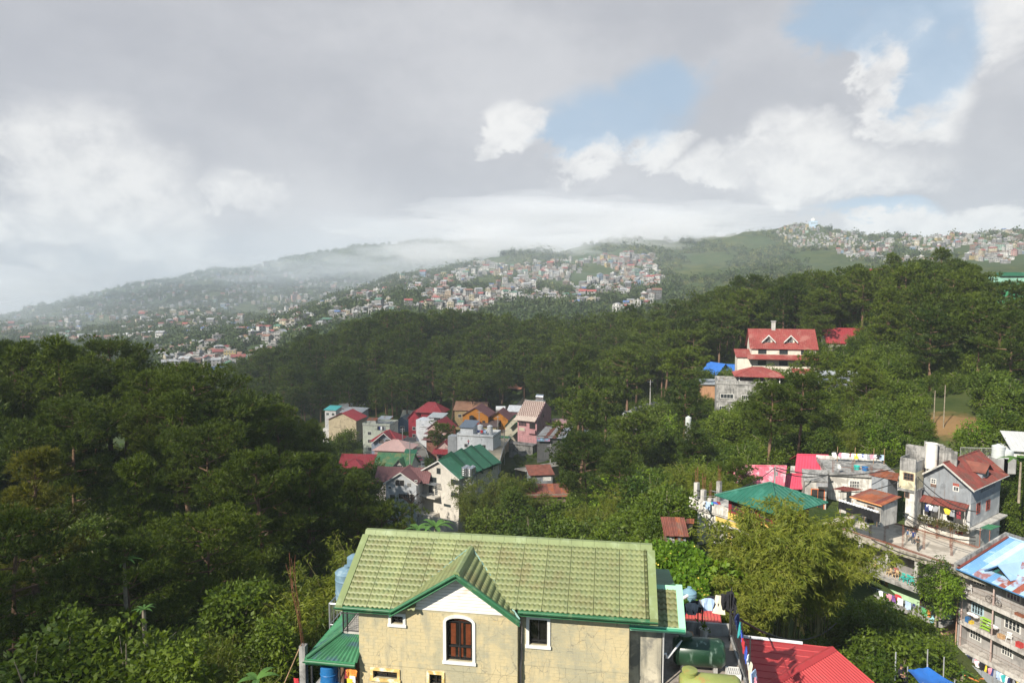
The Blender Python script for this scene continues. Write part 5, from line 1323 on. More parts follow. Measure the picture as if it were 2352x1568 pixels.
# --- small red roof and blue tank behind the terrace
PINKR = mat('red_corrugated_sheet', (.50, .085, .075), .6, .12, 1, ((.30, .11, .06), .35, 1.0)); REDR = mat('red_roof_sheet', (.36, .04, .042), .55, .08, .6, ((.33, .045, .045), .25, .6), spec=.2)
sr = H('small_red_house', 'low house with faded red corrugated roof behind the terrace washing', 'house', Z3(375, 1000), 36.5, -4)
q = [sr.px(Z3(375, 1010), y=0), sr.px(Z3(860, 1030), y=0), sr.px(Z3(830, 800), y=2.6), sr.px(Z3(375, 755), y=2.6)]
q[3] = Vector((q[0].x, 2.6, q[2].z)); q[1].z = q[0].z
sr.slope(q[0] - Vector((1.2, 0, 0)), q[1], q[2], q[3] - Vector((1.2, 0, 0)), PINKR, .05, .19, .045, ribw=.1); sr.box('wall', CONC2, q[0].x - 1, q[1].x - .2, .3, 2.6, -4, q[0].z - .02)
sr.part('ridge_cap', MB().bar(q[3] - Vector((1.2, 0, -.05)), q[2] + Vector((0, 0, .05)), .10), mat('dark_red_cap', (.22, .03, .03), .6))
t = thing('water_tank', 'small blue grey plastic tank on the hillside behind the red roof', 'tank', W(*Z3(515, 760), 39.5)); tank_mesh(.42, .85, 3).build('body', mat('blue_grey_plastic', (.16, .28, .34), .5, .1, 2), t)
MB().box(-.6, .6, -.6, .6, -1.5, -.002).build('stand', CONC2, t)
t = thing('pvc_pipe', 'short white pipe beside the blue grey tank', 'pipe', W(*Z3(375, 722), 38)); MB().tube([(0, 0, 0), (.8, .5, .18)], .09, 8).build('pipe', PVC, t)
# --- the big red roof at the bottom right
rr_ = H('red_roofed_house', 'house under a broad bright red ribbed metal roof, lower right of the terrace', 'house', (1176, 669), 36.0, 0)
A = W(1913, 1487, 36.0)
rr_.o = A.copy(); rr_.t.location = A; d0 = W(1732, 1566, 31.8) - A; d0.z = 0; d0 = d0 * 2.2; d0n = d0.normalized(); pr = Vector((d0n.y, -d0n.x, 0)); pr = pr if pr.x > 0 else -pr
L1 = W(1690, 1462, 38.0) - A; Bk = L1; Bf = L1 + d0; R0 = pr * 4.6 + Vector((0, 0, -1.9)); R1_ = R0 + d0
RIB = REDR
rr_.slope(Bk, Bf, d0, (0, 0, 0), RIB, .06, .9, .03, ribw=.05); rr_.slope(R1_, R0, (0, 0, 0), d0, RIB, .06, .21, .055, ribw=.12)
rr_.part('ridge_cap', MB().prism([(-.0 + pr.x*.24, pr.y*.24, -.04), (0, 0, .10), (-pr.x*.24, -pr.y*.24, -.02)], d0), REDR); rr_.part('ridge_flashing', MB().bar(Bk + Vector((0, 0, .06)), L1 * .3 + Vector((0, 0, .06)), .16), METALG)
rr_.part('wall', MB().prism([Bk * .92 + Vector((0, 0, -8)), R0 * .93 + Vector((0, 0, -8)), R0 * .93 + Vector((0, 0, -.2)), Vector((0, 0, -.12)), Bk * .92 + Vector((0, 0, -.2))], d0 * .96), CONC2)
# ------------------------------------------------------------------ the crowded houses on the right
CORR = mat('grey_corrugated_iron', (.30, .32, .34), .55, .12, .8, ((.18, .19, .20), .35, .8), ((.20, .17, .15), .3), metal=.25)
RUSTA = mat('dark_rust_sheet', (.17, .042, .033), .85, .22, .8, ((.11, .05, .04), .5, .9)); RUSTB = mat('brown_rust_sheet', (.19, .065, .045), .88, .25, .9, ((.14, .06, .045), .45, .8)); RUSTC = mat('orange_rust_sheet', (.27, .085, .04), .9, .25, 1.0, ((.17, .10, .08), .5, .9))
ZINC = mat('dull_zinc_sheet', (.38, .37, .36), .6, .15, .8, ((.26, .14, .09), .35, .9), metal=.3); RUST_MIX = [RUSTA, RUSTA, RUSTB, RUSTA, RUSTA]
CREAM = mat('cream_plaster', (.60, .54, .36), .92, .14, .8, ((.24, .22, .16), .45, .8), ((.20, .18, .13), .5)); WHITEW = mat('dirty_white_plaster', (.62, .60, .55), .92, .1, .8, ((.30, .28, .25), .45, .7), ((.24, .22, .19), .5))
BLOCKW = mat('white_block_wall', (.56, .53, .47), .92, .14, 1.2, ((.30, .28, .24), .4, .9), bump=.3); REDF = mat('red_timber', (.33, .075, .05), .85, .2, 2); OLDW = mat('old_brown_timber', (.17, .10, .07), .9, .3, 2)
def clutter(h, x, y, z, kind, lab, col=None, rot=0):
 p = h.w(x, y, z)
 if kind == 'chair':
  t = thing('plastic_chair', lab, 'chair', p, h.yaw + rot, 'plastic chairs on the balconies'); m = col
  MB().box(-.22, .22, -.22, .22, .40, .43).build('seat', m, t); b = MB()
  for k in range(5): b.box(-.20 + k*.085, -.14 + k*.085, .20, .23, .44, .80)
  b.box(-.22, .22, .20, .235, .801, .86); b.build('backrest', m, t)
  for sx in (-1, 1):
   for sy in (-1, 1): MB().prism([(sx*.19-.025, sy*.18-.025, .399), (sx*.19+.025, sy*.18-.025, .399), (sx*.19+.025, sy*.18+.025, .399), (sx*.19-.025, sy*.18+.025, .399)], (sx*.04, sy*.04, -.399)).build('leg', m, t)
   MB().box(sx*.25 - .025, sx*.25 + .025, -.20, .22, .60, .63).build('armrest', m, t)
  return t
TEALP = mat('teal_plastic', (.03, .42, .36), .5, .08, 3); BEIGEP = mat('beige_plastic', (.60, .45, .26), .5, .08, 3); WPLAST = mat('white_plastic', (.72, .72, .70), .5, .06, 3); LIME = mat('lime_plastic', (.33, .58, .06), .5, .08, 3)
# --- grey gabled house with rusty roof
G = H('grey_gabled_house', 'grey corrugated iron house with rusty red gabled roof and dormer', 'house', Z4(1085, 780), 82, -53)
gw = 5.58; gd = 9.3
G.gable(CORR, 0, gw, 0, gd, 0, 2.30, 2.05); b = MB()
for k in range(38):
 x = .05 + k * .145; zt = 2.3 + 2.05 * (1 - abs(x - gw/2) / (gw/2)); b.prism([(x - .03, -.002, .03), (x + .03, -.002, .03), (x, -.035, .03)], (0, 0, zt - .12))
for k in range(56):
 y = .08 + k * .165; b.prism([(gw + .002, y - .035, .03), (gw + .002, y + .035, .03), (gw + .035, y, .03)], (0, 0, 2.2))
G.part('corrugation', b, CORR)
o_ = .55; kk = o_ * 2.05 * 2 / gw; zt = 2.3 + 2.05 + .06
G.sheets((gw + o_, -.7, 2.30 - kk), (gw + o_, gd + .9, 2.30 - kk), (gw/2, gd + .9, zt), (gw/2, -.7, zt), 9, RUST_MIX, 5, corr=.22, rows=2)
G.sheets((-o_, gd + .9, 2.30 - kk), (-o_, -.7, 2.30 - kk), (gw/2, -.7, zt), (gw/2, gd + .9, zt), 9, [RUSTB, ZINC, RUSTC], 6, rows=1)
G.part('ridge_cap', MB().bar((gw/2, -.75, zt + .05), (gw/2, gd + .95, zt + .05), .14), RUSTA)
b = MB()
for sx in (-1, 1): b.prism([(gw/2 + sx*(gw/2 + o_), -.76, 2.30 - kk - .22), (gw/2, -.76, zt - .2), (gw/2, -.76, zt + .03), (gw/2 + sx*(gw/2 + o_), -.76, 2.30 - kk + .03)], (0, .05, 0))
G.part('barge_board', b, CONCL); G.part('gutter', MB().tube([(gw + o_ + .05, -.7, 2.30 - kk - .03), (gw + o_ + .05, gd + .9, 2.30 - kk - .03)], .06, 6), CONCL)
# dormer on the right slope
dz = 2.55; dy0, dy1 = 3.6, 5.6; xr0 = gw/2 + 1.5
G.part('dormer', MB().prism([(gw - .15, dy0, 2.25), (gw - .15, dy1, 2.25), (gw - .15, dy1, 3.30), (gw - .15, (dy0+dy1)/2, 3.95), (gw - .15, dy0, 3.30)], (-2.2, 0, 0)), CORR)
for (a, c) in ((dy0 - .3, (dy0+dy1)/2), (dy1 + .3, (dy0+dy1)/2)):
 P = [(gw + .25, a, 3.12), (gw + .25, c, 4.05), (gw - 2.4, c, 4.05), (gw - 2.4, a, 3.12)]
 G.part('dormer_roof', MB().prism([Vector(p) for p in P], (0, 0, .05)), RUSTB)
G.win('right', gw - .15, dy0 + .55, dy1 - .55, 2.55, 3.25, frame=CORR, pane=PANE, bars=(1, 0))
G.pwin('front', 0, Z4(1235, 610), Z4(1280, 665), frame=WHITEP, bars=(1, 1)); G.pwin('front', 0, Z4(1235, 672), Z4(1280, 700), frame=OLDW, pane=OLDW, bars=(0, 0)); G.pwin('front', 0, Z4(1497, 668), Z4(1548, 690), frame=REDF, pane=REDF, bars=(0, 0)); G.pwin('front', 0, Z4(1497, 700), Z4(1548, 755), frame=WHITEP, bars=(1, 0))
# lower storey: recessed block wall behind a porch, awning, planted ledge
G.box('lower_wall', BLOCKW, .1, gw - .02, .9, gd - .05, -2.8, -.01); G.box('side_wall', mat('grey_painted_wall', (.42, .42, .41), .9, .12, .8, ((.62, .60, .56), .4, .8)), gw - .4, gw - .001, .02, gd - .1, -2.75, -.012)
G.sheets((0, -1.15, -.62), (gw - .1, -1.15, -.62), (gw - .1, -.03, -.05), (0, -.03, -.05), 6, RUST_MIX, 9, corr=.25)
for x in (.1, 2.7, gw - .2): G.post(x, -1.0, -2.8, -.6, .10, CONCL)
G.box('ledge', CONCL, -.3, gw + .4, -1.25, .89, -3.02, -2.81); G.box('ledge_front', CONC2, -.3, gw + .4, -1.34, -1.26, -3.02, -2.45); G.box('side_ledge', CONCL, gw + .001, gw + .9, .9, gd, -3.0, -2.82)
G.box('lowest_wall', BLOCKW, -.1, gw + .2, -.55, gd - .3, -6.2, -3.03)
b = MB(); br = random.Random(2)
for r_ in range(8):
 for c_ in range(14):
  x = -.08 + c_ * .42 - (.2 if r_ % 2 else 0); x0_, x1_ = max(x, -.08), min(x + .40, gw + .18)
  if x1_ - x0_ > .08: b.box(x0_, x1_, -.575 - br.uniform(0, .006), -.552, -4.75 + r_ * .205, -4.75 + r_ * .205 + .19)
o = G.part('blocks', b, BLOCKW); o['kind'] = 'stuff'
G.pwin('right', gw, Z4(1767, 910), Z4(1797, 1000), frame=REDF, pane=VOID, bars=(1, 2)); G.pwin('right', gw, Z4(1880, 875), Z4(1913, 960), frame=REDF, pane=VOID, bars=(1, 2))
G.win('right', gw, 2.6, 7.4, .9, 1.6, frame=CORR, pane=VOID, bars=(5, 0))
G.pwin('front', -.575, Z4(1205, 1095), Z4(1300, 1190), frame=REDF, bars=(3, 2), pane=VOID); G.pwin('front', -.575, Z4(1530, 1190), Z4(1590, 1270), frame=REDF, bars=(2, 2), pane=VOID)
G.win('front', .9, .35, 1.1, -2.7, -.9, frame=WHITEP, pane=VOID, bars=(0, 0), name='door'); G.win('front', .9, 2.9, 3.6, -2.7, -.9, frame=WHITEP, pane=VOID, bars=(0, 0), name='door')
for i, (x, kd, c, lb) in enumerate([(1.3, 'trousers', 'navy', 'dark blue trousers drying under the rusty awning'), (1.6, 'shirt', 'white', 'white shirt under the rusty awning'), (1.9, 'trousers', 'black', 'black trousers under the rusty awning'), (2.2, 'shirt', 'grey', 'grey shirt beside the porch post'), (3.5, 'shirt', 'yellow', 'yellow shirt under the awning right of the porch post'), (4.0, 'towel', 'grey', 'grey towel under the right half of the awning'), (4.35, 'shirt', 'black', 'black shirt at the right end of the awning'), (4.7, 'trousers', 'maroon', 'dark red trousers at the porch corner')]):
 garment(kd, c, G.w(x, -.85, -.85), G.yaw, lb, .95)
t = thing('satellite_dish', 'round white satellite dish by the stair tower', 'dish', G.w(-.25, -.6, -.95), G.yaw); MB().lathe([(.01, 0), (.30, .05), (.48, .15), (.50, .15), (.31, .02), (.01, -.03)], 18).build('dish', WHITEP, t).rotation_euler = (rad(75), 0, 0); MB().bar((0, .02, 0), (0, .45, -.1), .04).build('bracket', METALG, t)
P_ = np.random.RandomState(3).rand(420, 3) * np.array([gw + .6, .5, .35]) + np.array([-.3, -1.45, -2.85]); D_ = np.tile(np.array([[0, -.3, .5]]), (420, 1))
V_, F_ = leaves4(P_, D_, 5, .26, .15, .9, np.random.RandomState(4), .3); tag(link('ledge_plants', np_mesh('ledge_plants', V_, F_, leafmat('ledge_leaves', (.07, .08, .02), (.16, .13, .05), .3)), None, G.o, G.yaw), 'straggling green and brown plants along the ledge of the grey house', 'plants')
# --- stair tower, block walls and the white cylinder above it
S = H('stair_tower', 'cream stair tower with bare grey block parapet beside the grey house', 'tower', Z4(850, 735), 81, -50)
sw = S.px(Z4(1035, 760), y=0).x; zc = S.px(Z4(850, 505), y=0).z; zt = S.px(Z4(850, 345), y=0).z
S.box('shaft', CREAM, 0, sw, 0, 2.6, .25, zc); S.box('slab', CONC2, -.12, sw + .12, -.12, 2.7, -.05, .249); S.box('lower_shaft', WHITEW, .75, sw - .05, .1, 2.5, -4.2, -.051)
b = MB(); r_ = 0; z = zc + .002
while z < zt - .1:
 for k in range(int(sw / .4) + 1):
  x0_ = max(0, k * .4 - (.2 if r_ % 2 else 0)); x1_ = min(sw, k * .4 + .39 - (.2 if r_ % 2 else 0))
  if x1_ - x0_ > .05: S.box('block', CONC2, x0_, x1_, .0 + .004 * (k % 3), .16, z, z + .19)
 z += .2; r_ += 1
S.box('parapet', CONC2, .0, .16, .161, 2.6, zc + .002, zt - .05); S.box('parapet', CONC2, sw - .16, sw, .161, 2.6, zc + .002, zt - .4)
S.pwin('front', 0, Z4(915, 540), Z4(1015, 630), frame=OLDW, bars=(2, 1)); S.pwin('front', .1, Z4(925, 755), Z4(965, 830), frame=OLDW, bars=(0, 0), pane=VOID)
S.box('corner_pipe', CONC2, sw + .001, sw + .12, -.1, .02, -4, zc - .3)
bw = H('block_wall', 'tall unfinished grey block wall with concrete piers behind the stair tower', 'wall', Z4(925, 420), 84, -50)
P = {k: bw.px(v, y=0) for k, v in dict(a=Z4(925, 215), b=Z4(1375, 155), c=Z4(1470, 225), d=Z4(1540, 280), e=Z4(1375, 430)).items()}
zb = -1.2; xs_ = [0.0, P['b'].x * .5, P['b'].x, P['c'].x, P['d'].x]; ht = [P['a'].z, (P['a'].z + P['b'].z) / 2 + .1, P['b'].z, P['c'].z - .25, P['d'].z - .2]
for i in range(4):
 z = zb; r_ = 0; top = ht[i] if i < 2 else ht[i + 1]
 while z < top - .05:
  x = xs_[i] + .22
  while x < xs_[i + 1] - .05:
   bw.box('block', CONC2, x, min(x + .92, xs_[i + 1] - .01), .004 * (r_ % 3), .17, z, z + .285); x += .93
  z += .3; r_ += 1
 bw.box('pier', CONC2, xs_[i], xs_[i] + .21, -.06, .22, zb, top + .12)
t = thing('concrete_cylinder', 'white painted upright cylinder tank in front of the grey block wall', 'tank', bw.w(P['b'].x - .9, -1.0, P['e'].z), bw.yaw)
MB().lathe([(.01, -.6), (.64, -.6), (.64, 2.35), (.68, 2.36), (.68, 2.45), (.3, 2.5), (.01, 2.5)], 22).build('body', mat('stained_white_drum', (.72, .68, .60), .85, .10, .8, ((.45, .30, .18), .15, .8)), t)
# --- rusty lean-tos in front of the flat-roofed house
def leanto(name, lab, A, B, C, D, Y, yaw, depth, mats, n, seed, wall=None, wz=-2.6, inset=.35, cat='shed', corr=.2):
 h = H(name, lab, cat, A, Y, yaw); a = h.px(A, y=0); b = h.px(B, y=0); b.z = a.z; c = h.px(C, y=depth); d = h.px(D, y=depth); z = (c.z + d.z) / 2; c.z = d.z = z
 h.sheets(a, b, c, d, n, mats, seed, corr=corr); h.a, h.b, h.c, h.d = a, b, c, d
 if wall: h.part('wall', MB().prism([(a.x + inset, inset, wz), (b.x - inset, inset, wz), (c.x - inset, depth - .05, wz), (d.x + inset, depth - .05, wz)], (0, 0, 1)).v and MB().box(max(a.x, d.x) + inset, min(b.x, c.x) - inset, inset, depth - .05, wz, min(a.z, z) - .08), wall)
 return h
l1 = leanto('rusty_shed', 'lean-to with broad orange rust roof next to the stair tower', Z4(275, 818), Z4(650, 960), Z4(880, 840), Z4(515, 705), 79, -62, 3.4, [RUSTC, RUSTA, RUSTB, RUSTC], 7, 3, CONCL, -2.6)
l1.part('eave_board', MB().bar(l1.a - Vector((0, .05, .05)), l1.b - Vector((0, .05, .05)), .12), mat('orange_timber', (.55, .24, .09), .8, .15, 2)); l1.win('front', .35, l1.b.x - 1.9, l1.b.x - 1.2, -2.5, -.6, frame=OLDW, pane=VOID, bars=(0, 0), name='door')
l2 = leanto('corrugated_shed', 'grey iron shed with patchwork rusty roof above the orange one', Z4(490, 560), Z4(830, 695), Z4(852, 560), Z4(640, 490), 84, -55, 2.6, [RUSTC, ZINC, RUSTC, RUSTB], 5, 4, CORR, -3.2, .12)
l3 = leanto('brown_roofed_shed', 'small shed with dark brown sheet roof left of the orange one', Z4(70, 728), Z4(250, 790), Z4(430, 735), Z4(200, 700), 82, -40, 2.6, [RUSTA, RUSTB], 4, 5, CONCL, -2.8, .2)
tb = thing('plastic_tarp', 'sagging black plastic sheet fence with white bundles along its top', 'tarp', W(*Z4(140, 870), 77.5), rad(-62))
mb = MB(); n = 12
for i in range(n): x0_, x1_ = i * .42, (i + 1) * .42; dy = .06 * math.sin(i * 1.7); mb.prism([(x0_, dy, -.95 + .06*math.sin(i)), (x1_, .06 * math.sin((i+1) * 1.7), -.95 + .06*math.sin(i+1)), (x1_, .06 * math.sin((i+1) * 1.7), .05*math.sin(i+1)), (x0_, dy, .05*math.sin(i))], (0, .03, 0))
mb.build('sheet', mat('black_plastic', (.02, .02, .022), .35, .2, 3, spec=.5), tb); mb = MB()
for i in range(14): mb.lathe([(.01, -.10), (.15, -.06), (.18, .02), (.10, .12), (.01, .14)], 8, (.2 + i * .35, 0, .10))
mb.build('bundles', CM['white'], tb)
for i in range(4): MB().bar((.2 + i * 1.5, .1, -1.6), (.2 + i * 1.5, .1, .5), .05).build('stake', WOODM, tb)
# --- flat-roofed white house with washing on its roof
Kh = H('flat_roofed_house', 'dirty white house with flat concrete roof hung with washing', 'house', Z4(20, 800), 90, -14)
kr = Kh.px(Z4(540, 690), y=0); ktop = Kh.px(Z4(20, 560), y=0).z; kx1 = Kh.px(Z4(850, 560), y=0).x
Kh.box('wall', WHITEW, 0, kx1, 0, 8, -3, ktop); Kh.box('roof_slab', CONC2, -.25, kx1 + .2, -.35, 8.2, ktop + .002, ktop + .28)
Kh.box('parapet', WHITEW, -.2, kx1, 8.0, 8.18, ktop + .281, ktop + .75); Kh.box('parapet', CONC2, -.2, -.02, -.3, 7.99, ktop + .281, ktop + .5)
Kh.pwin('front', 0, Z4(275, 632), Z4(375, 710), frame=WHITEP, bars=(3, 1), grille=6); Kh.pwin('front', 0, Z4(52, 630), Z4(80, 657), frame=WHITEW, bars=(0, 0))
Kh.rebar(.5, .2, ktop + .28, 4, 1.6); Kh.rebar(kx1 * .37, 1.2, ktop + .28, 4, 1.5); Kh.rebar(kx1 * .62, .4, ktop + .28, 4, 1.3)
Kh.rail([(1.2, -.25, ktop + .282), (kx1 - .3, -.25, ktop + .282)], .9, RUSTM, .35, .008)
for x in (2.3, 4.6, 7.0, kx1 - .1): Kh.post(x, 6.5, ktop + .282, ktop + 2.5, .07, WOODM)
WASH = ['white', 'black', 'pink', 'white', 'white', 'maroon', 'white', 'yellow', 'white', 'blue', 'white', 'grey', 'pink', 'white', 'black', 'light blue']
Kh.part('line', MB().tube([(.8, 6.45, ktop + 1.75), (kx1 * .55, 6.45, ktop + 1.62), (kx1, 6.45, ktop + 1.72)], .01, 4), BLACKM)
for i, c in enumerate(WASH):
 kd = ['shirt', 'shorts', 'shirt', 'towel'][i % 4]; garment(kd, c, Kh.w(1.9 + i * (kx1 - 2.3) / 15, 6.42, ktop + 1.62), Kh.yaw, '%s %s, number %d along the flat roof washing line' % (c, kd, i + 1) if False else '%s %s on the flat roof line, %s' % (c, kd, ['leftmost', 'beside the leftmost', 'third from the left', 'left of the first post', 'just past the first post', 'left of the tall pole', 'beside the tall pole', 'right of the tall pole', 'in the middle of the line', 'right of the middle', 'past the third post', 'left of the stair tower group', 'over the tarred patch', 'third from the tower', 'second from the tower', 'nearest the stair tower'][i]), .9)
t = thing('satellite_dish', 'small white satellite dish on the edge of the flat concrete roof', 'dish', Kh.w(1.1, .1, ktop + 1.1), Kh.yaw); MB().lathe([(.01, 0), (.2, .04), (.36, .12), (.37, .12), (.2, .02), (.01, -.03)], 16).build('dish', WHITEP, t).rotation_euler = (rad(60), 0, .6); MB().bar((0, 0, 0), (0, 0, -.85), .04).build('mast', METALG, t)
for (xy, c, lab) in (((kx1 * .58, 2.2), BLUEP, 'blue drum on the flat concrete roof'), ((kx1 * .47, 2.6), TEALP, 'turquoise basin on the flat concrete roof')):
 t = thing('tub', lab, 'tub', Kh.w(xy[0], xy[1], ktop + .285), Kh.yaw); MB().lathe([(.01, 0), (.32, 0), (.40, .5), (.43, .52), (.36, .5), (.28, .05), (.01, .05)], 14).build('body', c, t)
# slab-roofed hut left of it, pink roofs
t = H('slab_roofed_hut', 'concrete hut with tilted streaky grey slab roof beside the pink roof', 'house', Z6(1650, 740), 88, -14)
a, b_, c_, d_ = t.px(Z6(1660, 585), y=0), t.px(Z6(1925, 625), y=0), t.px(Z6(1925, 470), y=3.2), t.px(Z6(1635, 460), y=3.2); b_.z = a.z; c_.z = d_.z
t.slope(a, b_, c_, d_, CONC2, .16); t.box('wall', CONCL, a.x + .2, b_.x - .1, .2, 3.1, -2.5, a.z - .2); t.slope(t.px(Z6(1800, 655), y=-.9), t.px(Z6(1920, 660), y=-.9), t.px(Z6(1920, 615), y=.18), t.px(Z6(1805, 612), y=.18), ZINC, .04, .2, name='porch_roof')
t.win('front', .2, b_.x - 1.9, b_.x - .4, -2.0, a.z - 1.2, frame=mat('orange_gate', (.60, .16, .05), .7, .1, 2), pane=VOID, bars=(1, 1), name='gate')
PK1 = mat('faded_pink_sheet', (.52, .12, .16), .55, .14, .5, ((.66, .42, .44), .5, .7), spec=.4); PK2 = mat('pink_red_sheet', (.53, .065, .11), .45, .06, .5, spec=.4)
def pink(name, lab, A, B, C, D, Y, yaw, dep, m, wall=WHITEW, wz=-2.2, rib=.42):
 t = H(name, lab, 'house', A, Y, yaw); a, b, c, d = t.px(A, y=0), t.px(B, y=0), t.px(C, y=dep), t.px(D, y=dep); b.z = a.z; z = max(c.z, d.z); c.z = d.z = z
 t.slope(a, b, c, d, m, .06, rib, .05); t.box('wall', wall, a.x + .4, b.x - .3, .5, dep - .1, wz, a.z - .05)
 t.slope(Vector((c.x, dep * 2, a.z)), Vector((d.x, dep * 2, a.z)), d + Vector((0, .02, 0)), c + Vector((0, .02, 0)), m, .06); t.part('ridge_cap', MB().bar(d + Vector((0, 0, .06)), c + Vector((0, 0, .06)), .13), m); t.a, t.b, t.c, t.d = a, b, c, d
 return t
p1 = pink('pink_roofed_house', 'house with faded pink ribbed roof and small round-topped dormer', Z6(935, 680), Z6(1440, 650), Z6(1470, 478), Z6(880, 425), 88, -4, 3.6, PK1)
x = p1.a.x + .9; p1.box('dormer', WHITEW, x - .75, x + .75, .1, 2.0, p1.a.z + .1, p1.a.z + 1.35); p1.win('front', .1, x - .5, x + .5, p1.a.z + .3, p1.a.z + 1.15, frame=PK2, bars=(2, 1))
p1.part('dormer_roof', MB().prism([(x + 1.05 * math.cos(k * math.pi / 8), -.15, p1.a.z + 1.28 + .62 * math.sin(k * math.pi / 8)) for k in range(9)], (0, 2.4, 0)), PK1)
pink('pink_roofed_house', 'house under the tall bright pink-red ribbed roof beside the flat concrete roof', Z6(1560, 500), Z6(1925, 520), Z6(1930, 340), Z6(1585, 305), 95, -8, 4.0, PK2)
pink('pink_roofed_house', 'low lean-to with bright pink-red roof between the other two pink roofs', Z6(1440, 682), Z6(1640, 680), Z6(1640, 545), Z6(1480, 520), 90, -4, 2.6, PK2, rib=.35)
t = thing('utility_pole', 'grey utility pole with crossarms before the faded pink roof', 'pole', W(*Z6(1336, 640), 84)); z = W(*Z6(1336, 435), 84).z - t.location.z
MB().tube([(0, 0, -3), (0, 0, z)], [.13, .10], 8).build('shaft', CONC, t); MB().bar((-.5, 0, z - .4), (.5, 0, z - .4), .07).build('crossarm', METALG, t); MB().lathe([(.01, 0), (.13, 0), (.13, .5), (.01, .52)], 10, (.25, 0, z - 1.2)).build('transformer', METALG, t)
# --- yellow building with the teal roof, white rear block with bare columns
TE = mat('teal_roof_sheet', (.020, .115, .075), .5, .1, .5, ((.04, .17, .12), .3, .5), spec=.4); YEL = mat('yellow_wall', (.62, .42, .11), .9, .1, 1, ((.45, .33, .14), .3, .8)); MAR = mat('maroon_wall', (.20, .025, .03), .8, .15, 1)
T = H('teal_roofed_house', 'yellow and maroon house with dark teal pitched roof behind the bamboo', 'house', Z6(825, 1000), 64, -58)
el, er = T.px(Z6(720, 770), y=-.8), T.px(Z6(920, 885), y=-.8); er.z = el.z; pk = T.px(Z6(1380, 665), y=2.9)
wx = 5.4; ez = el.z + .05
T.hip_roof(TE, 0, wx, 0, 5.2, ez, 1.5, .9, rib=.45)
T.box('upper_wall', MAR, 0, wx - .4, 0, 5.2, .55, ez + .02); T.box('parapet_wall', YEL, -.02, wx - .4, -.03, 5.2, -.1, .549); T.box('walkway', CONCL, -.3, wx, -1.4, -.031, -.35, -.11); T.box('wall', YEL, -.02, wx - .4, 0, 5.2, -14, -.36); T.box('parapet', YEL, -.3, wx, -1.42, -1.3, -.109, .3)
for k in range(3): T.win('front', 0, .4 + k * 1.6, 1.5 + k * 1.6, .75, ez - .3, frame=MAR, pane=VOID, bars=(1, 2))
for k in range(2): T.win('front', 0, .6 + k * 2.3, 1.7 + k * 2.3, -2.6, -1.3, frame=WHITEP, bars=(1, 0))
Q = H('white_concrete_building', 'unfinished white concrete building with bare columns on its roof', 'building', Z6(400, 870), 69, -50)
qx = Q.px(Z6(660, 1010), y=0).x; Q.box('parapet', WHITEW, 0, qx + 3.5, -.1, .12, 0, .95).rotation_euler = (0, 0, 0); Q.box('wall', WHITEW, .8, qx + 3.5, .25, 6.5, -9, -.21); Q.box('roof_slab', CONCL, 0, qx + 4, 0, 7, -.2, -.001)
for i, (uv, hh) in enumerate((((475, 840), 2.2), ((550, 905), 2.0), ((722, 815), 2.1), ((628, 900), 1.1))):
 p = Q.px(Z6(*uv), z=0); Q.post(p.x, p.y, 0, hh, .42, CONCL, 'column'); Q.rebar(p.x, p.y, hh, 6, 1.6, sp=.15)
Q.part('line', MB().tube([Q.px(Z6(412, 770), z=1.6), Q.px(Z6(700, 760), z=1.6)], .02, 5), METALG)
for (uv, c, kd, lb) in (((600, 825), 'light blue', 'towel', 'sky blue towel on the unfinished roof'), ((648, 830), 'teal', 'small', 'teal cloth on the unfinished roof'), ((680, 826), 'blue', 'shirt', 'blue shirt between bare columns'), ((717, 822), 'maroon', 'shorts', 'maroon shorts by the teal roof'), ((503, 770), 'black', 'dress', 'black dress hanging at the left of the unfinished roof')):
 garment(kd, c, Q.w(*Q.px(Z6(*uv), z=1.15)), Q.yaw, lb, .9)
Q.rail([(0.1, 3.5, 0), (qx + 3, 3.5, 0)], 1.0, METALG, .5, .012)
# patchwork shed
sh = H('patchwork_shed', 'small shed of mismatched grey, red and green sheets on the vine slope', 'shed', Z6(145, 1310), 56, -6)
w_ = sh.px(Z6(360, 1310), y=0).x; zt = sh.px(Z6(145, 1190), y=0).z; sh.box('frame_wall', OLDW, 0, w_, .03, 2.2, -.6, zt)
pal = [ZINC, CORR, RUSTA, mat('green_board', (.10, .22, .10), .85, .2, 2), CORR, ZINC, RUSTB]
for k in range(7):
 for q in range(2): sh.box('panel', pal[(k * 2 + q * 3) % 7], w_ * k / 7 + .01, w_ * (k + 1) / 7 - .01, -.005 - .01 * (k % 2), .028, zt * q / 2 + .02, zt * (q + 1) / 2 - .02)
a, b_, c_, d_ = (-.25, -.35, zt + .05), (w_ + .2, -.35, zt + .05), (w_ + .2, 2.4, zt + .75), (-.25, 2.4, zt + .75)
sh.sheets(a, b_, c_, d_, 5, [RUSTC, RUSTB, ZINC, RUSTC], 8, corr=.15)
sh2 = leanto('rusty_shed', 'small dark hut squeezed between the patchwork shed and white building', Z6(360, 1060), Z6(450, 1045), Z6(455, 1010), Z6(360, 1015), 60, -6, 1.4, [RUSTC, RUSTB], 3, 11, VOID, -4, .1)
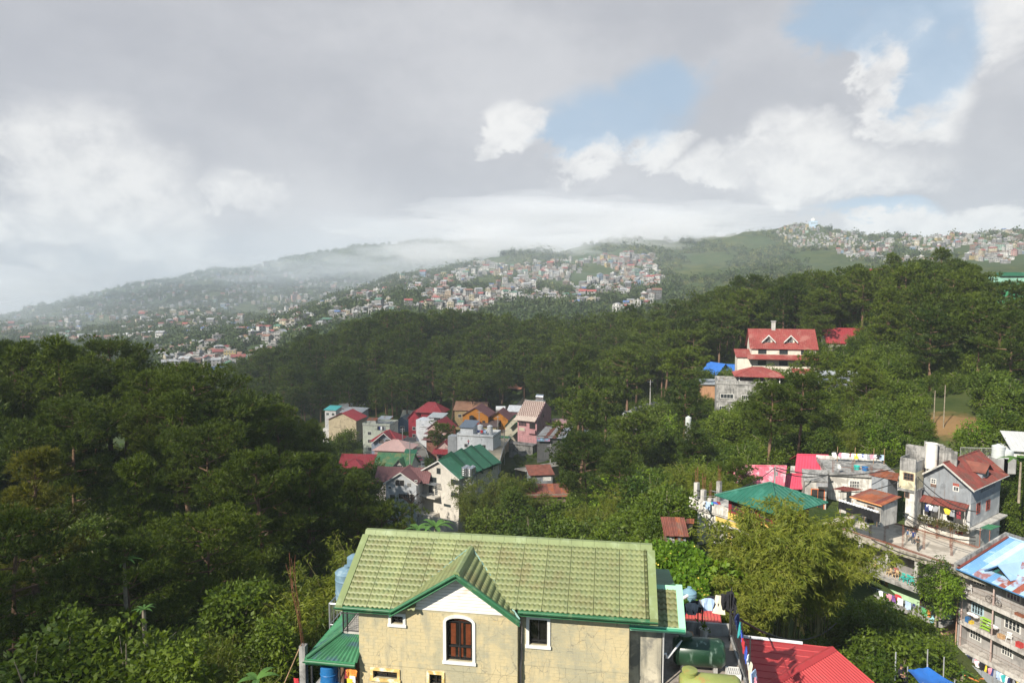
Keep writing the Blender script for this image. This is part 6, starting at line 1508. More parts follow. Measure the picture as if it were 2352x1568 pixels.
# --- long house with roof deck and two balconies
Dk = H('balcony_house', 'long concrete house with open roof deck and two railed balconies below', 'house', Z5(300, 15), 80, -61)
dl = Dk.px(Z5(1100, 262), y=0).x + 1.5; b1 = Dk.px(Z5(250, 275), y=0).z - .1; b2 = Dk.px(Z5(290, 540), y=0).z
DKM = mat('deck_concrete', (.50, .45, .38), .95, .15, .35, ((.26, .23, .19), .45, .35), ((.34, .30, .25), .3))
Dk.box('roof_deck', DKM, -6, dl + 7, 0, 8.6, -.32, 0); Dk.box('deck_edge', mat('mossy_edge', (.36, .33, .27), .95, .2, .8, ((.10, .09, .06), .55, 1.2), ((.12, .11, .08), .5)), -6, dl + 7, -.14, -.001, -.55, .06)
Dk.box('upper_back_wall', mat('dim_block_wall', (.20, .19, .18), .95, .2, .8), -6, dl + 5, 2.6, 8.5, b1, -.321); Dk.box('balcony_slab', CONCL, -6, dl + .4, -.9, 2.59, b1 - .25, b1); Dk.box('balcony_edge', CONC2, -6, dl + .4, -1.0, -.901, b1 - .42, b1 + .03)
for x in (.6, 3.9, 7.3): Dk.post(x, .25, b1 + .001, -.321, .36, CONCL, 'column')
MINT = mat('mint_green_wall', (.36, .52, .32), .9, .1, .7, ((.26, .36, .22), .4, .6)); Dk.box('lower_wall', MINT, .2, dl + .2, 1.2, 8.4, b2 + .02, b1 - .251); Dk.box('balcony_slab', CONC2, -.2, dl + .5, -.9, 1.19, b2 - .25, b2); Dk.box('base_wall', mat('earthy_wall', (.36, .23, .14), .95, .25, .7), 0, dl, .4, 8, b2 - 12, b2 - .251); Dk.box('dwarf_wall', CONC2, -.2, dl + .5, -1.0, -.901, b2 - .35, b2 + .28)
Dk.rail([(-6, -.8, b1), (dl + .3, -.8, b1)], .95, RUSTM, .16, .010); Dk.rail([(-.1, -.8, b2 + .02), (dl + .4, -.8, b2 + .02)], 1.0, mat('blue_rail', (.10, .16, .22), .6), .16, .010)
for (A_, B_) in ((Z5(340, 355), Z5(455, 430)), (Z5(600, 425), Z5(715, 500))): Dk.pwin('front', 1.2, A_, B_, frame=WHITEP, bars=(3, 1), grille=5)
Dk.win('front', 1.2, dl - 3.1, dl - 2.2, b2 + .05, b2 + 2.0, frame=OLDW, pane=VOID, bars=(0, 0), name='door')
for (x0_, x1_) in ((3.2, 3.5), (dl - 1.5, dl - 1.1)): Dk.box('painted_pillar', mat('ochre_pillar', (.48, .30, .12), .9, .15, 1), x0_, x1_, 1.16, 1.199, b2 + .03, b1 - .26)
# rebar starter columns and long bars lying along the deck
for x, y in ((-1.5, .8), (1.1, 1.2), (3.1, .9), (5.0, 1.3), (.5, 5.6), (3.2, 6.6), (6.6, 2.6), (7.8, 5.8), (9.2, 3.4), (5.4, 7.4)): Dk.rebar(x, y, 0, 5, 2.4, sp=.11)
b = MB()
for i in range(9): y = .15 + i * .06; b.tube([(-4, y, .10 + .03 * math.sin(i)), (dl * .4, y + .05, .16 + .05 * math.sin(i * 2)), (dl + 3, y + .1, .12)], .014, 4)
for i in range(9): y = 7.6 + i * .07; b.tube([(-3, y - 1, .25 + .06 * math.sin(i)), (3, y - .3, .35 + .05 * math.sin(i * 3)), (dl + 2, y, .30)], .014, 4)
tag(b.build('rebar_bundle', RUSTM, None), 'bundles of long steel bars lying along the roof deck', 'steel bars'); bpy.data.objects['rebar_bundle'].location = Dk.o; bpy.data.objects['rebar_bundle'].rotation_euler = (0, 0, Dk.yaw)
for i, (x, y, m, lb) in enumerate([(.9, .9, TEALP, 'pale teal chair at the left of the open balcony'), (2.3, .2, BEIGEP, 'beige chair left of the first column'), (4.4, -.1, BEIGEP, 'beige chair by the seated person in red'), (5.1, .0, BEIGEP, 'second beige chair beside the person in red'), (6.0, -.2, TEALP, 'teal chair left in the row of three'), (6.5, -.15, TEALP, 'middle teal chair of the row of three'), (7.1, -.2, TEALP, 'teal chair right in the row of three'), (dl - 2.0, -.3, TEALP, 'teal chair by the mango tree')]):
 clutter(Dk, x, y, b1 + .002, 'chair', lb, m, gr.uniform(-.8, .8))
for i, (x, kd, c, lb) in enumerate([(4.6, 'towel', 'black', 'black cloth on the lower balcony rail'), (5.0, 'towel', 'pink', 'pale pink cloth on the lower balcony rail'), (5.5, 'dress', 'purple', 'dark patterned garment over the lower rail'), (6.3, 'towel', 'white', 'broad pale towel over the lower rail'), (7.2, 'towel', 'light blue', 'striped blue towel over the lower rail'), (7.8, 'small', 'navy', 'small navy cloth at the right of the striped towel'), (5.6, 'shirt', 'red', 'red shirt hung inside the lower balcony'), (9.0, 'towel', 'green', 'green cloth near the orange one'), (9.3, 'towel', 'orange', 'orange cloth hanging under the mango tree'), (4.2, 'shirt', 'white', 'bundled white shirt on the lower rail')]):
 garment(kd, c, Dk.w(x, -.93 if i != 6 else -.2, b2 + 1.05), Dk.yaw, lb, 1.05)
t = thing('plastic_bag', 'full light blue bag hanging from the lower balcony rail', 'bag', Dk.w(9.9, -1.05, b2 + .3), Dk.yaw); MB().lathe([(.01, -.42), (.22, -.36), (.30, -.15), (.24, .08), (.07, .25), (.10, .34), (.01, .35)], 12).build('bag', mat('light_blue_bag', (.30, .55, .58), .5, .15, 4), t)
t = thing('stone_slab_table', 'grey sink slab at the left end of the lower balcony', 'sink', Dk.w(1.3, -.2, b2 + .002), Dk.yaw); MB().box(-.9, .9, -.3, .3, .6, .7).build('top', CONC2, t); MB().box(-.8, .8, -.25, .25, 0, .599).build('base', CONC2, t)
gs = leanto('green_canopy', 'small green sheet canopy behind the blue roof', Z4(1795, 1185), Z4(1930, 1250), Z4(2045, 1180), Z4(1905, 1130), 76, -40, 1.6, [GLEAN], 4, 21, None)
for x in (gs.a.x + .1, gs.b.x - .1): gs.post(x, .1, -3.2, gs.a.z - .05, .08, RUSTM)
# --- grey apartment block with the blue roof
B = H('apartment_block', 'grey three-storey apartment block with rust-streaked blue roof and railed galleries', 'apartment block', Z5(1400, 600), 70, -72)
BL = 9.0; GREYP = mat('dark_grey_render', (.30, .285, .27), .92, .14, .6, ((.17, .165, .16), .4, .5), ((.16, .15, .14), .3)); SLABP = mat('pale_slab_edge', (.50, .47, .43), .92, .14, .7, ((.24, .22, .20), .45, .8), ((.20, .19, .17), .5))
B.box('wall', GREYP, .12, BL + 4, 1.2, 9.0, -8.5, 2.75); B.box('end_wall', GREYP, -.05, .11, -.02, 9.0, -9.5, 2.3)
for i, z in enumerate((0, -3.08, -5.90)):
 B.box('gallery_slab', SLABP, .12, BL + 4, -.05, 1.199, z - .42, z); B.rail([(.15, .0, z), (BL + 4, .0, z)], 1.0, mat('brown_rail', (.18, .12, .09), .7), .13, .011)
 for x in (.2, 3.5, 6.9, 10.2): B.post(x, .12, z + .001, z + 2.64, .10, mat('pinkish_post', (.50, .38, .34), .8, .15, 2), 'gallery_post')
WINS = [((.6, 1.75), 0), ((4.1, 5.35), 0), ((.55, 1.7), -3.08), ((4.05, 5.5), -3.08), ((.5, 1.6), -5.9), ((3.9, 4.9), -5.9), ((7.6, 8.8), 0), ((7.6, 8.8), -3.08)]
for k, ((a, c), z) in enumerate(WINS): B.win('front', 1.2, a, c, z + .95, z + 1.9, frame=mat('pale_blue_frame', (.38, .52, .58), .8) if k == 2 else WHITEP, bars=(3, 0), grille=4, pane=mat('curtained_pane', (.16, .10, .15), .5, .3, 6) if k in (1, 7) else PANE)
for x, z in ((2.9, -3.08), (2.8, 0), (6.4, -3.08)): B.win('front', 1.2, x, x + .75, z + .02, z + 1.95, frame=GREYP, pane=mat('grey_door', (.33, .33, .33), .7, .1, 1), bars=(0, 0), name='door')
B.part('downpipe', MB().tube([(-.12, -.12, 2.4), (-.12, -.12, -6.5)], .06, 8), mat('pink_brown_pipe', (.42, .24, .17), .7, .15, 2))
BLU = [mat('blue_sheet', (.14, .30, .52), .45, .10, .5, ((.36, .48, .60), .35, .5), spec=.4), mat('pale_blue_sheet', (.30, .44, .60), .45, .08, .5, ((.24, .38, .58), .4, .5), spec=.4), mat('whitish_blue_sheet', (.42, .52, .62), .45, .08, .5, ((.36, .50, .66), .35, .5), spec=.4), mat('blue_rust_sheet', (.30, .44, .58), .55, .12, .6, ((.24, .06, .035), .62, .75), spec=.35), mat('blue_rusty_sheet', (.24, .07, .045), .7, .15, .6, ((.38, .48, .58), .5, .8), spec=.3)]
za, zb2 = 2.55, 5.15
rs = random.Random(12); n = 17
aL, bL, cL, dL = Vector((.35, -.75, za)), Vector((BL + 3, -.75, za)), Vector((BL + 3, 6.3, zb2)), Vector((.35, 6.3, zb2))
for i in range(n):
 f0, f1 = i / n, (i + 1) / n; g = [0, .36, 1]
 for q in range(2):
  if q == 0: m = BLU[[0, 0, 3, 3, 0, 3, 4, 3, 4, 3, 4, 4, 3, 4, 3, 4, 0][i]]
  else: m = BLU[[0, 1, 2, 1, 1, 3, 1, 2, 1, 3, 1, 4, 1, 3, 4, 1, 2][i]]
  def pt(f, gg): return (aL + (bL - aL) * f) * (1 - gg) + (dL + (cL - dL) * f) * gg
  nn = (bL - aL).cross(dL - aL).normalized(); lift = nn * (.02 * (q) + .008 * (i % 2))
  P = [pt(f0, g[q] - (.02 if q else 0)), pt(f1, g[q] - (.02 if q else 0)), pt(f1, g[q + 1]), pt(f0, g[q + 1])]
  mb = MB().prism([p + lift for p in P], nn * -.03)
  for j in range(3):
   p0 = P[0] + (P[1] - P[0]) * (j / 3 + .02) + lift; p1 = P[3] + (P[2] - P[3]) * (j / 3 + .02) + lift; sd = Vector((.03, 0, 0)); mb.prism([p0, p0 + sd * 2, p0 + sd + nn * .03], p1 - p0)
  B.part('roof_sheet', mb, m)
B.part('under_roof', MB().prism([(.3, -.7, za - .06), (.3, 6.3, zb2 - .06), (.3, 13, za - .06)], (BL + 2.6, 0, 0)), GREYP); B.slope((BL + 3, 13.3, za), (.35, 13.3, za), (.35, 6.3, zb2), (BL + 3, 6.3, zb2), BLU[0], .05, .8)
B.part('ridge_cap', MB().bar((.3, 6.3, zb2 + .07), (BL + 3, 6.3, zb2 + .07), .16), BLU[1]); B.part('gutter', MB().tube([(.0, -.82, za - .02), (BL + 3, -.82, za - .02)], .08, 8), mat('blue_gutter', (.06, .16, .30), .5))
B.part('parapet', MB().prism([(-.10, -.9, 2.2), (-.10, -.9, 3.15), (-.10, 6.3, 5.65), (-.10, 13, 3.4), (-.10, 13, 2.2)], (.20, 0, 0)), CONC2); B.part('rust_flashing', MB().prism([(.11, -.8, za + .10), (.11, 6.2, zb2 + .10), (.42, 6.2, zb2 + .13), (.42, -.8, za + .13)], (0, 0, .02)), RUSTA)
# triangular dormer vent of the blue roof
dx0, dx1, dy = 2.35, 5.05, .75; zf = za + (dy + .75) / 7.05 * (zb2 - za); xm = (dx0 + dx1) / 2; zp = zf + 1.05; yb = -.75 + (zp - za) * 7.05 / (zb2 - za)
B.part('dormer', MB().prism([(dx0 + .35, dy, zf - .05), (dx1 - .35, dy, zf - .05), (xm, dy, zp - .15)], (0, .05, 0)), mat('dormer_green', (.02, .10, .08), .6)); B.part('dormer_vent', MB().prism([(xm - .45, dy - .03, zf + .12), (xm + .45, dy - .03, zf + .12), (xm, dy - .03, zf + .55)], (0, .029, 0)), VOID)
for (xa, sgn) in ((dx0, 1), (dx1, -1)):
 P = [Vector((xa, dy - .5, zf + .02)), Vector((xm, dy - .5, zp)), Vector((xm, yb, zp)), Vector((xa, dy + .15, zf + .06))]
 B.part('dormer_roof', MB().prism(P, (0, 0, .05)), BLU[1]); B.part('dormer_trim', MB().bar(P[0] + Vector((0, -.02, 0)), P[1] + Vector((0, -.02, 0)), .09), mat('blue_trim', (.10, .22, .40), .5))
# clothes under the lowest gallery, clutter on the galleries
cols_ = ['white', 'pink', 'white', 'white', 'navy', 'black', 'black', 'grey', 'pink', 'white', 'black', 'black', 'black', 'yellow', 'black', 'pink', 'navy', 'grey', 'light blue', 'light blue', 'white', 'teal', 'white', 'navy', 'black', 'grey', 'yellow', 'white']
kinds_ = ['shirt', 'dress', 'trousers']
seen = {}
for i, c in enumerate(cols_):
 kd = kinds_[i % 3]; k2 = (c, kd); seen[k2] = seen.get(k2, 0) + 1
 lab = '%s %s in the washing row under the lowest gallery' % (c, kd) + ('' if seen[k2] == 1 else ', %s such one from the left' % ['second', 'third', 'fourth', 'fifth'][seen[k2] - 2])
 garment(kd, c, B.w(.3 + i * .23, .05, -6.42), B.yaw + gr.uniform(-.3, .3) + (1.2 if i % 2 else 0), lab, 1.0)
B.part('washing_rail', MB().tube([(.1, .05, -6.40), (7.2, .05, -6.42)], .015, 5), METALG)
t = H('corrugated_fence', 'low corrugated iron fence under the hanging washing', 'fence', Z5(1400, 1310), 69.0, -72)
for k in range(10): t.box('sheet', CORR, k * .8, k * .8 + .78, -.02 + .015 * (k % 2), .0 + .015 * (k % 2), -1.1, .05 - .05 * (k % 3)); b = MB(); [b.prism([(k * .8 + .01, -.022 + .015 * (k % 2), -1.0 + j * .13), (k * .8 + .01, -.022 + .015 * (k % 2), -.93 + j * .13), (k * .8 + .01, -.06 + .015 * (k % 2), -.965 + j * .13)], (.76, 0, 0)) for j in range(8)]; t.part('ridges', b, CORR)
sk = thing('shelf_rack', 'lime green plastic shelf rack on the middle gallery', 'rack', B.w(2.75, .38, -3.078), B.yaw)
for z in (.15, .5, .85, 1.2): MB().box(-.55, .55, -.2, .2, z, z + .035).build('shelf', LIME, sk)
for x in (-.53, .53):
 for y in (-.18, .18): MB().box(x - .02, x + .02, y - .02, y + .02, 0, 1.25).build('post', LIME, sk)
clutter(B, 5.0, .45, -3.078, 'chair', 'white plastic chair loaded with washing on the middle gallery', WPLAST, .5); clutter(B, .55, .5, .002, 'chair', 'white plastic chair at the left end of the top gallery', WPLAST, -.6)
for (x, z, sx, sz, m, nm, lb, cat) in ((.75, -3.078, .35, .5, BLUEP, 'crate', 'blue and white crate at the left of the middle gallery', 'crate'), (1.15, -3.078, .28, .25, mat('yellow_plastic', (.75, .52, .05), .5), 'basin', 'yellow basin beside the blue crate', 'basin'), (4.3, -3.078, .5, .35, mat('cardboard', (.48, .30, .15), .9, .2, 3), 'box', 'brown cardboard box left of the white chair', 'box'), (6.1, -3.078, .5, .45, mat('red_plastic', (.5, .04, .04), .5), 'crate', 'red crate at the right of the middle gallery', 'crate'), (3.45, -3.078, .35, .5, VOID, 'bin', 'dark bin beside the lime shelf rack', 'bin'), (6.0, .002, .8, .2, RUSTC, 'plank_pile', 'pile of rusty boards on the top gallery', 'boards'), (6.9, .002, .5, .5, mat('brown_sack', (.30, .18, .10), .9, .3, 3), 'sack', 'brown sack at the right of the top gallery', 'sack')):
 t = thing(nm, lb, cat, B.w(x, .35, z), B.yaw); MB().prism([(-sx*.5, -.2, 0), (sx*.5, -.2, 0), (sx*.55, .2, 0), (-sx*.55, .2, 0)], (0, 0, sz)).build('body', m, t); MB().box(-sx*.53, sx*.53, -.22, .22, sz + .001, sz + .03).build('rim', m, t)
for x, lb in ((1.1, 'pile of white bags left on the middle gallery'), (3.2, 'white bundle right of the lime rack')):
 t = thing('bundle', lb, 'bundle', B.w(x, .5, -3.078 + (.75 if x < 2 else .6)), B.yaw); [MB().lathe([(.01, -.12), (.24, -.08), (.28, .04), (.15, .16), (.01, .18)], 10, (k * .34 - .3, 0, .12 + .05 * (k % 2))).build('bag', CM['white'], t) for k in range(3)]
t = thing('bicycle', 'dark bicycle leaning on the top gallery rail', 'bicycle', B.w(3.4, .25, .002), B.yaw)
for x in (-.5, .5):
 b = MB(); b.tube([(x + .33*math.cos(k*6.283/16), 0, .34 + .33*math.sin(k*6.283/16)) for k in range(17)], .03, 5); [b.bar((x, 0, .34), (x + .32*math.cos(k*1.047), 0, .34 + .32*math.sin(k*1.047)), .006) for k in range(6)]; b.build('wheel', BLACKM, t)
MB().bar((-.5, 0, .34), (-.15, 0, .85), .035).bar((-.15, 0, .85), (.05, 0, .34), .035).bar((.05, 0, .34), (-.5, 0, .34), .03).bar((-.1, 0, .75), (.38, 0, .80), .035).bar((.05, 0, .34), (.38, 0, .80), .035).bar((.5, 0, .34), (.36, 0, .95), .035).build('frame', BLACKM, t); MB().box(-.27, -.05, -.06, .06, .86, .91).build('saddle', BLACKM, t); MB().bar((.36, -.25, .96), (.36, .25, .96), .03).build('handlebar', METALG, t)
# white house and tanks behind
Wh = H('white_house', 'plain white house with pale sloping roof cut by the right edge', 'house', Z4(2180, 285), 92, -20); zt = Wh.px(Z4(2180, 185), y=0).z
Wh.box('wall', WHITEP, 0, 9, 0, 6, -3, zt - 1.2); Wh.slope((-.2, -.6, zt - 1.0), (9, -.6, zt - 1.0), (9, 4.5, zt + .8), (-.2, 4.5, zt + .8), mat('white_sheet_roof', (.45, .45, .44), .5, .06, .5), .08, .5)
fn = H('terrace_railing', 'white railing along the lane behind the rusty roof', 'railing', Z4(1570, 345), 90, -6); fn.rail([(0, 0, 0), (fn.px(Z4(2110, 350), y=0).x, 0, 0)], 1.2, WHITEP, .16, .014); fn.box('kerb', CONCL, -.1, fn.px(Z4(2110, 350), y=0).x, -.1, .1, -.5, -.001)
for (uv, r, h, lb) in ((Z4(2015, 360), .75, 1.5, 'tall pale grey round tank by the white railing'), (Z4(2110, 360), .8, .9, 'low pale grey tank right of the tall one')):
 t = thing('water_tank', lb, 'tank', W(*uv, 89)); tank_mesh(r, h, 2).build('body', mat('pale_grey_tank', (.48, .50, .48), .6, .08, 1), t); MB().box(-.8, .8, -.8, .8, -2, -.003).build('plinth', CONC, t)
# cables strung between the poles and roofs
for k, (a, b_, sag) in enumerate([(Z6(1336, 445) + (84,), Z4(850, 480) + (81,), 1.0), (Z6(1336, 470) + (84,), Z4(20, 560) + (89,), .6), (Z6(1336, 450) + (84,), Z6(480, 700) + (69,), 1.2), (Z4(1030, 540) + (80.5,), Z4(1790, 1000) + (74,), 1.0), (Z4(850, 640) + (80,), Z4(140, 760) + (80,), .5), (Z4(900, 1000) + (79,), Z4(1750, 1300) + (71,), .5), (Z4(900, 1040) + (79,), Z4(1750, 1340) + (71,), .7), (Z5(470, 60) + (78,), Z5(1400, 330) + (69.5,), .6), (Z3(910, 800) + (31,), Z5(100, 940) + (58,), 1.5), (Z9(60, 440) + (165,), Z9(420, 330) + (168,), 1.0), (Z7(1130, 600) + (226,), Z7(1218, 670) + (188,), 1.5), (Z8(912, 600) + (205,), Z8(618, 430) + (225,), 1.5), (Z8(912, 610) + (205,), Z8(1455, 860) + (165,), 2)]):
 p, q = W(*a), W(*b_); pts = [p + (q - p) * (i / 10) - Vector((0, 0, sag * 4 * (i / 10) * (1 - i / 10))) for i in range(11)]
 tag(MB().tube(pts, .06 if a[2] < 100 else .07, 4).build('cable', BLACKM), 'black overhead cable ' + ['from the pink-roof pole to the stair tower', 'from the pink-roof pole to the flat-roofed house', 'from the pink-roof pole to the bare columns', 'past the front of the grey gabled house', 'above the rusty sheds', 'under the planted ledge, upper', 'under the planted ledge, lower', 'over the roof deck to the apartment block', 'from the washing corner into the bamboo', 'beside the unpainted concrete house', 'between the two street poles', 'from the lane pole past the orange house', 'from the lane pole to the retaining road'][k], 'cable')
# blue tarp and posts at the bottom
TP = mat('blue_tarp', (.015, .17, .60), .45, .10, 1.2, spec=.4)
tp = thing('blue_tarp', 'bright blue tarpaulin stretched over poles at the bottom edge', 'tarp', W(2100, 1535, 46)); o0 = tp.location
c0, c1, c2, c3 = [W(u_, v_, Y_) - o0 for (u_, v_, Y_) in (Z5(850, 1430) + (47,), Z5(1060, 1400) + (48.5,), Z5(1345, 1568) + (45,), Z5(1010, 1600) + (43,))]
N_ = 9; vs = [];
for i in range(N_):
 for j in range(N_):
  f, g = i / (N_ - 1), j / (N_ - 1); p = (c0 * (1-f) + c1 * f) * (1-g) + (c3 * (1-f) + c2 * f) * g; vs.append(p + Vector((0, 0, -.35 * math.sin(math.pi * f) * math.sin(math.pi * g) + .04 * math.sin(f * 14 + g * 5))))
fs = [(i*N_+j, (i+1)*N_+j, (i+1)*N_+j+1, i*N_+j+1) for i in range(N_-1) for j in range(N_-1)]
mb = MB().add(vs, fs, 0, True); mb.add([v + Vector((0, 0, -.03)) for v in vs], [f[::-1] for f in fs], 0, True); mb.build('sheet', TP, tp)
for p in (c0, c1, c2, c3): MB().bar(p + Vector((0, 0, .25)), p + Vector((0, 0, -3)), .06).build('pole', METALG, tp)
for (uv, Y_, hh, lb) in ((Z5(720, 1420), 45, 3.0, 'leaning grey pole left of the blue tarpaulin'), (Z5(1057, 1330), 50, 2.2, 'white pole behind the blue tarpaulin'), (Z5(1228, 1420), 50, 2.4, 'grey pole right of the blue tarpaulin')):
 t = thing('pole', lb, 'pole', W(*uv, Y_)); MB().bar((0, 0, hh * .4), (.05, 0, -hh - 2), .07).build('shaft', METALG, t)
t = thing('orange_pipe', 'orange drain pipe running down below the washing row', 'pipe', W(*Z5(1330, 1440), 60)); MB().tube([(0, 0, 0), W(*Z5(1600, 1550), 58.5) - t.location, W(*Z5(1605, 1520), 58.4) - t.location, W(*Z5(1645, 1520), 58) - t.location], .07, 8).build('pipe', mat('orange_pipe_paint', (.60, .20, .06), .6), t)
# ------------------------------------------------------------------ the houses of the valley street and of the right hillside
def wm(n, c, st=.3): return mat(n, c, .9, .12, .5, ((c[0]*.55, c[1]*.55, c[2]*.55), st, .5), ((c[0]*.5, c[1]*.5, c[2]*.5), .25))
RED1 = mat('crimson_roof', (.28, .03, .038), .6, .12, .4, ((.20, .045, .045), .4, .4), ((.24, .10, .09), .3)); RED2 = mat('dull_red_roof', (.235, .048, .042), .65, .14, .4, ((.29, .115, .095), .4, .35), ((.30, .14, .10), .35))
GRN = mat('deep_green_roof', (.018, .11, .058), .5, .1, .3, ((.04, .15, .09), .3, .4), spec=.4); MOSS = mat('mossy_green_roof', (.05, .15, .07), .6, .15, .4, ((.15, .17, .07), .5, .6)); BRN = mat('plum_brown_roof', (.17, .075, .075), .65, .12, .4); PALEP = mat('pale_pink_roof', (.60, .38, .33), .6, .08, .4)
BLUES = mat('bright_blue_roof', (.03, .13, .42), .5, .1, .4); ZN = mat('grey_sheet_roof', (.34, .36, .38), .55, .12, .4, ((.25, .18, .14), .25, .4), metal=.2)
def uv7(x, y): return Z7(x, y)
def vh(label, uv, Y, yaw, w, d, h, wall, roof=None, wins=(), name='street_house', group=None, trim=None, base=6, fr=None, gr_=0, cat='house'):
 """a street house: body, roof, rows of windows: wins = (face, floors, per floor, width, height, first sill)"""
 s = H(name, label, cat, uv, Y, yaw, group)
 if roof and roof[0] == 'gable': s.gable(wall, 0, w, 0, d, -base, h, roof[2], roof[3]); s.gable_roof(roof[1], 0, w, 0, d, h, roof[2], .5, roof[3], rib=roof[4] if len(roof) > 4 else .9, trim=trim)
 elif roof and roof[0] == 'hip': s.box('wall', wall, 0, w, 0, d, -base, h); s.hip_roof(roof[1], 0, w, 0, d, h, roof[2], .55, rib=roof[3] if len(roof) > 3 else .9); s.box('eave_board', trim or WHITEP, -.5, w + .5, -.5, d + .5, h - .12, h - .02)
 elif roof and roof[0] == 'shed': s.box('wall', wall, 0, w, 0, d, -base, h); s.slope((-.4, -.5, h + .08), (w + .4, -.5, h + .08), (w + .4, d + .3, h + roof[2]), (-.4, d + .3, h + roof[2]), roof[1], .08, .9); s.part('side_gable', MB().prism([(.02, .02, h), (.02, d, h), (.02, d, h + roof[2] - .1)], (w - .04, 0, 0)), wall)
 else:
  s.box('wall', wall, 0, w, 0, d, -base, h); s.box('roof_slab', CONC, -.15, w + .15, -.15, d + .15, h + .002, h + .18)
  for (a, b_, c, e) in ((0, w, -.1, .04), (0, w, d - .04, d + .1), (-.1, .04, .041, d - .041), (w - .04, w + .1, .041, d - .041)): s.box('parapet', wall, a, b_, c, e, h + .181, h + .8)
 for (face, fl, n, ww, hh, z0) in wins:
  L = w if face in ('front', 'back') else d; c = {'front': 0, 'right': w, 'left': 0}[face]
  for f in range(fl):
   for k in range(n):
    a = L * (k + .5) / n; s.win(face, c, a - ww/2, a + ww/2, z0 + 2.8*f, z0 + 2.8*f + hh, frame=fr or WHITEP, bars=(1 if ww < 1.3 else 2, 0), grille=gr_)
 s.W, s.D, s.Hh = w, d, h
 return s
# --- the big white house with four stepped green roofs
WH_ = wm('warm_white_wall', (.58, .54, .47), .2); DKF = mat('dark_green_frame', (.04, .06, .05), .7)
V = H('white_townhouse', 'big white townhouse with stepped dark green gabled roofs', 'house', Z7(1360, 1330), 168, -33)
vw = V.px(Z7(1790, 1390), y=0).x; ve = 9.6; vr = 3.3; vd = 17
V.gable(WH_, 0, vw, 0, vd, -6, ve, vr); V.gable_roof(GRN, 0, vw, 0, vd, ve, vr, .7, rib=.8, trim=WHITEP)
for k in range(1, 4):
 y = vd * k / 4; zt = ve + vr + .1; V.part('party_wall', MB().prism([(-.9, y, ve - 1.0), (vw/2, y, zt + .0), (vw + .9, y, ve - 1.0), (vw + .9, y, ve + .3), (vw/2, y, zt + 1.3), (-.9, y, ve + .3)], (0, .5, 0)), mat('dark_green_band', (.008, .055, .03), .5, .08, .3))
 for sx in (-1, 1): V.slope(*( ((vw/2 + sx*(vw/2 + .9), y + (.36 if sx > 0 else 4.2), ve - .1 + .12*k), (vw/2 + sx*(vw/2 + .9), y + (4.2 if sx > 0 else .36), ve - .1 + .12*k), (vw/2, y + (4.2 if sx > 0 else .36), zt + .8), (vw/2, y + (.36 if sx > 0 else 4.2), zt + .8)) ), GRN, .08, .8)
for a, b_ in ((Z7(1535, 865), Z7(1570, 925)), (Z7(1430, 962), Z7(1522, 1028)), (Z7(1703, 995), Z7(1782, 1055)), (Z7(1706, 1148), Z7(1778, 1205)), (Z7(1620, 1285), Z7(1690, 1315))): V.pwin('front', 0, a, b_, frame=DKF, bars=(2, 0), fw=.16)
V.win('front', 0, 2.3, 3.4, 4.3, 6.4, frame=DKF, bars=(1, 0), name='door'); V.win('front', 0, 4.2, 5.0, 4.1, 6.4, frame=WHITEP, bars=(1, 4), name='door')
V.box('balcony', WH_, -2.5, 5.9, -2.2, -.01, 3.7, 4.05); V.rail([(-2.4, -2.1, 4.05), (5.8, -2.1, 4.05), (5.8, -.1, 4.05)], 1.0, METALG, .3, .02); V.box('awning_beam', DKF, -2.2, 5.9, -1.9, -1.8, 6.95, 7.1)
for k in range(20): V.box('awning_slat', ZN, -2.2 + k*.42, -2.0 + k*.42, -2.1, -.01, 7.11, 7.22)
V.box('garden_wall', WH_, -6, vw + 3, -4.2, -4.0, -4, .3); V.box('porch', WH_, -1, 5.5, -3.9, -.01, -4, -.2)
# water tower with four steel tanks
tw = H('water_tower', 'green steel lattice tower carrying four shiny water tanks beside the white townhouse', 'water tower', Z8(400, 1400), 163, -20)
z1 = tw.px(Z8(400, 1050), y=0).z; ww = 3.0
for x in (0, ww):
 for y in (0, ww): tw.part('leg', MB().bar((x, y, -6), (x, y, z1), .14), DKF)
b = MB()
for k in range(4):
 za_, zb_ = z1 * k / 4, z1 * (k + 1) / 4
 for (p, q) in (((0, 0), (ww, 0)), ((ww, 0), (ww, ww)), ((0, ww), (0, 0))): b.bar((*p, za_), (*q, zb_), .09); b.bar((*p, zb_), (*q, za_), .09); b.bar((*p, zb_), (*q, zb_), .09)
tw.part('bracing', b, METALG); tw.box('platform', DKF, -.3, ww + .3, -.3, ww + .3, z1, z1 + .12); tw.rail([(-.3, -.3, z1 + .12), (ww + .3, -.3, z1 + .12)], .9, DKF, .3, .02)
STEEL = mat('polished_steel', (.55, .55, .56), .25, .12, 1, metal=.85); tkm = tank_mesh(.72, 1.9, 4).mesh('tank', STEEL)
for (x, y) in ((.7, .7), (2.3, .7), (.7, 2.3), (2.3, 2.3)): link('tank', tkm, tw.t, (x, y, z1 + .121))
def Y7(x, y, Y): return Z7(x, y)
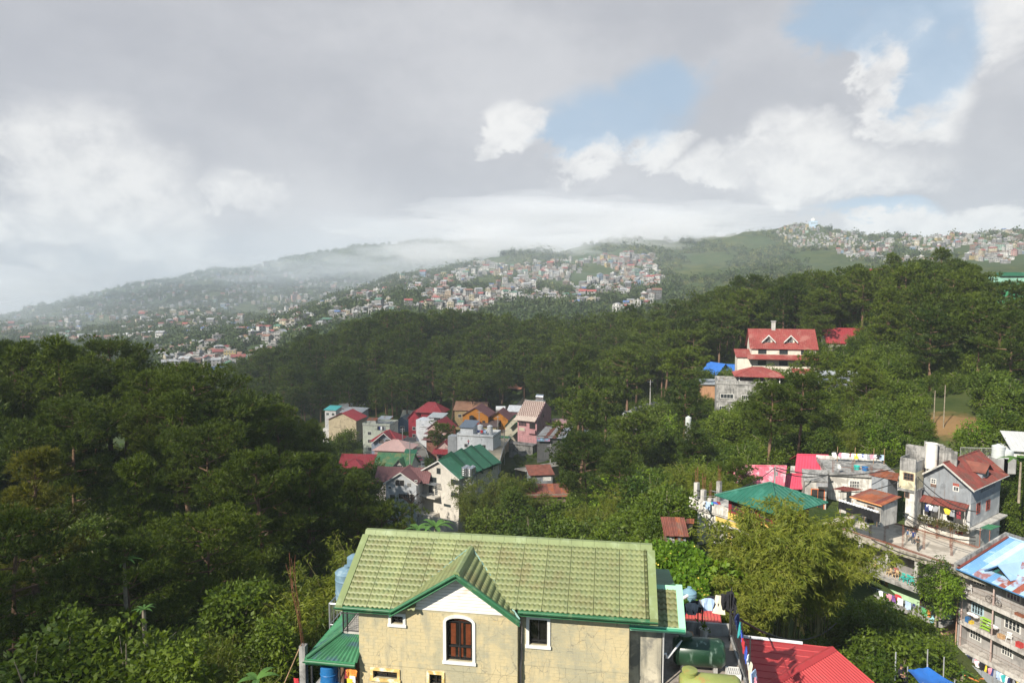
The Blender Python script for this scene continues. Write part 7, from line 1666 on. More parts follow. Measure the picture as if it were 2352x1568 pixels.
# --- along the street
s = vh('tan house with blank side wall and red roof sloping left', Z7(262, 480), 262, -12, 11.5, 9, 6.5, wm('tan_wall', (.40, .33, .22)), ('gable', RED1, 2.6, 'y')); s.box('annex', wm('dim_white', (.5, .48, .45)), -3, -.05, 1, 6, -4, 2.5)
for k, (x, y, w, dd, Y, m, lb) in enumerate([(300, 235, 6, 6, 290, ZN, 'low house with grey-blue lean-to roof behind the tan house'), (425, 215, 8, 6, 298, mat('white_roof', (.6, .62, .64), .5), 'pale house with white flat-pitched roof behind the tan house'), (400, 290, 9, 7, 276, ZN, 'grey-roofed house touching the tan house from behind'), (215, 260, 5, 5, 280, mat('turquoise_roof', (.08, .36, .36), .5), 'small turquoise-roofed hut at the wood edge')]):
 vh(lb, Z7(x, y), Y, -14, w, dd, 3, wm('pale_wall_%d' % k, (.46, .45, .44)), ('shed', m, 1.1), (('front', 1, 2, 1.2, 1, .8),))
s = vh('tall pale green-grey building with cluttered flat roof', Z7(665, 720), 240, -12, 10.2, 8, 11.2, wm('pale_green_grey', (.44, .46, .38)), None, (('front', 3, 2, 1.3, 1.1, 2.2),))
s.slope((1.2, .3, 13.0), (5, .3, 13.0), (5, 3, 13.5), (1.2, 3, 13.5), RUSTC, .06); s.slope((5.5, .3, 13.6), (10, .3, 13.6), (10, 4, 14.1), (5.5, 4, 14.1), ZN, .06); s.box('roof_room', wm('roof_room', (.5, .5, .45)), 1.4, 4.8, .5, 3, 11.4, 12.9)
for x in (5.7, 9.8): s.post(x, .5, 11.4, 13.6, .12, METALG)
for k, c in enumerate(['black', 'navy', 'white', 'black', 'grey']): garment('trousers', c, s.w(5.9 + k * .6, -.12, 11.0), s.yaw, '%s trousers on the flat roof of the pale green-grey building, %s' % (c, ['leftmost', 'second', 'middle', 'fourth', 'rightmost'][k]), 1.4)
s = vh('blue-grey house with crimson hipped roof and white eaves', Z7(765, 690), 224, -8, 9.0, 8, 4.2, wm('blue_grey_wall', (.27, .31, .38)), ('hip', RED1, 2.9), (), trim=WHITEP)
s.gable_roof(RED1, 1.2, 8.2, -.8, 4, 4.4, 2.9, .8, rib=.9, trim=WHITEP); s.gable(wm('blue_grey_wall', (.27, .31, .38)), 1.4, 8.0, -.5, 3, -2, 4.3, 2.4)
for a, c in ((2.7, 4.4), (5.0, 6.7)): s.win('front', -.5, a, c, 3.6, 5.1, bars=(3, 0), grille=3)
s.win('front', -.5, 5.4, 7.2, .6, 1.6)
s = vh('house with pale pink hipped metal roof', Z7(800, 800), 206, -10, 10.5, 9, 4.0, wm('pinkish_wall', (.5, .36, .33)), ('hip', PALEP, 2.4), (('right', 1, 2, 1, 1, 1),), trim=PALEP)
s = vh('house with mossy green gabled roof and triangular dormer', Z7(800, 990), 190, -10, 10.2, 8.5, 3.4, wm('hidden_wall', (.45, .42, .38)), ('gable', MOSS, 3.3, 'x', .6), (('front', 1, 2, 1.2, 1, 1),))
s.gable(wm('hidden_wall', (.45, .42, .38)), 6.0, 8.8, -.5, 3, 3.0, 4.2, 1.7); s.gable_roof(MOSS, 5.9, 8.9, -.6, 3.4, 4.2, 1.8, .35, rib=.5, trim=DKF); s.win('front', -.5, 6.5, 8.3, 3.5, 4.5, bars=(3, 0)); s.slope((7.2, 3.6, 6.2), (10.8, 3.6, 6.2), (10.8, 6, 7.6), (7.2, 6, 7.6), GRN, .08, .6)
s = vh('long crimson sheet roof at the left edge of the street', Z7(400, 900), 200, -4, 11.5, 6, 2.6, wm('red_wall', (.35, .09, .08)), ('gable', RED1, 2.0, 'x', .7)); s.hip_roof(mat('dark_maroon_roof', (.27, .035, .045), .55), 1.6, 7.5, -4, 1.5, 2.2, 1.9, .4, rib=.6)
s = vh('grey-white house with plum brown crossed gables and white trim', Z7(935, 1260), 163, -8, 7.6, 7, 5.0, wm('grey_white_wall', (.48, .50, .52)), ('gable', BRN, 2.5, 'y', .5), (), trim=WHITEP)
s.gable_roof(BRN, -3.5, 9.5, 3.2, 8.5, 4.6, 2.6, .5, 'x', rib=.5, trim=WHITEP); s.win('front', 0, 2.4, 4.6, 4.2, 5.6, pane=VOID, bars=(1, 0)); s.win('front', 0, 5.4, 6.3, 4.1, 4.9, bars=(2, 2)); s.win('front', 0, .7, 1.3, 3.4, 3.9); s.win('front', 0, 3.2, 7.0, 1.0, 2.2, bars=(6, 0), pane=VOID); s.win('front', 0, .9, 2.2, .8, 1.9, bars=(3, 0)); s.win('front', 0, 7.3, 7.8, 5.3, 5.7)
s = vh('low brick-red roofed wing beside the white townhouse', Z7(1262, 1200), 172, -20, 3.4, 5, 4.2, wm('brick_red_wall', (.30, .12, .09)), ('shed', mat('brick_red_roof', (.40, .12, .08), .6), 1.2))
s = vh('dark blue house with arched window on the far side of the street', Z7(1035, 500), 268, -10, 6.4, 7, 6.2, wm('dark_blue_wall', (.055, .09, .13)), ('gable', mat('slate_roof', (.10, .12, .13), .6), 2.2, 'y'), (('front', 1, 1, 1.6, 1.9, 2.6),))
s = vh('beige-roofed barn-like house behind the dark blue house', Z7(1115, 400), 275, -10, 7.5, 7, 4.5, wm('beige_wall', (.42, .38, .28)), ('gable', mat('beige_roof', (.42, .40, .31), .6, .15, .5), 2.6, 'x'))
s = vh('red-walled house with crimson gabled roof up the street', Z7(1200, 540), 258, -14, 4.5, 8, 9, wm('red_house_wall', (.30, .03, .045)), ('gable', RED1, 2.6, 'y'), (('front', 2, 1, 1.2, 1.2, 1.5),)); s.hip_roof(RED1, 2.2, 13, 1, 9, 11, 3.4, .5, rib=.9); s.box('upper_wall', wm('red_house_wall', (.30, .03, .045)), 4.6, 12.6, 1.4, 8.6, -3, 10.9)
WM2 = wm('bright_white_wall', (.66, .67, .68), .15)
s = vh('white modern house with stacked terraces', Z7(1345, 570), 246, -16, 6.2, 8, 6.0, WM2, None, (('front', 1, 2, 1.2, 1.3, 1.2),)); s.box('upper_block', WM2, -2.8, 7, 2, 8, -4, 8.2); s.slope((2, 1.2, 9.6), (8, 1.2, 9.6), (8, 7, 10.4), (2, 7, 10.4), mat('light_metal_roof', (.52, .53, .52), .5), .1, .8); s.win('left', -2.8, 3, 5, 4.5, 6.6); s.box('upper_wall', WM2, 2.3, 7.6, 1.8, 6.8, 8.21, 9.5); s.win('front', 1.8, 4.5, 6.8, 8.4, 9.4, bars=(2, 0))
s = vh('pink house with red roof and brown tiered porch roofs', Z7(1425, 620), 236, -18, 7.2, 8, 6.8, wm('pink_street_wall', (.55, .36, .32)), ('gable', RED1, 2.9, 'y'), (('front', 2, 2, 1.1, 1.1, 1.2),))
for z, o in ((3.4, 1.1), (5.4, .5)): s.hip_roof(BRN, .3, 4.8, -2.4, .3, z, 1.1, o, rib=.5)
s.box('porch', wm('brown_porch', (.25, .11, .08)), .5, 4.6, -2.2, -.01, -5, 3.3)
s = vh('low pink house with red porch roof left of the white flat roof', Z7(1530, 790), 214, -14, 5.0, 7, 4.6, wm('pale_pink_wall', (.58, .44, .40)), ('gable', RED1, 2.2, 'y'), (('front', 1, 2, .9, 1.2, 1),)); s.slope((-.8, -2.4, 3.2), (5.4, -2.4, 3.2), (5.4, .1, 4.4), (-.8, .1, 4.4), RED1, .08, .7)
s = vh('white flat-roofed house with two patterned round tanks', Z8(360, 830), 206, -16, 11.5, 8, 6.8, WM2, None, (('front', 1, 2, 1, 1, 3.4),)); s.box('stair_room', WM2, .5, 4.6, 1.5, 6.5, 6.99, 9.2); s.slope((.2, .9, 9.25), (4.9, .9, 9.25), (4.9, 6.8, 10.5), (.2, 6.8, 10.5), mat('slate_grey_sheet', (.16, .19, .23), .5), .1, .6)
s.box('scaffold_screen', METALG, -3.0, -.1, -.2, 3, 0, 6.5); s.win('left', -3.0, .3, 2.6, .6, 6.2, bars=(4, 6), frame=METALG)
for x in (6.3, 9.4): o = s.part('tank', tank_mesh(.85, 2.6, 3), mat('patterned_tank', (.60, .60, .60), .5, .3, 3)); o.location = (x, 3.5, 7.0)
for k, c in enumerate(('navy', 'red', 'light blue')): garment('shirt', c, s.w(6.4 + k, 1.5, 8.6), s.yaw, '%s shirt hung between the two patterned tanks' % c, 1.2)
ORW = wm('orange_timber_wall', (.50, .20, .035), .35)
s = vh('orange timber house with brown crossed gables', Z8(425, 560), 238, -12, 9.2, 9, 6.9, ORW, ('gable', BRN, 2.8, 'y', .6), (('front', 2, 3, .9, 1.0, 1.4),), fr=OLDW); s.gable(ORW, 9.0, 15.8, 2.5, 9.5, -6, 5.6, 2.6); s.gable_roof(BRN, 8.8, 16.0, 2.2, 9.8, 5.6, 2.7, .6, 'y', rib=.6)
s.win('front', 2.5, 11.8, 13.2, 3.0, 4.8, frame=OLDW); s.box('beige_wing', wm('beige_board_wall', (.40, .34, .18)), 5.6, 12.6, -2.2, 2.49, -6, 3.7); s.slope((4.5, -2.8, 3.75), (13, -2.8, 3.75), (13, 2.48, 5.2), (4.5, 2.48, 5.2), mat('dark_brown_sheet', (.12, .085, .08), .6), .1, .7); s.slope((2.0, -3.2, 3.6), (6.6, -3.2, 3.6), (6.6, -.2, 5.0), (2.0, -.2, 5.0), RED2, .1, .7)
for a, c in ((6.3, 7.3), (9.3, 10.8)): s.win('front', -2.2, a, c, 1.2, 2.7, bars=(2, 1))
o = s.part('tank', tank_mesh(.8, 2.0, 4), VOID); o.location = (3.6, -1.2, 4.9)
PKW = wm('pink_wall', (.58, .30, .30), .25); PKS = mat('streaky_pink_wall', (.46, .27, .29), .92, .1, .5, ((.33, .20, .21), .4, .5), ((.25, .16, .16), .55))
s = H('pink_house', 'three-storey pink house with chequered cream and brown tiled roof', 'house', Z8(1070, 560), 224, -27)
pw_, pd_ = s.px(Z8(1290, 560), y=0).x, 8.5; pe = s.px(Z8(1290, 400), y=0).z if False else 5.2
s.box('wall', PKW, 0, pw_, 0, pd_, -7, pe); s.part('side_wall', MB().prism([(pw_ + .002, -.1, -8), (pw_ + .002, pd_ + 3, -8), (pw_ + .002, pd_ + 3, pe + 2.4), (pw_ + .002, pd_ * .8, pe + 5.3), (pw_ + .002, -.1, pe - .4)], (.25, 0, 0)), PKS)
chk = [mat('cream_tile', (.58, .46, .38), .8, .1, 1), mat('brown_tile', (.24, .13, .11), .8, .15, 1)]
nx, ny = 20, 14
for (A_, B_, C_, D_, nY) in (((-.7, -.9, pe - .1), (pw_ + .1, -.9, pe - .1), (pw_ + .1, pd_ * .8, pe + 5.2), (-.7, pd_ * .8, pe + 5.2), ny),):
 A_, B_, C_, D_ = map(Vector, (A_, B_, C_, D_)); nn = (B_ - A_).cross(D_ - A_).normalized()
 s.part('roof', MB().slab(A_ - nn * .03, B_ - nn * .03, C_ - nn * .03, D_ - nn * .03, .1), chk[1])
 tm = [None, None]
 for i in range(nx):
  for j in range(nY):
   f0, f1, g0, g1 = i / nx, (i + .97) / nx, j / nY, (j + .97) / nY
   P = [A_ + (B_ - A_) * f + (D_ - A_) * g for f, g in ((f0, g0), (f1, g0), (f1, g1), (f0, g1))]
   k = (i + j) % 2 if (i % 2 or j % 2) else 0
   if tm[k] is None: tm[k] = MB().prism([p - P[0] + nn * (.03 if q < 2 else 0) for q, p in enumerate(P)], nn * .05).mesh('roof_tile', chk[k])
   link('roof_tile', tm[k], s.t, P[0])
s.part('roof_step', MB().prism([(-.8, -1.2, pe - .2), (pw_, -1.2, pe - .2), (pw_, 2.0, pe + 1.75), (-.8, 2.0, pe + 1.75)], (0, 0, .12)), chk[0]); s.box('ridge_cap', CONCL, -.7, pw_ + .2, pd_*.8 - .1, pd_*.8 + .15, pe + 5.25, pe + 5.45)
s.pwin('front', 0, Z8(1085, 410), Z8(1172, 462), frame=PKW, bars=(4, 0), grille=6); s.pwin('front', 0, Z8(1210, 425), Z8(1280, 500), frame=PKW, pane=VOID, bars=(0, 0)); s.pwin('front', 0, Z8(1095, 478), Z8(1150, 515), frame=WHITEP, pane=wm('cream_panel', (.6, .52, .36)), bars=(0, 0)); s.box('balcony', PKW, pw_ * .60, pw_, -1.0, -.01, 1.0, 2.1); s.box('lower_balcony', CONC2, -2.4, pw_ + .4, -3.2, -.01, -2.6, -2.3); s.rail([(-2.4, -3.1, -2.3), (pw_ + .4, -3.1, -2.3)], 3.0, DKF, .55, .03); s.box('ground_floor', CONC2, -1.8, pw_, -2.8, -.01, -8, -2.61)
for (y, z) in ((4.5, 5.6), (4.4, 2.0), (4.2, -2.6)): s.win('right', pw_ + .252, y, y + .8, z, z + .8, frame=PKS, bars=(1, 1))
o = s.part('tank', MB().tube([(pw_ * .5, pd_ * .9, pe + 6.6), (pw_ * .9, pd_ * .9, pe + 6.6)], .95, 14), STEEL); s.box('tank_stand', METALG, pw_ * .48, pw_ * .92, pd_ * .8, pd_, pe + 4.0, pe + 5.7); s.box('rear_wall', PKS, pw_ + .3, pw_ + 9, pd_ + 2, pd_ + 6, -8, pe - 1.5)
s = vh('dark green cottage with stacked gables left of the pink house', Z8(925, 560), 228, -16, 6.0, 6, 3.0, wm('cream_gable', (.55, .50, .38)), ('gable', GRN, 3.4, 'y', .5)); [s.gable_roof(GRN, x, x + 3.6, -1.2 - k, 2, z, 1.8, .3, rib=.5) for k, (x, z) in enumerate(((2.2, 2.6), (3.0, -.2)))]; s.box('green_fence', GLEAN, -4, 3, -4, -3.9, -3, .4)
vh('small white gabled house behind the green cottage', Z8(960, 350), 250, -16, 6.5, 6, 2.2, WM2, ('gable', mat('white_roof2', (.62, .62, .62), .5), 1.6, 'x'))
vh('lime green house with brown roof behind the orange house', Z8(880, 455), 248, -12, 5.5, 5, 4.2, wm('lime_wall', (.16, .24, .03)), ('shed', BRN, .8)); vh('brown-roofed house half hidden by pines behind the orange house', Z8(330, 400), 262, -10, 12, 8, 4.5, wm('brown_house_wall', (.38, .28, .15)), ('gable', mat('tan_brown_roof', (.30, .16, .10), .7, .15, .5), 2.6, 'x'), (('front', 1, 3, 1.1, 1.1, 1.5),))
for (uv, Y, c, lb) in ((Z8(975, 290), 262, VOID, 'black water tank behind the orange house'), (Z8(870, 290), 258, WPLAST, 'white tanks on the roof behind the lime house')):
 t = thing('water_tank', lb, 'tank', W(*uv, Y)); MB().tube([(-1.8, 0, 1), (1.8, 0, 1)], 1.1, 14).build('body', c, t); MB().box(-1.8, 1.8, -.8, .8, -6, .1).build('stand', CONC, t)
s = vh('rusty roofed grey shack among the bamboo', Z8(1222, 1245), 150, 8, 5.0, 5, 4.0, wm('grey_board', (.20, .21, .22)), ('shed', RUSTB, 1.0), (('front', 1, 1, .7, .5, .8),), name='shack', cat='shack'); s.win('front', 0, 2.9, 4.6, 2.7, 3.4, pane=WHITEP)
s = vh('long low shack with patchy rust roof below the grey shack', Z8(1170, 1440), 140, 4, 11, 4, 2.4, wm('board_wall', (.22, .17, .13)), None, (), name='shack', cat='shack'); s.sheets((-.4, -.6, 2.7), (11.4, -.6, 2.7), (11.4, 4.2, 4.2), (-.4, 4.2, 4.2), 9, [RUSTA, RUSTB, RUSTC, RUSTA], 15, corr=.4)
s = vh('open metal shed with rusty streaked roof right of the pink house', Z8(1300, 700), 206, -8, 8, 6, 2.6, wm('shed_dark', (.12, .12, .12)), None, (), name='metal_shed', cat='shed'); s.sheets((-.5, -1, 2.9), (8.4, -1, 2.9), (10.5, 6.5, 5.0), (2, 6.5, 5.0), 7, [ZINC, ZN, ZINC, RUSTB], 17, corr=.4); s.box('signboard', mat('blue_pink_poster', (.25, .40, .55), .6, .5, 1.2, ((.55, .20, .32), .5, 1)), 0, 4, -1.1, -1.02, 1.9, 2.8)
vh('brown hut with salmon roof up the path', Z8(925, 110), 300, -10, 7, 6, 3.4, VOID, ('shed', mat('salmon_roof', (.42, .19, .13), .7), 1.3), name='hut', cat='hut')
# --- the right hillside
s = vh('big cream house with long weathered red roof, twin dormers and chimney', Z9(410, 440), 170, -12, 15.0, 9, 8.8, wm('cream_white_wall', (.62, .56, .47), .2), ('gable', RED2, 4.3, 'x', .5), (('front', 2, 3, 1.8, 1.0, 4.4),), fr=DKF)
s.slope((-1.2, -2.2, 6.0), (16.2, -2.2, 6.0), (16.2, -.01, 7.0), (-1.2, -.01, 7.0), RED2, .1, .5); s.slope((-3.8, -.8, 6.3), (-.1, -.8, 6.3), (-.1, 5, 7.9), (-3.8, 5, 7.9), RED2, .1, .5); s.box('side_wing', wm('cream_white_wall', (.6, .55, .47)), -3.4, -.01, -.4, 5, -5, 6.2)
for x in (4.0, 9.2):
 s.gable(wm('cream_white_wall', (.6, .55, .47)), x - 1.0, x + 1.0, 1.1, 4.5, 9.2, 10.6, 1.0); s.gable_roof(RED2, x - 1.1, x + 1.1, .9, 4.6, 10.6, 1.15, .55, rib=.6, trim=WHITEP); s.win('front', 1.1, x - .55, x + .55, 9.9, 10.75, bars=(2, 1))
s.box('chimney', CONCL, 5.2, 6.1, 4.1, 5.0, 12.4, 15.0); s.box('chimney_cap', CONC, 5.05, 6.25, 3.95, 5.15, 15.01, 15.2); s.slope((9, -4.5, 3.0), (14, -4.5, 3.0), (14, -2.3, 3.9), (9, -2.3, 3.9), RED2, .1, .6)
s = vh('unpainted grey concrete house with stained parapet below the big red roof', Z9(162, 672), 150, -14, 10.4, 8, 6.9, CONC2, None, ());
for (a, b_) in ((Z9(195, 525), Z9(283, 556)), (Z9(345, 535), Z9(400, 565)), (Z9(186, 610), Z9(237, 645)), (Z9(260, 618), Z9(277, 645))): s.pwin('front', 0, a, b_, bars=(3, 0), pane=PANE)
s.box('belt', CONC, -.1, 10.5, -.08, -.001, 3.1, 3.4); s.hip_roof(RED2, 4.5, 13.5, 1.0, 8, 8.6, 1.7, .8, rib=.7)
for x in (4.8, 9.0, 13.2): s.post(x, 1.2, 7.0, 8.6, .2, WHITEP)
for (x, n) in ((.6, 4), (1.6, 4)): s.rebar(x, .3, 7.7, n, .7)
s = vh('house with plain bright red roof right of the twin-dormer house', Z9(950, 300), 186, -12, 13.5, 8, 5.6, wm('cream2', (.55, .5, .42)), ('gable', RED1, 3.6, 'x', .7)); s.gable_roof(RED1, 4.6, 7.0, -.3, 3, 5.0, 1.3, .4, trim=WHITEP)
vh('blue-roofed house at the wood edge', Z9(100, 460), 200, -20, 7.5, 6, 3.4, wm('blue_wall', (.12, .26, .38)), ('gable', BLUES, 2.6, 'x', .6)); vh('second blue-roofed house touching the first', Z9(170, 452), 194, 25, 5.0, 6, 3.0, wm('blue_wall', (.12, .26, .38)), ('gable', BLUES, 2.6, 'y', .6))
s = vh('small house with white and zinc roofs below the umbrella pine', Z9(940, 560), 140, -8, 7.5, 6, 3.6, wm('white_hut', (.6, .6, .58)), ('shed', ZN, 1.6)); s.sheets((-.3, -2.6, 2.2), (8.4, -2.6, 2.2), (8.4, -.01, 3.4), (-.3, -.01, 3.4), 6, [ZINC, ZN, RUSTB, ZINC], 23, corr=.4)
vh('rust-roofed shed by the road left of the concrete house', Z9(60, 520), 165, -6, 6, 5, 2.2, wm('orange_shed', (.40, .22, .12)), ('shed', ZN, .7), name='shed', cat='shed'); vh('brown-roofed hut on the bare slope at the right edge', Z9(2195, 555), 122, -14, 9, 6, 2.0, wm('hut_wall', (.30, .16, .11)), ('shed', mat('brown_sheet', (.17, .12, .10), .7, .2, .6), .9), name='hut', cat='hut')
s = vh('big hall with green metal walls and white end, cut by the right edge', (2262, 705), 300, -8, 30, 14, 11, mat('green_metal_wall', (.05, .26, .11), .6, .12, .3), ('gable', mat('pale_green_metal_roof', (.22, .40, .30), .5, .1, .3), 2.4, 'x', 1.2), (), name='metal_hall', cat='hall'); s.box('white_end', WHITEP, -.4, 3, -.5, -.01, 0, 10.5); s.box('lantern_roof', GRN, 8, 28, 4, 9, 13.6, 15.2)
for k in range(9): s.box('frame_post', DKF, 3.2 + k * 3, 3.45 + k * 3, -.25, -.01, 0, 10.8)
vh('red cabin glimpsed among the ridge pines', (2005, 655), 232, 0, 6, 5, 4, wm('red_cabin', (.38, .02, .03)), ('gable', RED1, 1.5, 'x'), name='cabin', cat='cabin')
s = vh('narrow white house on the far side of the right lane', Z9(1385, 310), 175, -6, 5, 4, 4, WM2, None, ())
t = thing('water_tank', 'pale round tank standing on the slope left of the concrete house', 'tank', W(1581, 978, 128)); tank_mesh(.55, 1.6, 3).build('body', mat('pale_grey_tank', (.40, .42, .40), .6), t); MB().box(-.5, .5, -.5, .5, -3, -.01).build('stand', CONC, t)
# --- landmarks of the far slopes
vh('long salmon terrace row with pale arches on the misty ridge', (318, 727), 1480, -6, 84, 12, 10, wm('salmon_row', (.42, .25, .18)), ('gable', mat('salmon_row_roof', (.36, .14, .10), .7), 3, 'x', 6), (('front', 2, 12, 3.6, 2.2, 2),), name='terrace_row', base=15)
s = vh('pale blue domed building crowning the far hilltop', (1862, 516), 1560, 0, 16, 12, 8, wm('pale_blue_shrine', (.42, .54, .66)), None, (('front', 1, 5, 1.6, 2.5, 2),), name='domed_building', cat='building', base=12); s.part('dome', MB().lathe([(5, 9), (4.8, 11), (3.6, 13.4), (1.5, 14.8), (.3, 15.2), (.2, 19), (.01, 19)], 16, (8, 6, 0)), WHITEP)
s = H('unfinished_block', 'bare concrete frame of an unfinished block with a brick-red end in the left hollow', 'building', (497, 892), 452, -14)
for f in range(6): s.box('floor_slab', CONC, 0, 14, 0, 10, f * 2.7 - 8, f * 2.7 - 7.7)
for x in range(6):
 for y in (0.3, 9.7): s.post(x * 2.72 + .2, y, -14, 7.5, .5, CONC, 'column')
s.box('brick_end', mat('brick_red', (.32, .13, .09), .9, .2, 1), 14.1, 21, 0, 10, -14, 4.6); s.win('front', 0, 15.5, 17, 1.5, 3, pane=VOID); s.win('front', 0, 18.2, 19.7, 1.5, 3, pane=VOID); s.win('front', 0, 15.5, 17, -1.8, -.3, pane=VOID); s.win('front', 0, 18.2, 19.7, -1.8, -.3, pane=VOID)
# --- the street, the lanes
ROADM = mat('worn_road', (.25, .225, .19), .95, .18, .25, ((.14, .125, .11), .4, .3)); EARTH = mat('bare_earth', (.34, .19, .10), .95, .25, .3, ((.14, .16, .05), .4, .4))
def road(name, pts, w, m=ROADM, kerb=True, lift=.12):
 """a road laid on the ground along points (picture column, row, distance)"""
 P = [W(u, v, Y) for u, v, Y in pts]; n = 10; Q = []
 for i in range(len(P) - 1):
  for k in range(n): Q.append(P[i] + (P[i+1] - P[i]) * (k / n))
 Q.append(P[-1]); L, R = [], []
 for i, p in enumerate(Q):
  d = (Q[min(i+1, len(Q)-1)] - Q[max(i-1, 0)]); d.z = 0; d.normalize(); s_ = Vector((d.y, -d.x, 0)); L.append(p - s_ * w/2); R.append(p + s_ * w/2)
 mb = MB(); N = len(Q); mb.add(L + R + [p + Vector((0, 0, -3)) for p in L + R], [f for i in range(N-1) for f in ((i, N+i, N+i+1, i+1), (i, i+1, 2*N+i+1, 2*N+i), (N+i, 3*N+i, 3*N+i+1, N+i+1))])
 o = mb.build(name, m); o['kind'] = 'structure'
 if kerb:
  kb = MB()
  for S, sg in ((L, -1), (R, 1)):
   for i in range(N - 1): kb.prism([S[i], S[i+1], S[i+1] + Vector((0, 0, .13)), S[i] + Vector((0, 0, .13))], (Vector((-(S[i+1]-S[i]).y, (S[i+1]-S[i]).x, 0)).normalized()) * (-.25 * sg))
  k = kb.build('kerb', CONC); k['kind'] = 'structure'
road('street', [(955, 1140, 178), (962, 1092, 192), (965, 1062, 212), (958, 1035, 230), (938, 1013, 248), (930, 1000, 262)], 6.0); road('lane', [(1130, 1060, 190), (1140, 1028, 206), (1155, 1008, 222), (1150, 990, 238), (1170, 965, 255), (1200, 928, 275), (1225, 900, 300)], 4.0, mat('dusty_lane', (.34, .28, .20), .95, .2, .3))
road('retaining_road', [(1195, 1080, 172), (1240, 1072, 178), (1290, 1064, 184)], 3.4); road('hill_road', [(1440, 985, 175), (1452, 955, 186), (1475, 938, 194), (1520, 925, 200)], 4.5)
# --- cars
GLS = mat('car_glass', (.02, .022, .025), .1, .1, 1, spec=.5); TYRE = mat('tyre', (.02, .02, .02), .9); LMP = mat('headlamp', (.6, .6, .58), .2)
def car(loc, yaw, col, lab, sc=1.0):
 t = thing('parked_car', lab, 'car', loc, yaw, 'cars parked along the street'); t.scale = (sc,) * 3
 prof = [(-2.1, .35), (-2.15, .75), (-1.9, .92), (-.95, 1.0), (1.75, .98), (2.1, .85), (2.12, .35)]; MB().prism([(x, -.85, z) for x, z in prof], (0, 1.7, 0)).build('body', col, t)
 MB().prism([(-1.0, -.72, .99), (-.35, -.66, 1.46), (1.35, -.66, 1.48), (1.85, -.72, .99)], (0, 1.36, 0)).build('cabin', col, t)
 MB().prism([(-.93, -.735, 1.03), (-.36, -.685, 1.40), (1.28, -.685, 1.42), (1.68, -.735, 1.03)], (0, 1.44, 0)).build('side_window', GLS, t); MB().prism([(-1.02, -.62, 1.04), (-.42, -.60, 1.42), (-.42, .60, 1.42), (-1.02, .62, 1.04)], (-.05, 0, .02)).build('windscreen', GLS, t); MB().prism([(1.84, -.62, 1.05), (1.44, -.60, 1.42), (1.44, .60, 1.42), (1.84, .62, 1.05)], (.05, 0, .02)).build('rear_window', GLS, t)
 for x in (-1.3, 1.3):
  for y in (-.86, .66): MB().tube([(x, y, .34), (x, y + .2, .34)], .34, 12).build('wheel', TYRE, t)
 for y in (-.62, .62): MB().box(-2.17, -2.10, y - .18, y + .18, .62, .78).build('headlight', LMP, t); MB().box(2.10, 2.16, y - .15, y + .15, .62, .82).build('tail_light', mat('tail_lamp', (.4, .02, .02), .3), t)
CARP = {k: mat('car_paint_' + k, c, .25, .03, 1, spec=.5) for k, c in {'black': (.015, .015, .018), 'red': (.45, .02, .04), 'grey': (.20, .21, .22), 'silver': (.50, .51, .52)}.items()}
for (uv, Y, c, lab) in ((Z7(1290, 735), 226, 'black', 'black car parked behind the red one on the street'), (Z7(1325, 780), 217, 'red', 'red car parked on the valley street'), (Z7(1378, 850), 207, 'grey', 'dark grey car parked nearest the green roofs'), (Z7(1290, 1025), 181, 'silver', 'silver car half hidden below the green dormer roof'), (Z8(1810, 560), 190, 'black', 'black car on the dirt lot right of the pink house'), (Z8(1860, 535), 194, 'silver', 'silver car on the dirt lot by the pines'), ((1445, 958), 178, 'silver', 'silver car on the bend of the hillside road'), (Z9(1560, 345), 160, 'black', 'black car parked on the lane by the huge pine')):
 p = W(*uv, Y); car(p, rad(100 + random.Random(int(Y)).uniform(-8, 8)), CARP[c], lab); MB
for (uv, Y, h, lab) in ((Z7(1130, 700), 226, 9, 'utility pole before the blue-grey house'), (Z7(1218, 960), 188, 10, 'utility pole beside the green dormer roof'), (Z8(912, 840), 205, 9, 'utility pole at the foot of the lane'), (Z8(618, 560), 225, 8, 'pole before the orange house'), (Z8(838, 540), 232, 6, 'short pole right of the orange house'), (Z8(1455, 1000), 165, 7, 'pole on the retaining road'), ((1493, 940), 182, 8, 'leaning pole on the hillside road'), (Z9(1705, 840), 112, 8, 'bare wooden pole on the grassy slope'), (Z9(1775, 850), 110, 9, 'second bare wooden pole on the grassy slope'), (Z9(1470, 330), 168, 7, 'concrete pole behind the umbrella pine')):
 t = thing('utility_pole', lab, 'pole', W(*uv, Y)); wood = 'wooden' in lab; MB().tube([(0, 0, -2), (0, 0, h)], [.10, .07] if wood else [.16, .11], 7).build('shaft', BARK2 if wood else CONC, t)
 if not wood: MB().bar((-.8, 0, h - .5), (.8, 0, h - .5), .09).build('crossarm', METALG, t)
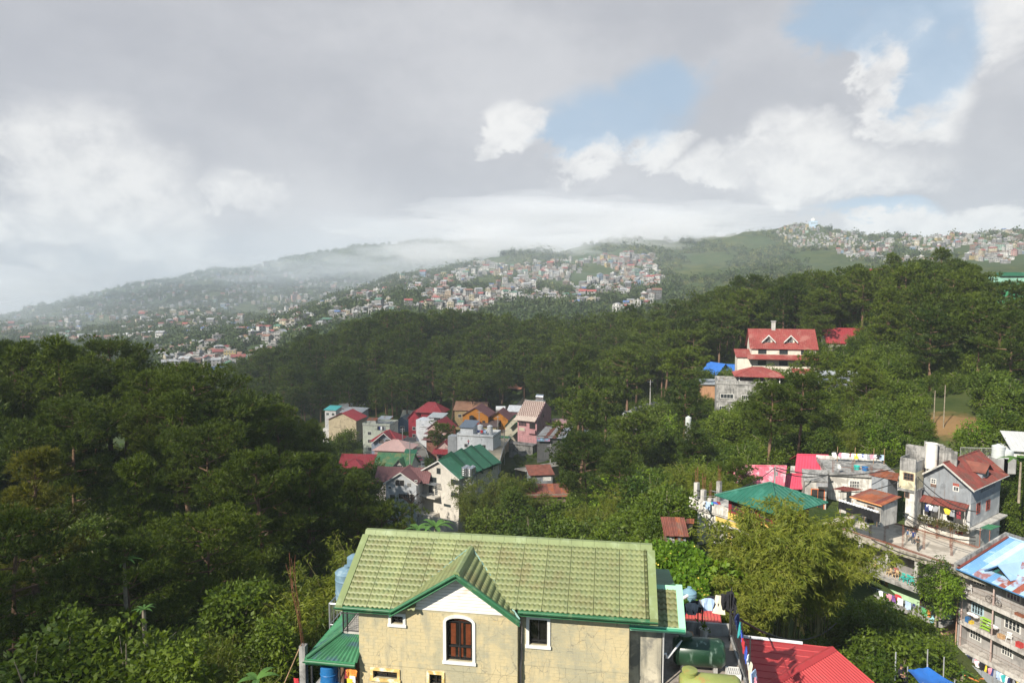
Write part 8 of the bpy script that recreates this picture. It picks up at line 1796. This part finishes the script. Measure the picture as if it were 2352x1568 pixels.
# ------------------------------------------------------------------ trees, bamboo and undergrowth round the houses
def plant(kind, u, vt, Y, H_, lab, parts=None, base=None):
 nm, cat, ps = {'b': ('bamboo_clump', 'bamboo', BB), 't': ('broadleaf_tree', 'tree', BT), 's': ('shrub', 'shrub', SH)}[kind]
 pr, h = ps[R1.randrange(len(ps) - (1 if u < 700 and kind == 't' else 0))] if parts is None else parts
 p = W(u, vt, Y); g = gz(p.x, p.y) if base is None else base; s = max(.35, (p.z - g) / h) if H_ is None else H_ / h
 place(nm, pr, (p.x, p.y, g - .1), R1.random() * 6.28, s, lab, cat, None)
GREEN = [('b', 1112, 1085, 148, 'bamboo against the lattice water tower'), ('b', 1082, 1068, 156, 'bamboo growing close to the side wall of the white townhouse'), ('b', 1150, 1050, 150, 'tall bamboo right of the lattice water tower'), ('b', 1195, 1062, 142, 'bamboo plume before the green stepped roofs'), ('t', 1175, 1120, 128, 'dark round tree under the bamboo plume'), ('b', 1225, 1105, 138, 'bamboo touching the grey shack'), ('t', 1120, 1160, 120, 'dark tree at the foot of the water tower'),
 ('t', 1215, 1175, 100, 'light green tree before the patchy rust roof'), ('t', 1262, 1160, 104, 'leafy tree at the right end of the patchy rust roof'), ('b', 1040, 1195, 105, 'low bamboo behind the green house ridge'), ('t', 1310, 1140, 108, 'dark tree right of the grey shack'), ('b', 1352, 1125, 95, 'bamboo on the slope below the metal sheds'), ('b', 1405, 1085, 100, 'pointed bamboo in the middle of the slope'), ('t', 1445, 1075, 104, 'bright broadleaf tree beside the pointed bamboo'), ('t', 1492, 1072, 96, 'brown-tinged spreading tree on the bamboo slope'),
 ('b', 1540, 1070, 92, 'bamboo right of the brown-tinged tree'), ('b', 1590, 1020, 90, 'tall bamboo above the unfinished white building'), ('b', 1625, 1045, 86, 'second tall bamboo above the unfinished white building'), ('b', 1660, 1075, 82, 'bamboo at the left of the faded pink roof'), ('t', 1530, 1170, 74, 'tree left of the bare columns'), ('t', 1455, 1170, 78, 'yellow-green tree behind the tiled ridge'), ('b', 1390, 1175, 84, 'bamboo just above the tiled ridge'), ('t', 1320, 1190, 84, 'leafy tree just above the tiled ridge'), ('t', 1500, 1215, 62, 'small tree beside the patchwork shed'),
 ('b', 790, 1205, 45, 'bamboo behind the pale blue tank'), ('b', 735, 1245, 42, 'bamboo left of the pale blue tank'), ('b', 845, 1170, 62, 'dark bamboo at the left end of the green ridge'), ('b', 655, 1268, 44, 'feathery bamboo on the dark left slope'), ('b', 700, 1330, 39, 'low bamboo left of the lean-to'), ('t', 560, 1330, 42, 'dim tree under the dense pine'), ('b', 500, 1400, 36, 'thin bamboo with bare pale stems'), ('t', 290, 1440, 33, 'small grey-green leafy tree low on the left slope'), ('t', 150, 1425, 34, 'pale-leafed bush tree at the lower left'), ('t', 420, 1480, 32, 'dark leafy tree at the bottom left of centre'), ('t', 40, 1480, 31, 'tree in the bottom left corner'), ('t', 630, 1420, 36, 'shaded tree left of the rebar post'), ('b', 560, 1470, 32, 'bamboo at the bottom edge'),
 ('b', 1905, 915, 113, 'bamboo below the zinc-roofed hut'), ('b', 1950, 905, 115, 'yellow-green bamboo under the umbrella pine'), ('b', 2012, 895, 116, 'arching bamboo on the right hillside'), ('b', 2062, 905, 116, 'bamboo left of the bare slope'), ('t', 2092, 935, 108, 'round tree below the bare slope'), ('b', 1965, 965, 104, 'bamboo behind the flat roof washing'), ('t', 2030, 975, 102, 'dark tree behind the grey block wall'), ('t', 1880, 985, 105, 'leafy tree behind the tall pink roof'), ('s', 1640, 1295, 46, 'dry shrub right of the vine bank'), ('s', 1668, 1262, 50, 'shrub at the foot of the white building'), ('s', 1628, 1380, 42, 'low shrub behind the terrace washing'), ('t', 2235, 960, 100, 'small bright tree on the grassy slope'), ('t', 2290, 900, 110, 'dark leafy tree at the right edge of the slope'), ('t', 2335, 960, 98, 'tall dark tree above the plain white house'), ('s', 2245, 985, 98, 'golden-leaved bush behind the white railing'),
 ('t', 1500, 915, 168, 'tree on the bend of the hillside road'), ('t', 1545, 940, 150, 'grassy bush tree by the round tanks'), ('t', 1640, 960, 135, 'tree at the left foot of the concrete house'), ('t', 905, 1030, 216, 'street tree by the red car'), ('t', 985, 1050, 205, 'green bank tree before the pink house'), ('t', 860, 1060, 176, 'dark tree left of the plum-roofed house'), ('t', 795, 985, 230, 'tree before the tan wall'), ('t', 760, 1010, 205, 'dark tree left of the pale green-grey building'),
 ('t', 1960, 1395, 58, 'dark shrub tree below the lower balcony'), ('t', 2040, 1400, 57, 'leafy tree below the green wall'), ('t', 2120, 1420, 60, 'light green tree beside the apartment block'), ('t', 1990, 1460, 50, 'bright leafy tree over the blue tarpaulin'), ('t', 2080, 1450, 53, 'olive tree above the blue tarpaulin'), ('t', 2165, 1475, 56, 'red-flecked bush by the washing row'), ('t', 1935, 1505, 44, 'ferny bush at the edge of the big red roof'), ('t', 2020, 1520, 43, 'dim bush left of the blue tarpaulin')]
for (k, u, vt, Y, lab) in GREEN: plant(k, u, vt, Y, None, lab)
# the great dry bamboo in front of the balcony house
big = bamboo_parts(66, 11.5, 5.2, 32, BAMBOO_Y, 74, 4, .40, .07, .45)
for (u, vt, Y, s, lab) in ((1800, 1116, 49, 1.22, 'great drooping golden-green bamboo before the balcony house'), (1725, 1240, 45.5, .82, 'golden bamboo leaning over the white building'), (1880, 1180, 50, .88, 'right-hand plume of the great golden bamboo'), (1655, 1330, 43, .5, 'dry reddish bamboo tuft above the terrace washing')):
 p = W(u, vt, Y); h = 11.5 * s * .86; place('bamboo_clump', big[0], (p.x, p.y, p.z - h), R1.random() * 6, s, lab, 'bamboo', None)
mg = broad_parts(67, 10, 2.6, 48, 40, .36, .17, LEAF, .75, droop=.7, cl=(.6, 1.1)); mg2 = broad_parts(68, 6, 2.0, 30, 40, .36, .16, LEAF_B, .95, droop=.7, cl=(.5, .9))
p = W(2150, 1412, 70); place('mango_tree', mg[0] , (p.x, p.y, p.z - 1), .4, .72, 'mango tree with dark glossy top beside the roof deck', 'tree', None); p = W(2160, 1400, 68.8); place('mango_tree', mg2[0], (p.x, p.y, p.z - .5), 1.4, .8, 'young bright yellow-green mango tree in front of the darker one', 'tree', None)
# palms and banana plants: big single leaves, each a leaf of its own
BAN = leafmat('banana_leaf', (.07, .15, .03), (.12, .24, .05), .35, .4)
def frond(L, w, rise, m, name, t, az, n=6):
 mb = MB(); pts = []
 for i in range(n + 1):
  f = i / n; pts.append(Vector((math.cos(az) * L * f, math.sin(az) * L * f, rise * L * (f - .95 * f * f))))
 sd = Vector((-math.sin(az), math.cos(az), 0))
 for i in range(n):
  wa, wb = w * math.sin(math.pi * min(1, .12 + .86 * i / n)), w * math.sin(math.pi * min(1, .12 + .86 * (i + 1) / n))
  for s_ in (-1, 1): mb.prism([pts[i], pts[i+1], pts[i+1] + sd * s_ * wb + Vector((0, 0, .12 * wb)), pts[i] + sd * s_ * wa + Vector((0, 0, .12 * wa))], (0, 0, .012))
 mb.build(name, m, t)
for (u, v, Y, h, n, L, w, kd, lab) in ((1000, 1212, 58, 2.2, 8, 1.7, .22, 'banana_plant', 'banana plant peeping over the green ridge'), (960, 1216, 62, 2.0, 7, 1.5, .2, 'banana_plant', 'second banana plant left of the first, behind the ridge'), (2345, 1060, 80, 3.0, 8, 2.6, .36, 'banana_plant', 'tall banana plant at the right edge by the rusty roof'), (590, 1560, 30, .4, 5, 1.0, .16, 'banana_plant', 'bright young banana plant at the bottom edge'), (330, 1400, 38, 1.0, 9, .7, .07, 'tree_fern', 'tree fern glowing in the dark left slope'), (285, 1290, 47, 2.4, 10, 1.2, .10, 'tree_fern', 'shaded tree fern beside the short lit pine'), (2210, 1548, 56, 1.2, 12, 1.0, .07, 'yucca_plant', 'spiky yucca below the washing row')):
 p = W(u, v, Y); t = thing(kd, lab, 'plant', p, 0); MB().tube([(0, 0, -h - 2), (0, 0, 0)], [.16, .10], 7).build('stem', BARK2, t)
 for i in range(n): frond(L * R1.uniform(.8, 1.1), w, R1.uniform(.5, 1.1), BAN, 'leaf', t, i * 2.399 + R1.random() * .3)
# bare tree before the white townhouse
t = thing('bare_tree', 'leafless dark tree before the balcony of the white townhouse', 'tree', W(945, 1195, 150)); rb = random.Random(5); MB().tube([(0, 0, -3), (.2, 0, 2), (0, .2, 4.5)], [.32, .26, .2], 7).build('trunk', BARK, t)
for i in range(9):
 a = i * .7; p0 = Vector((0, .2, 2.0 + .3 * i)); p1 = p0 + Vector((math.cos(a) * 2.4, math.sin(a) * 2, 1.6 + rb.random())); b = MB().tube([p0, (p0 + p1) / 2 + Vector((0, 0, .3)), p1], [.13, .10, .06], 5)
 for k in range(5): q = p0 + (p1 - p0) * (.4 + .15 * k); b.tube([q, q + Vector((rb.uniform(-1.4, 1.4), rb.uniform(-1, 1), rb.uniform(.2, 1.5)))], [.05, .02], 4)
 b.build('limb', BARK, t)
# vines over the bank behind the house
rv = np.random.RandomState(12); vp = []
vpoly = [(1500, 1252), (1590, 1257), (1628, 1300), (1610, 1395), (1500, 1400)]
while len(vp) < 5200:
 q = rv.uniform([1496, 1236], [1635, 1400], (4000, 2)); vp += [tuple(a) for a in q if inside(a[0], a[1], vpoly)]
vp = np.array(vp[:5200]); Yv = 52 - (vp[:, 1] - 1236) / 164 * 13 + rv.normal(size=len(vp)) * .25 + .9 * np.sin(vp[:, 0] / 17) * np.sin(vp[:, 1] / 13)
P_ = np.array([W(a, b, c)[:] for (a, b), c in zip(vp, Yv)]); D_ = np.tile([[-.2, -.6, .7]], (len(P_), 1))
VINE = leafmat('vine_leaves', (.07, .16, .012), (.15, .24, .02), .35, .1, 1.2); V_, F_ = leaves4(P_, D_, 4, .34, .26, .55, rv, .2)
link('vine_cover', np_mesh('vine_cover', V_, F_, VINE), kind='stuff', label='bright green flowering vines covering the bank behind the house'); P2 = P_[::90] + np.array([0, -.35, .3]); V_, F_ = leaves4(P2, D_[::90], 5, .13, .12, .9, rv); link('vine_flowers', np_mesh('vine_flowers', V_, F_, mat('yellow_petals', (.75, .60, .10), .7, .1, 3)), kind='stuff', label='yellow flowers dotted over the vines')
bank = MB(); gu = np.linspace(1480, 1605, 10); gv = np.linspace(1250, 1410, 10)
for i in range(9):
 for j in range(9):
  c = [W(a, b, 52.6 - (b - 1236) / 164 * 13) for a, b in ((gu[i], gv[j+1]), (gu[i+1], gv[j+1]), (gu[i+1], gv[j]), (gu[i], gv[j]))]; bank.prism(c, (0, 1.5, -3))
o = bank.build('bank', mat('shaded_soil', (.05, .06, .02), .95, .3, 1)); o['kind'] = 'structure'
# undergrowth: wherever no house, road or deck stands
bpy.context.view_layer.update()
M_ = 26000; yu = np.exp(rv.uniform(math.log(24), math.log(330), M_)); xu = rv.uniform(-.84, .84, M_) * yu; keep = np.ones(M_, bool); zu = ground_z(xu, yu)
for o in list(C.objects):
 n0 = o.name.split('.')[0]
 if o.type == 'MESH' and (n0 in ('wall', 'lower_wall', 'roof_slab', 'roof_deck', 'deck', 'street', 'lane', 'hill_road', 'retaining_road', 'upper_block', 'beige_wing', 'porch', 'shaft', 'bank', 'lower_floor', 'side_wall')) and o.name not in ('ground',) and (o.parent is None or o.parent.name.split('.')[0] != 'hillside_house'):
  if n0 in ('street', 'lane', 'hill_road', 'retaining_road'):
   for v in list(o.data.vertices)[::3]: keep &= np.hypot(xu - v.co.x, yu - v.co.y) > 3.0
   continue
  mw = np.array(o.matrix_world.inverted()); q = mw[:3, :3] @ np.stack([xu, yu, zu]) + mw[:3, 3:4]; bb = np.array(o.bound_box); lo, hi = bb.min(0) - 1.6, bb.max(0) + 1.6
  keep &= ~((q[0] > lo[0]) & (q[0] < hi[0]) & (q[1] > lo[1]) & (q[1] < hi[1]))
uu = u_of(xu, yu)
keep &= ~((uu > 1500) & (uu < 2150) & (yu < 43)); keep &= ~((uu > 690) & (uu < 1700) & (yu < 37)); keep &= ~((uu > 2050) & (yu < 62) & (uu < 2500)); keep &= ~((np.abs(uu - 2180) < 110) & (yu > 96) & (yu < 128) & ((rv.rand(M_) < .75) | (np.abs(uu - 2195) < 60)))
keep &= ~((uu > 2100) & (yu > 62) & (yu < 76)); keep &= ~((uu > 2230) & (yu < 84)); keep &= ~((uu > 1575) & (yu > 40) & (yu < 100) & ~((uu > 1880) & (yu < 66)) & ~((uu > 2300) & (yu > 83)))
xu, yu, zu = xu[keep], yu[keep], zu[keep]; uu_ = uu[keep]
scatter('undergrowth', 'tangled bushes and saplings between the houses and trees', np.c_[xu, yu, zu - .15], rv.rand(len(xu)) * 6.28, np.where(yu < 60, rv.uniform(.35, .75, len(xu)), rv.uniform(.45, 1.0, len(xu)) * np.where((yu > 150) & (uu_ < 1300), .62, 1.0)), [joined('bush', p[0]) for p in SH] + [joined('sapling', BT[1][0])], 'undergrowth', np.where((yu > 60) & (uu_ > 1300), rv.choice([0, 1, 2, 0, 2, 0, 2, 3], len(xu)), rv.choice([0, 2, 0, 2, 1], len(xu))))
# ------------------------------------------------------------------ people
SKIN = mat('skin', (.36, .20, .13), .6, .05, 4); HAIR = mat('black_hair', (.012, .010, .010), .6, .1, 4); SHOE = mat('pale_shoe', (.5, .5, .5), .8)
def person(loc, yaw, lab, top, legs, pose='stand', arm=(0, 0), skin=SKIN, s=1.0):
 """one continuous figure grown round a posed skeleton, 1.68 m tall; faces -y"""
 hip = .92 if pose == 'stand' else .50
 kn = [(-.10, -.02, .50), (.10, .0, .50)] if pose == 'stand' else [(-.12, -.42, .50), (.12, -.42, .50)]
 an = [(-.11, .04, .09), (.12, -.03, .09)] if pose == 'stand' else [(-.12, -.46, .09), (.13, -.40, .09)]
 V = [((0, 0, hip), .135), ((0, .0, hip + .20), .125), ((0, .02, hip + .42), .150), ((0, .01, hip + .53), .060), ((0, -.01, hip + .60), .058), ((0, -.02, hip + .68), .098), ((0, -.02, hip + .76), .070)]
 E = [(0, 1), (1, 2), (2, 3), (3, 4), (4, 5), (5, 6)]; zone_ = ['t', 't', 't', 's', 's', 's', 's']
 for i, sx in enumerate((-1, 1)):
  b = len(V); k, a = kn[i], an[i]
  V += [((sx * .09, 0, hip - .06), .105), (k, .070), (a, .045), ((a[0] + sx * .01, a[1] - .16, .04), .042)]; E += [(0, b), (b, b + 1), (b + 1, b + 2), (b + 2, b + 3)]; zone_ += ['l', 'l', 'l', 'f']
  b = len(V); z0 = hip + .45; up = arm[i]; sh = (sx * .19, .01, z0)
  if up == 0: el, wr, hd = (sx * .25, .03, z0 - .28), (sx * .24, -.08, z0 - .52), (sx * .24, -.11, z0 - .62)
  elif up == 1: el, wr, hd = (sx * .30, -.12, z0 - .16), (sx * .22, -.30, z0 + .02), (sx * .20, -.36, z0 + .09)
  else: el, wr, hd = (sx * .30, -.04, z0 - .22), (sx * .12, -.22, z0 - .26), (sx * .05, -.26, z0 - .26)
  V += [(sh, .062), (el, .046), (wr, .034), (hd, .038)]; E += [(2, b), (b, b + 1), (b + 1, b + 2), (b + 2, b + 3)]; zone_ += ['t', 't', 's', 's']
 me = bpy.data.meshes.new('body'); me.from_pydata([p for p, _ in V], E, []); o = bpy.data.objects.new('body', me); C.objects.link(o)
 md = o.modifiers.new('skin', 'SKIN'); md.use_smooth_shade = True
 for i, (p, r) in enumerate(V): me.skin_vertices[0].data[i].radius = (r * .92, r * .80) if i in (0, 1, 2) else (r, r); me.skin_vertices[0].data[i].use_root = (i == 0)
 o.modifiers.new('sub', 'SUBSURF').levels = 2
 me2 = bpy.data.meshes.new_from_object(o.evaluated_get(bpy.context.evaluated_depsgraph_get())); bpy.data.objects.remove(o)
 pos = np.array([p for p, _ in V]); ms = {'t': 0, 'l': 1, 's': 2, 'f': 3}; me2.materials.clear()
 for m in (top, legs, skin, SHOE): me2.materials.append(m)
 for f in me2.polygons: f.material_index = ms[zone_[int(np.argmin(((pos - np.array(f.center)) ** 2).sum(1)))]]; f.use_smooth = True
 t = thing('person', lab, 'person', loc, yaw); t.scale = (s,) * 3; link('body', me2, t)
 hz_ = hip + .70; MB().lathe([(.01, -.02), (.098, -.01), (.108, .04), (.09, .09), (.05, .115), (.01, .12)], 12, (0, .0, hz_)).build('hair', HAIR, t)
 b = MB(); [b.lathe([(.002, -.012), (.013, 0), (.002, .012)], 6, (x, -.108, hz_ + .0)) for x in (-.035, .035)]; b.build('eyes', HAIR, t); MB().prism([(-.015, -.11, hz_ - .06), (.015, -.11, hz_ - .06), (0, -.135, hz_ - .055), (0, -.112, hz_ - .01)], (0, .01, 0)).build('nose', skin, t)
 for sx in (-.24, .24):                                          # fingers of the hands hanging or raised
  i = 0 if sx < 0 else 1; z0 = hip + .45; hd = {0: (sx, -.11, z0 - .62), 1: (sx * .85, -.36, z0 + .09), 2: (sx * .2, -.26, z0 - .26)}[arm[i]]; dn = Vector((0, -.25, -1)) if arm[i] == 0 else Vector((0, -.5, .8)) if arm[i] == 1 else Vector((-sx * 3, -.3, -.2)); dn.normalize(); b = MB()
  for k in range(5): q = Vector(hd) + Vector(((k - 2) * .014, 0, 0)); L_ = (.05, .075, .08, .075, .06)[k]; b.tube([q, q + dn * L_ * .6, q + dn * L_ + Vector((0, -.012, 0))], [.009, .008, .006], 5)
  b.build('fingers', skin, t)
 return t
CAMO = mat('dark_camouflage', (.10, .09, .07), .9, .5, 7, ((.03, .03, .03), .5, 6)); NAVY, BLK, DEN = CM['navy'], CM['black'], mat('denim', (.07, .12, .22), .9, .2, 3)
face = rad(-61)
person(Dk.w(*Dk.px(Z5(905, 108), z=.01)), face + .5, 'person standing on the roof deck in a navy sweatshirt with pink print', NAVY, mat('dark_grey_trousers', (.06, .06, .065), .9), arm=(1, 0)); person(Dk.w(*Dk.px(Z5(845, 84), z=.01)), face + 2.6, 'person in a blue denim jacket seen from behind, reaching up on the deck', DEN, mat('beige_trousers', (.4, .36, .3), .9), arm=(0, 1), s=.93); person(Dk.w(*Dk.px(Z5(958, 182), z=.01)), face - .3, 'person in dark camouflage trousers carrying a folded jacket at the deck edge', CAMO, CAMO, arm=(2, 2))
person(Dk.w(4.9, .35, b1 + .0), face + .4, 'person in a dark red shirt sitting on a beige chair with raised hands', CM['maroon'], BLK, 'sit', (1, 1)); person(Dk.w(dl - 1.7, -.25, b1 + .0), face - .2, 'person in a pale top bending over by the mango tree', mat('pale_pink_top', (.62, .50, .46), .9), NAVY, 'stand', (2, 2), s=.95); person(Dk.w(6.9, .1, b1), face, 'child in a pale blue hat by the row of teal chairs', CM['pink'], CM['light blue'], 'sit', (0, 0), s=.8)
person(W(*Z5(775, 1560), 45.5), rad(20), 'person in black crouched at the bottom edge left of the tarpaulin', BLK, BLK, 'sit', (2, 2)); person(W(*Z7(1257, 945), 190), 0, 'person in a yellow-green vest standing in the valley street', mat('hi_vis_vest', (.45, .62, .05), .7), NAVY, 'stand', (0, 0), s=1.1); person(W(*Z8(492, 690), 205), 0, 'person in a red top on the scaffolding of the white flat-roofed house', CM['red'], NAVY, arm=(1, 1), s=1.1)
HAZE_D = .00017
# (column, row, distance, half sizes in metres, density, seed)
MISTS = [(720, 638, 1900, 260, 150, 42, .0016, 1), (860, 615, 1850, 220, 130, 40, .0022, 2), (1010, 585, 2100, 260, 150, 45, .0032, 3), (1180, 568, 1290, 190, 110, 30, .0045, 4), (1340, 545, 1400, 230, 120, 34, .0055, 5),
         (1520, 538, 1460, 160, 110, 26, .0042, 6), (1240, 505, 2000, 420, 180, 60, .0036, 7), (950, 530, 2500, 300, 160, 50, .0024, 8), (0, 650, 1900, 260, 160, 50, .0018, 9), (1250, 655, 1080, 430, 260, 75, .0005, 13), (380, 690, 1800, 950, 500, 170, .00048, 10), (560, 610, 2300, 200, 130, 30, .0014, 11), (1420, 500, 1900, 380, 160, 45, .0034, 12)]
# (where its shadow falls x, y; height; half sizes; density; seed)
SHADE_CLOUDS = [(-55, 98, 440, 62, 62, 36, .0042, 38), (-720, 1850, 1000, 460, 360, 110, .0024, 36), (-37, 37, 400, 25, 26, 20, .045, 31), (-10, 345, 460, 170, 85, 50, .002, 32), (150, 255, 450, 80, 45, 40, .002, 33), (-25, 212, 450, 62, 42, 40, .0085, 35), (-150, 330, 470, 110, 100, 50, .002, 34)]
# ------------------------------------------------------------------ air: haze box, mist on the hilltops
hz = MB().box(-2600, 2600, -60, 4400, -352, 330).build('haze', volmat('thin_haze', HAZE_D, (.86, .93, 1.0), 0), kind='stuff', label='thin blue haze over the valley')
def mist(u, v, Y, rx, ry, rz, dens, seed):
 p = W(u, v, Y); rng = np.random.RandomState(seed)
 bm = bmesh.new(); bmesh.ops.create_icosphere(bm, subdivisions=4, radius=1.0)
 off = rng.rand(3) * 50
 co = np.array([q.co[:] for q in bm.verts])
 dsp = fbm(co[:, 0] * 1.0 + off[0], co[:, 1] + co[:, 2] * 1.7 + off[1], 1.3, seed, 4)
 for q, dd in zip(bm.verts, dsp):
  q.co *= 1 + .28 * dd
  q.co.x *= rx; q.co.y *= ry; q.co.z *= rz
 me = bpy.data.meshes.new('mist_bank'); bm.to_mesh(me); bm.free()
 me.materials.append(volmat('mist', dens, (.84, .92, 1.0) if dens < .001 else (.94, .94, .965), -.1))
 o = link('mist_bank', me, None, p, kind='stuff', label='drifting mist hanging on the far hills'); return o
for a in MISTS: mist(*a)
# unseen low clouds out of frame, added to shade the darker slopes
for (x, y, h, rx, ry, rz, dens, sd) in SHADE_CLOUDS:
 k = (h + 35) / math.tan(SUN_EL); o = mist(1176, 669, 50, rx, ry, rz, dens, sd); o.location = (x + to_sun.x / math.cos(SUN_EL) * k, y + to_sun.y / math.cos(SUN_EL) * k, h); o.name = 'cloud'; o['label'] = 'unseen low cloud added to shade the slopes'
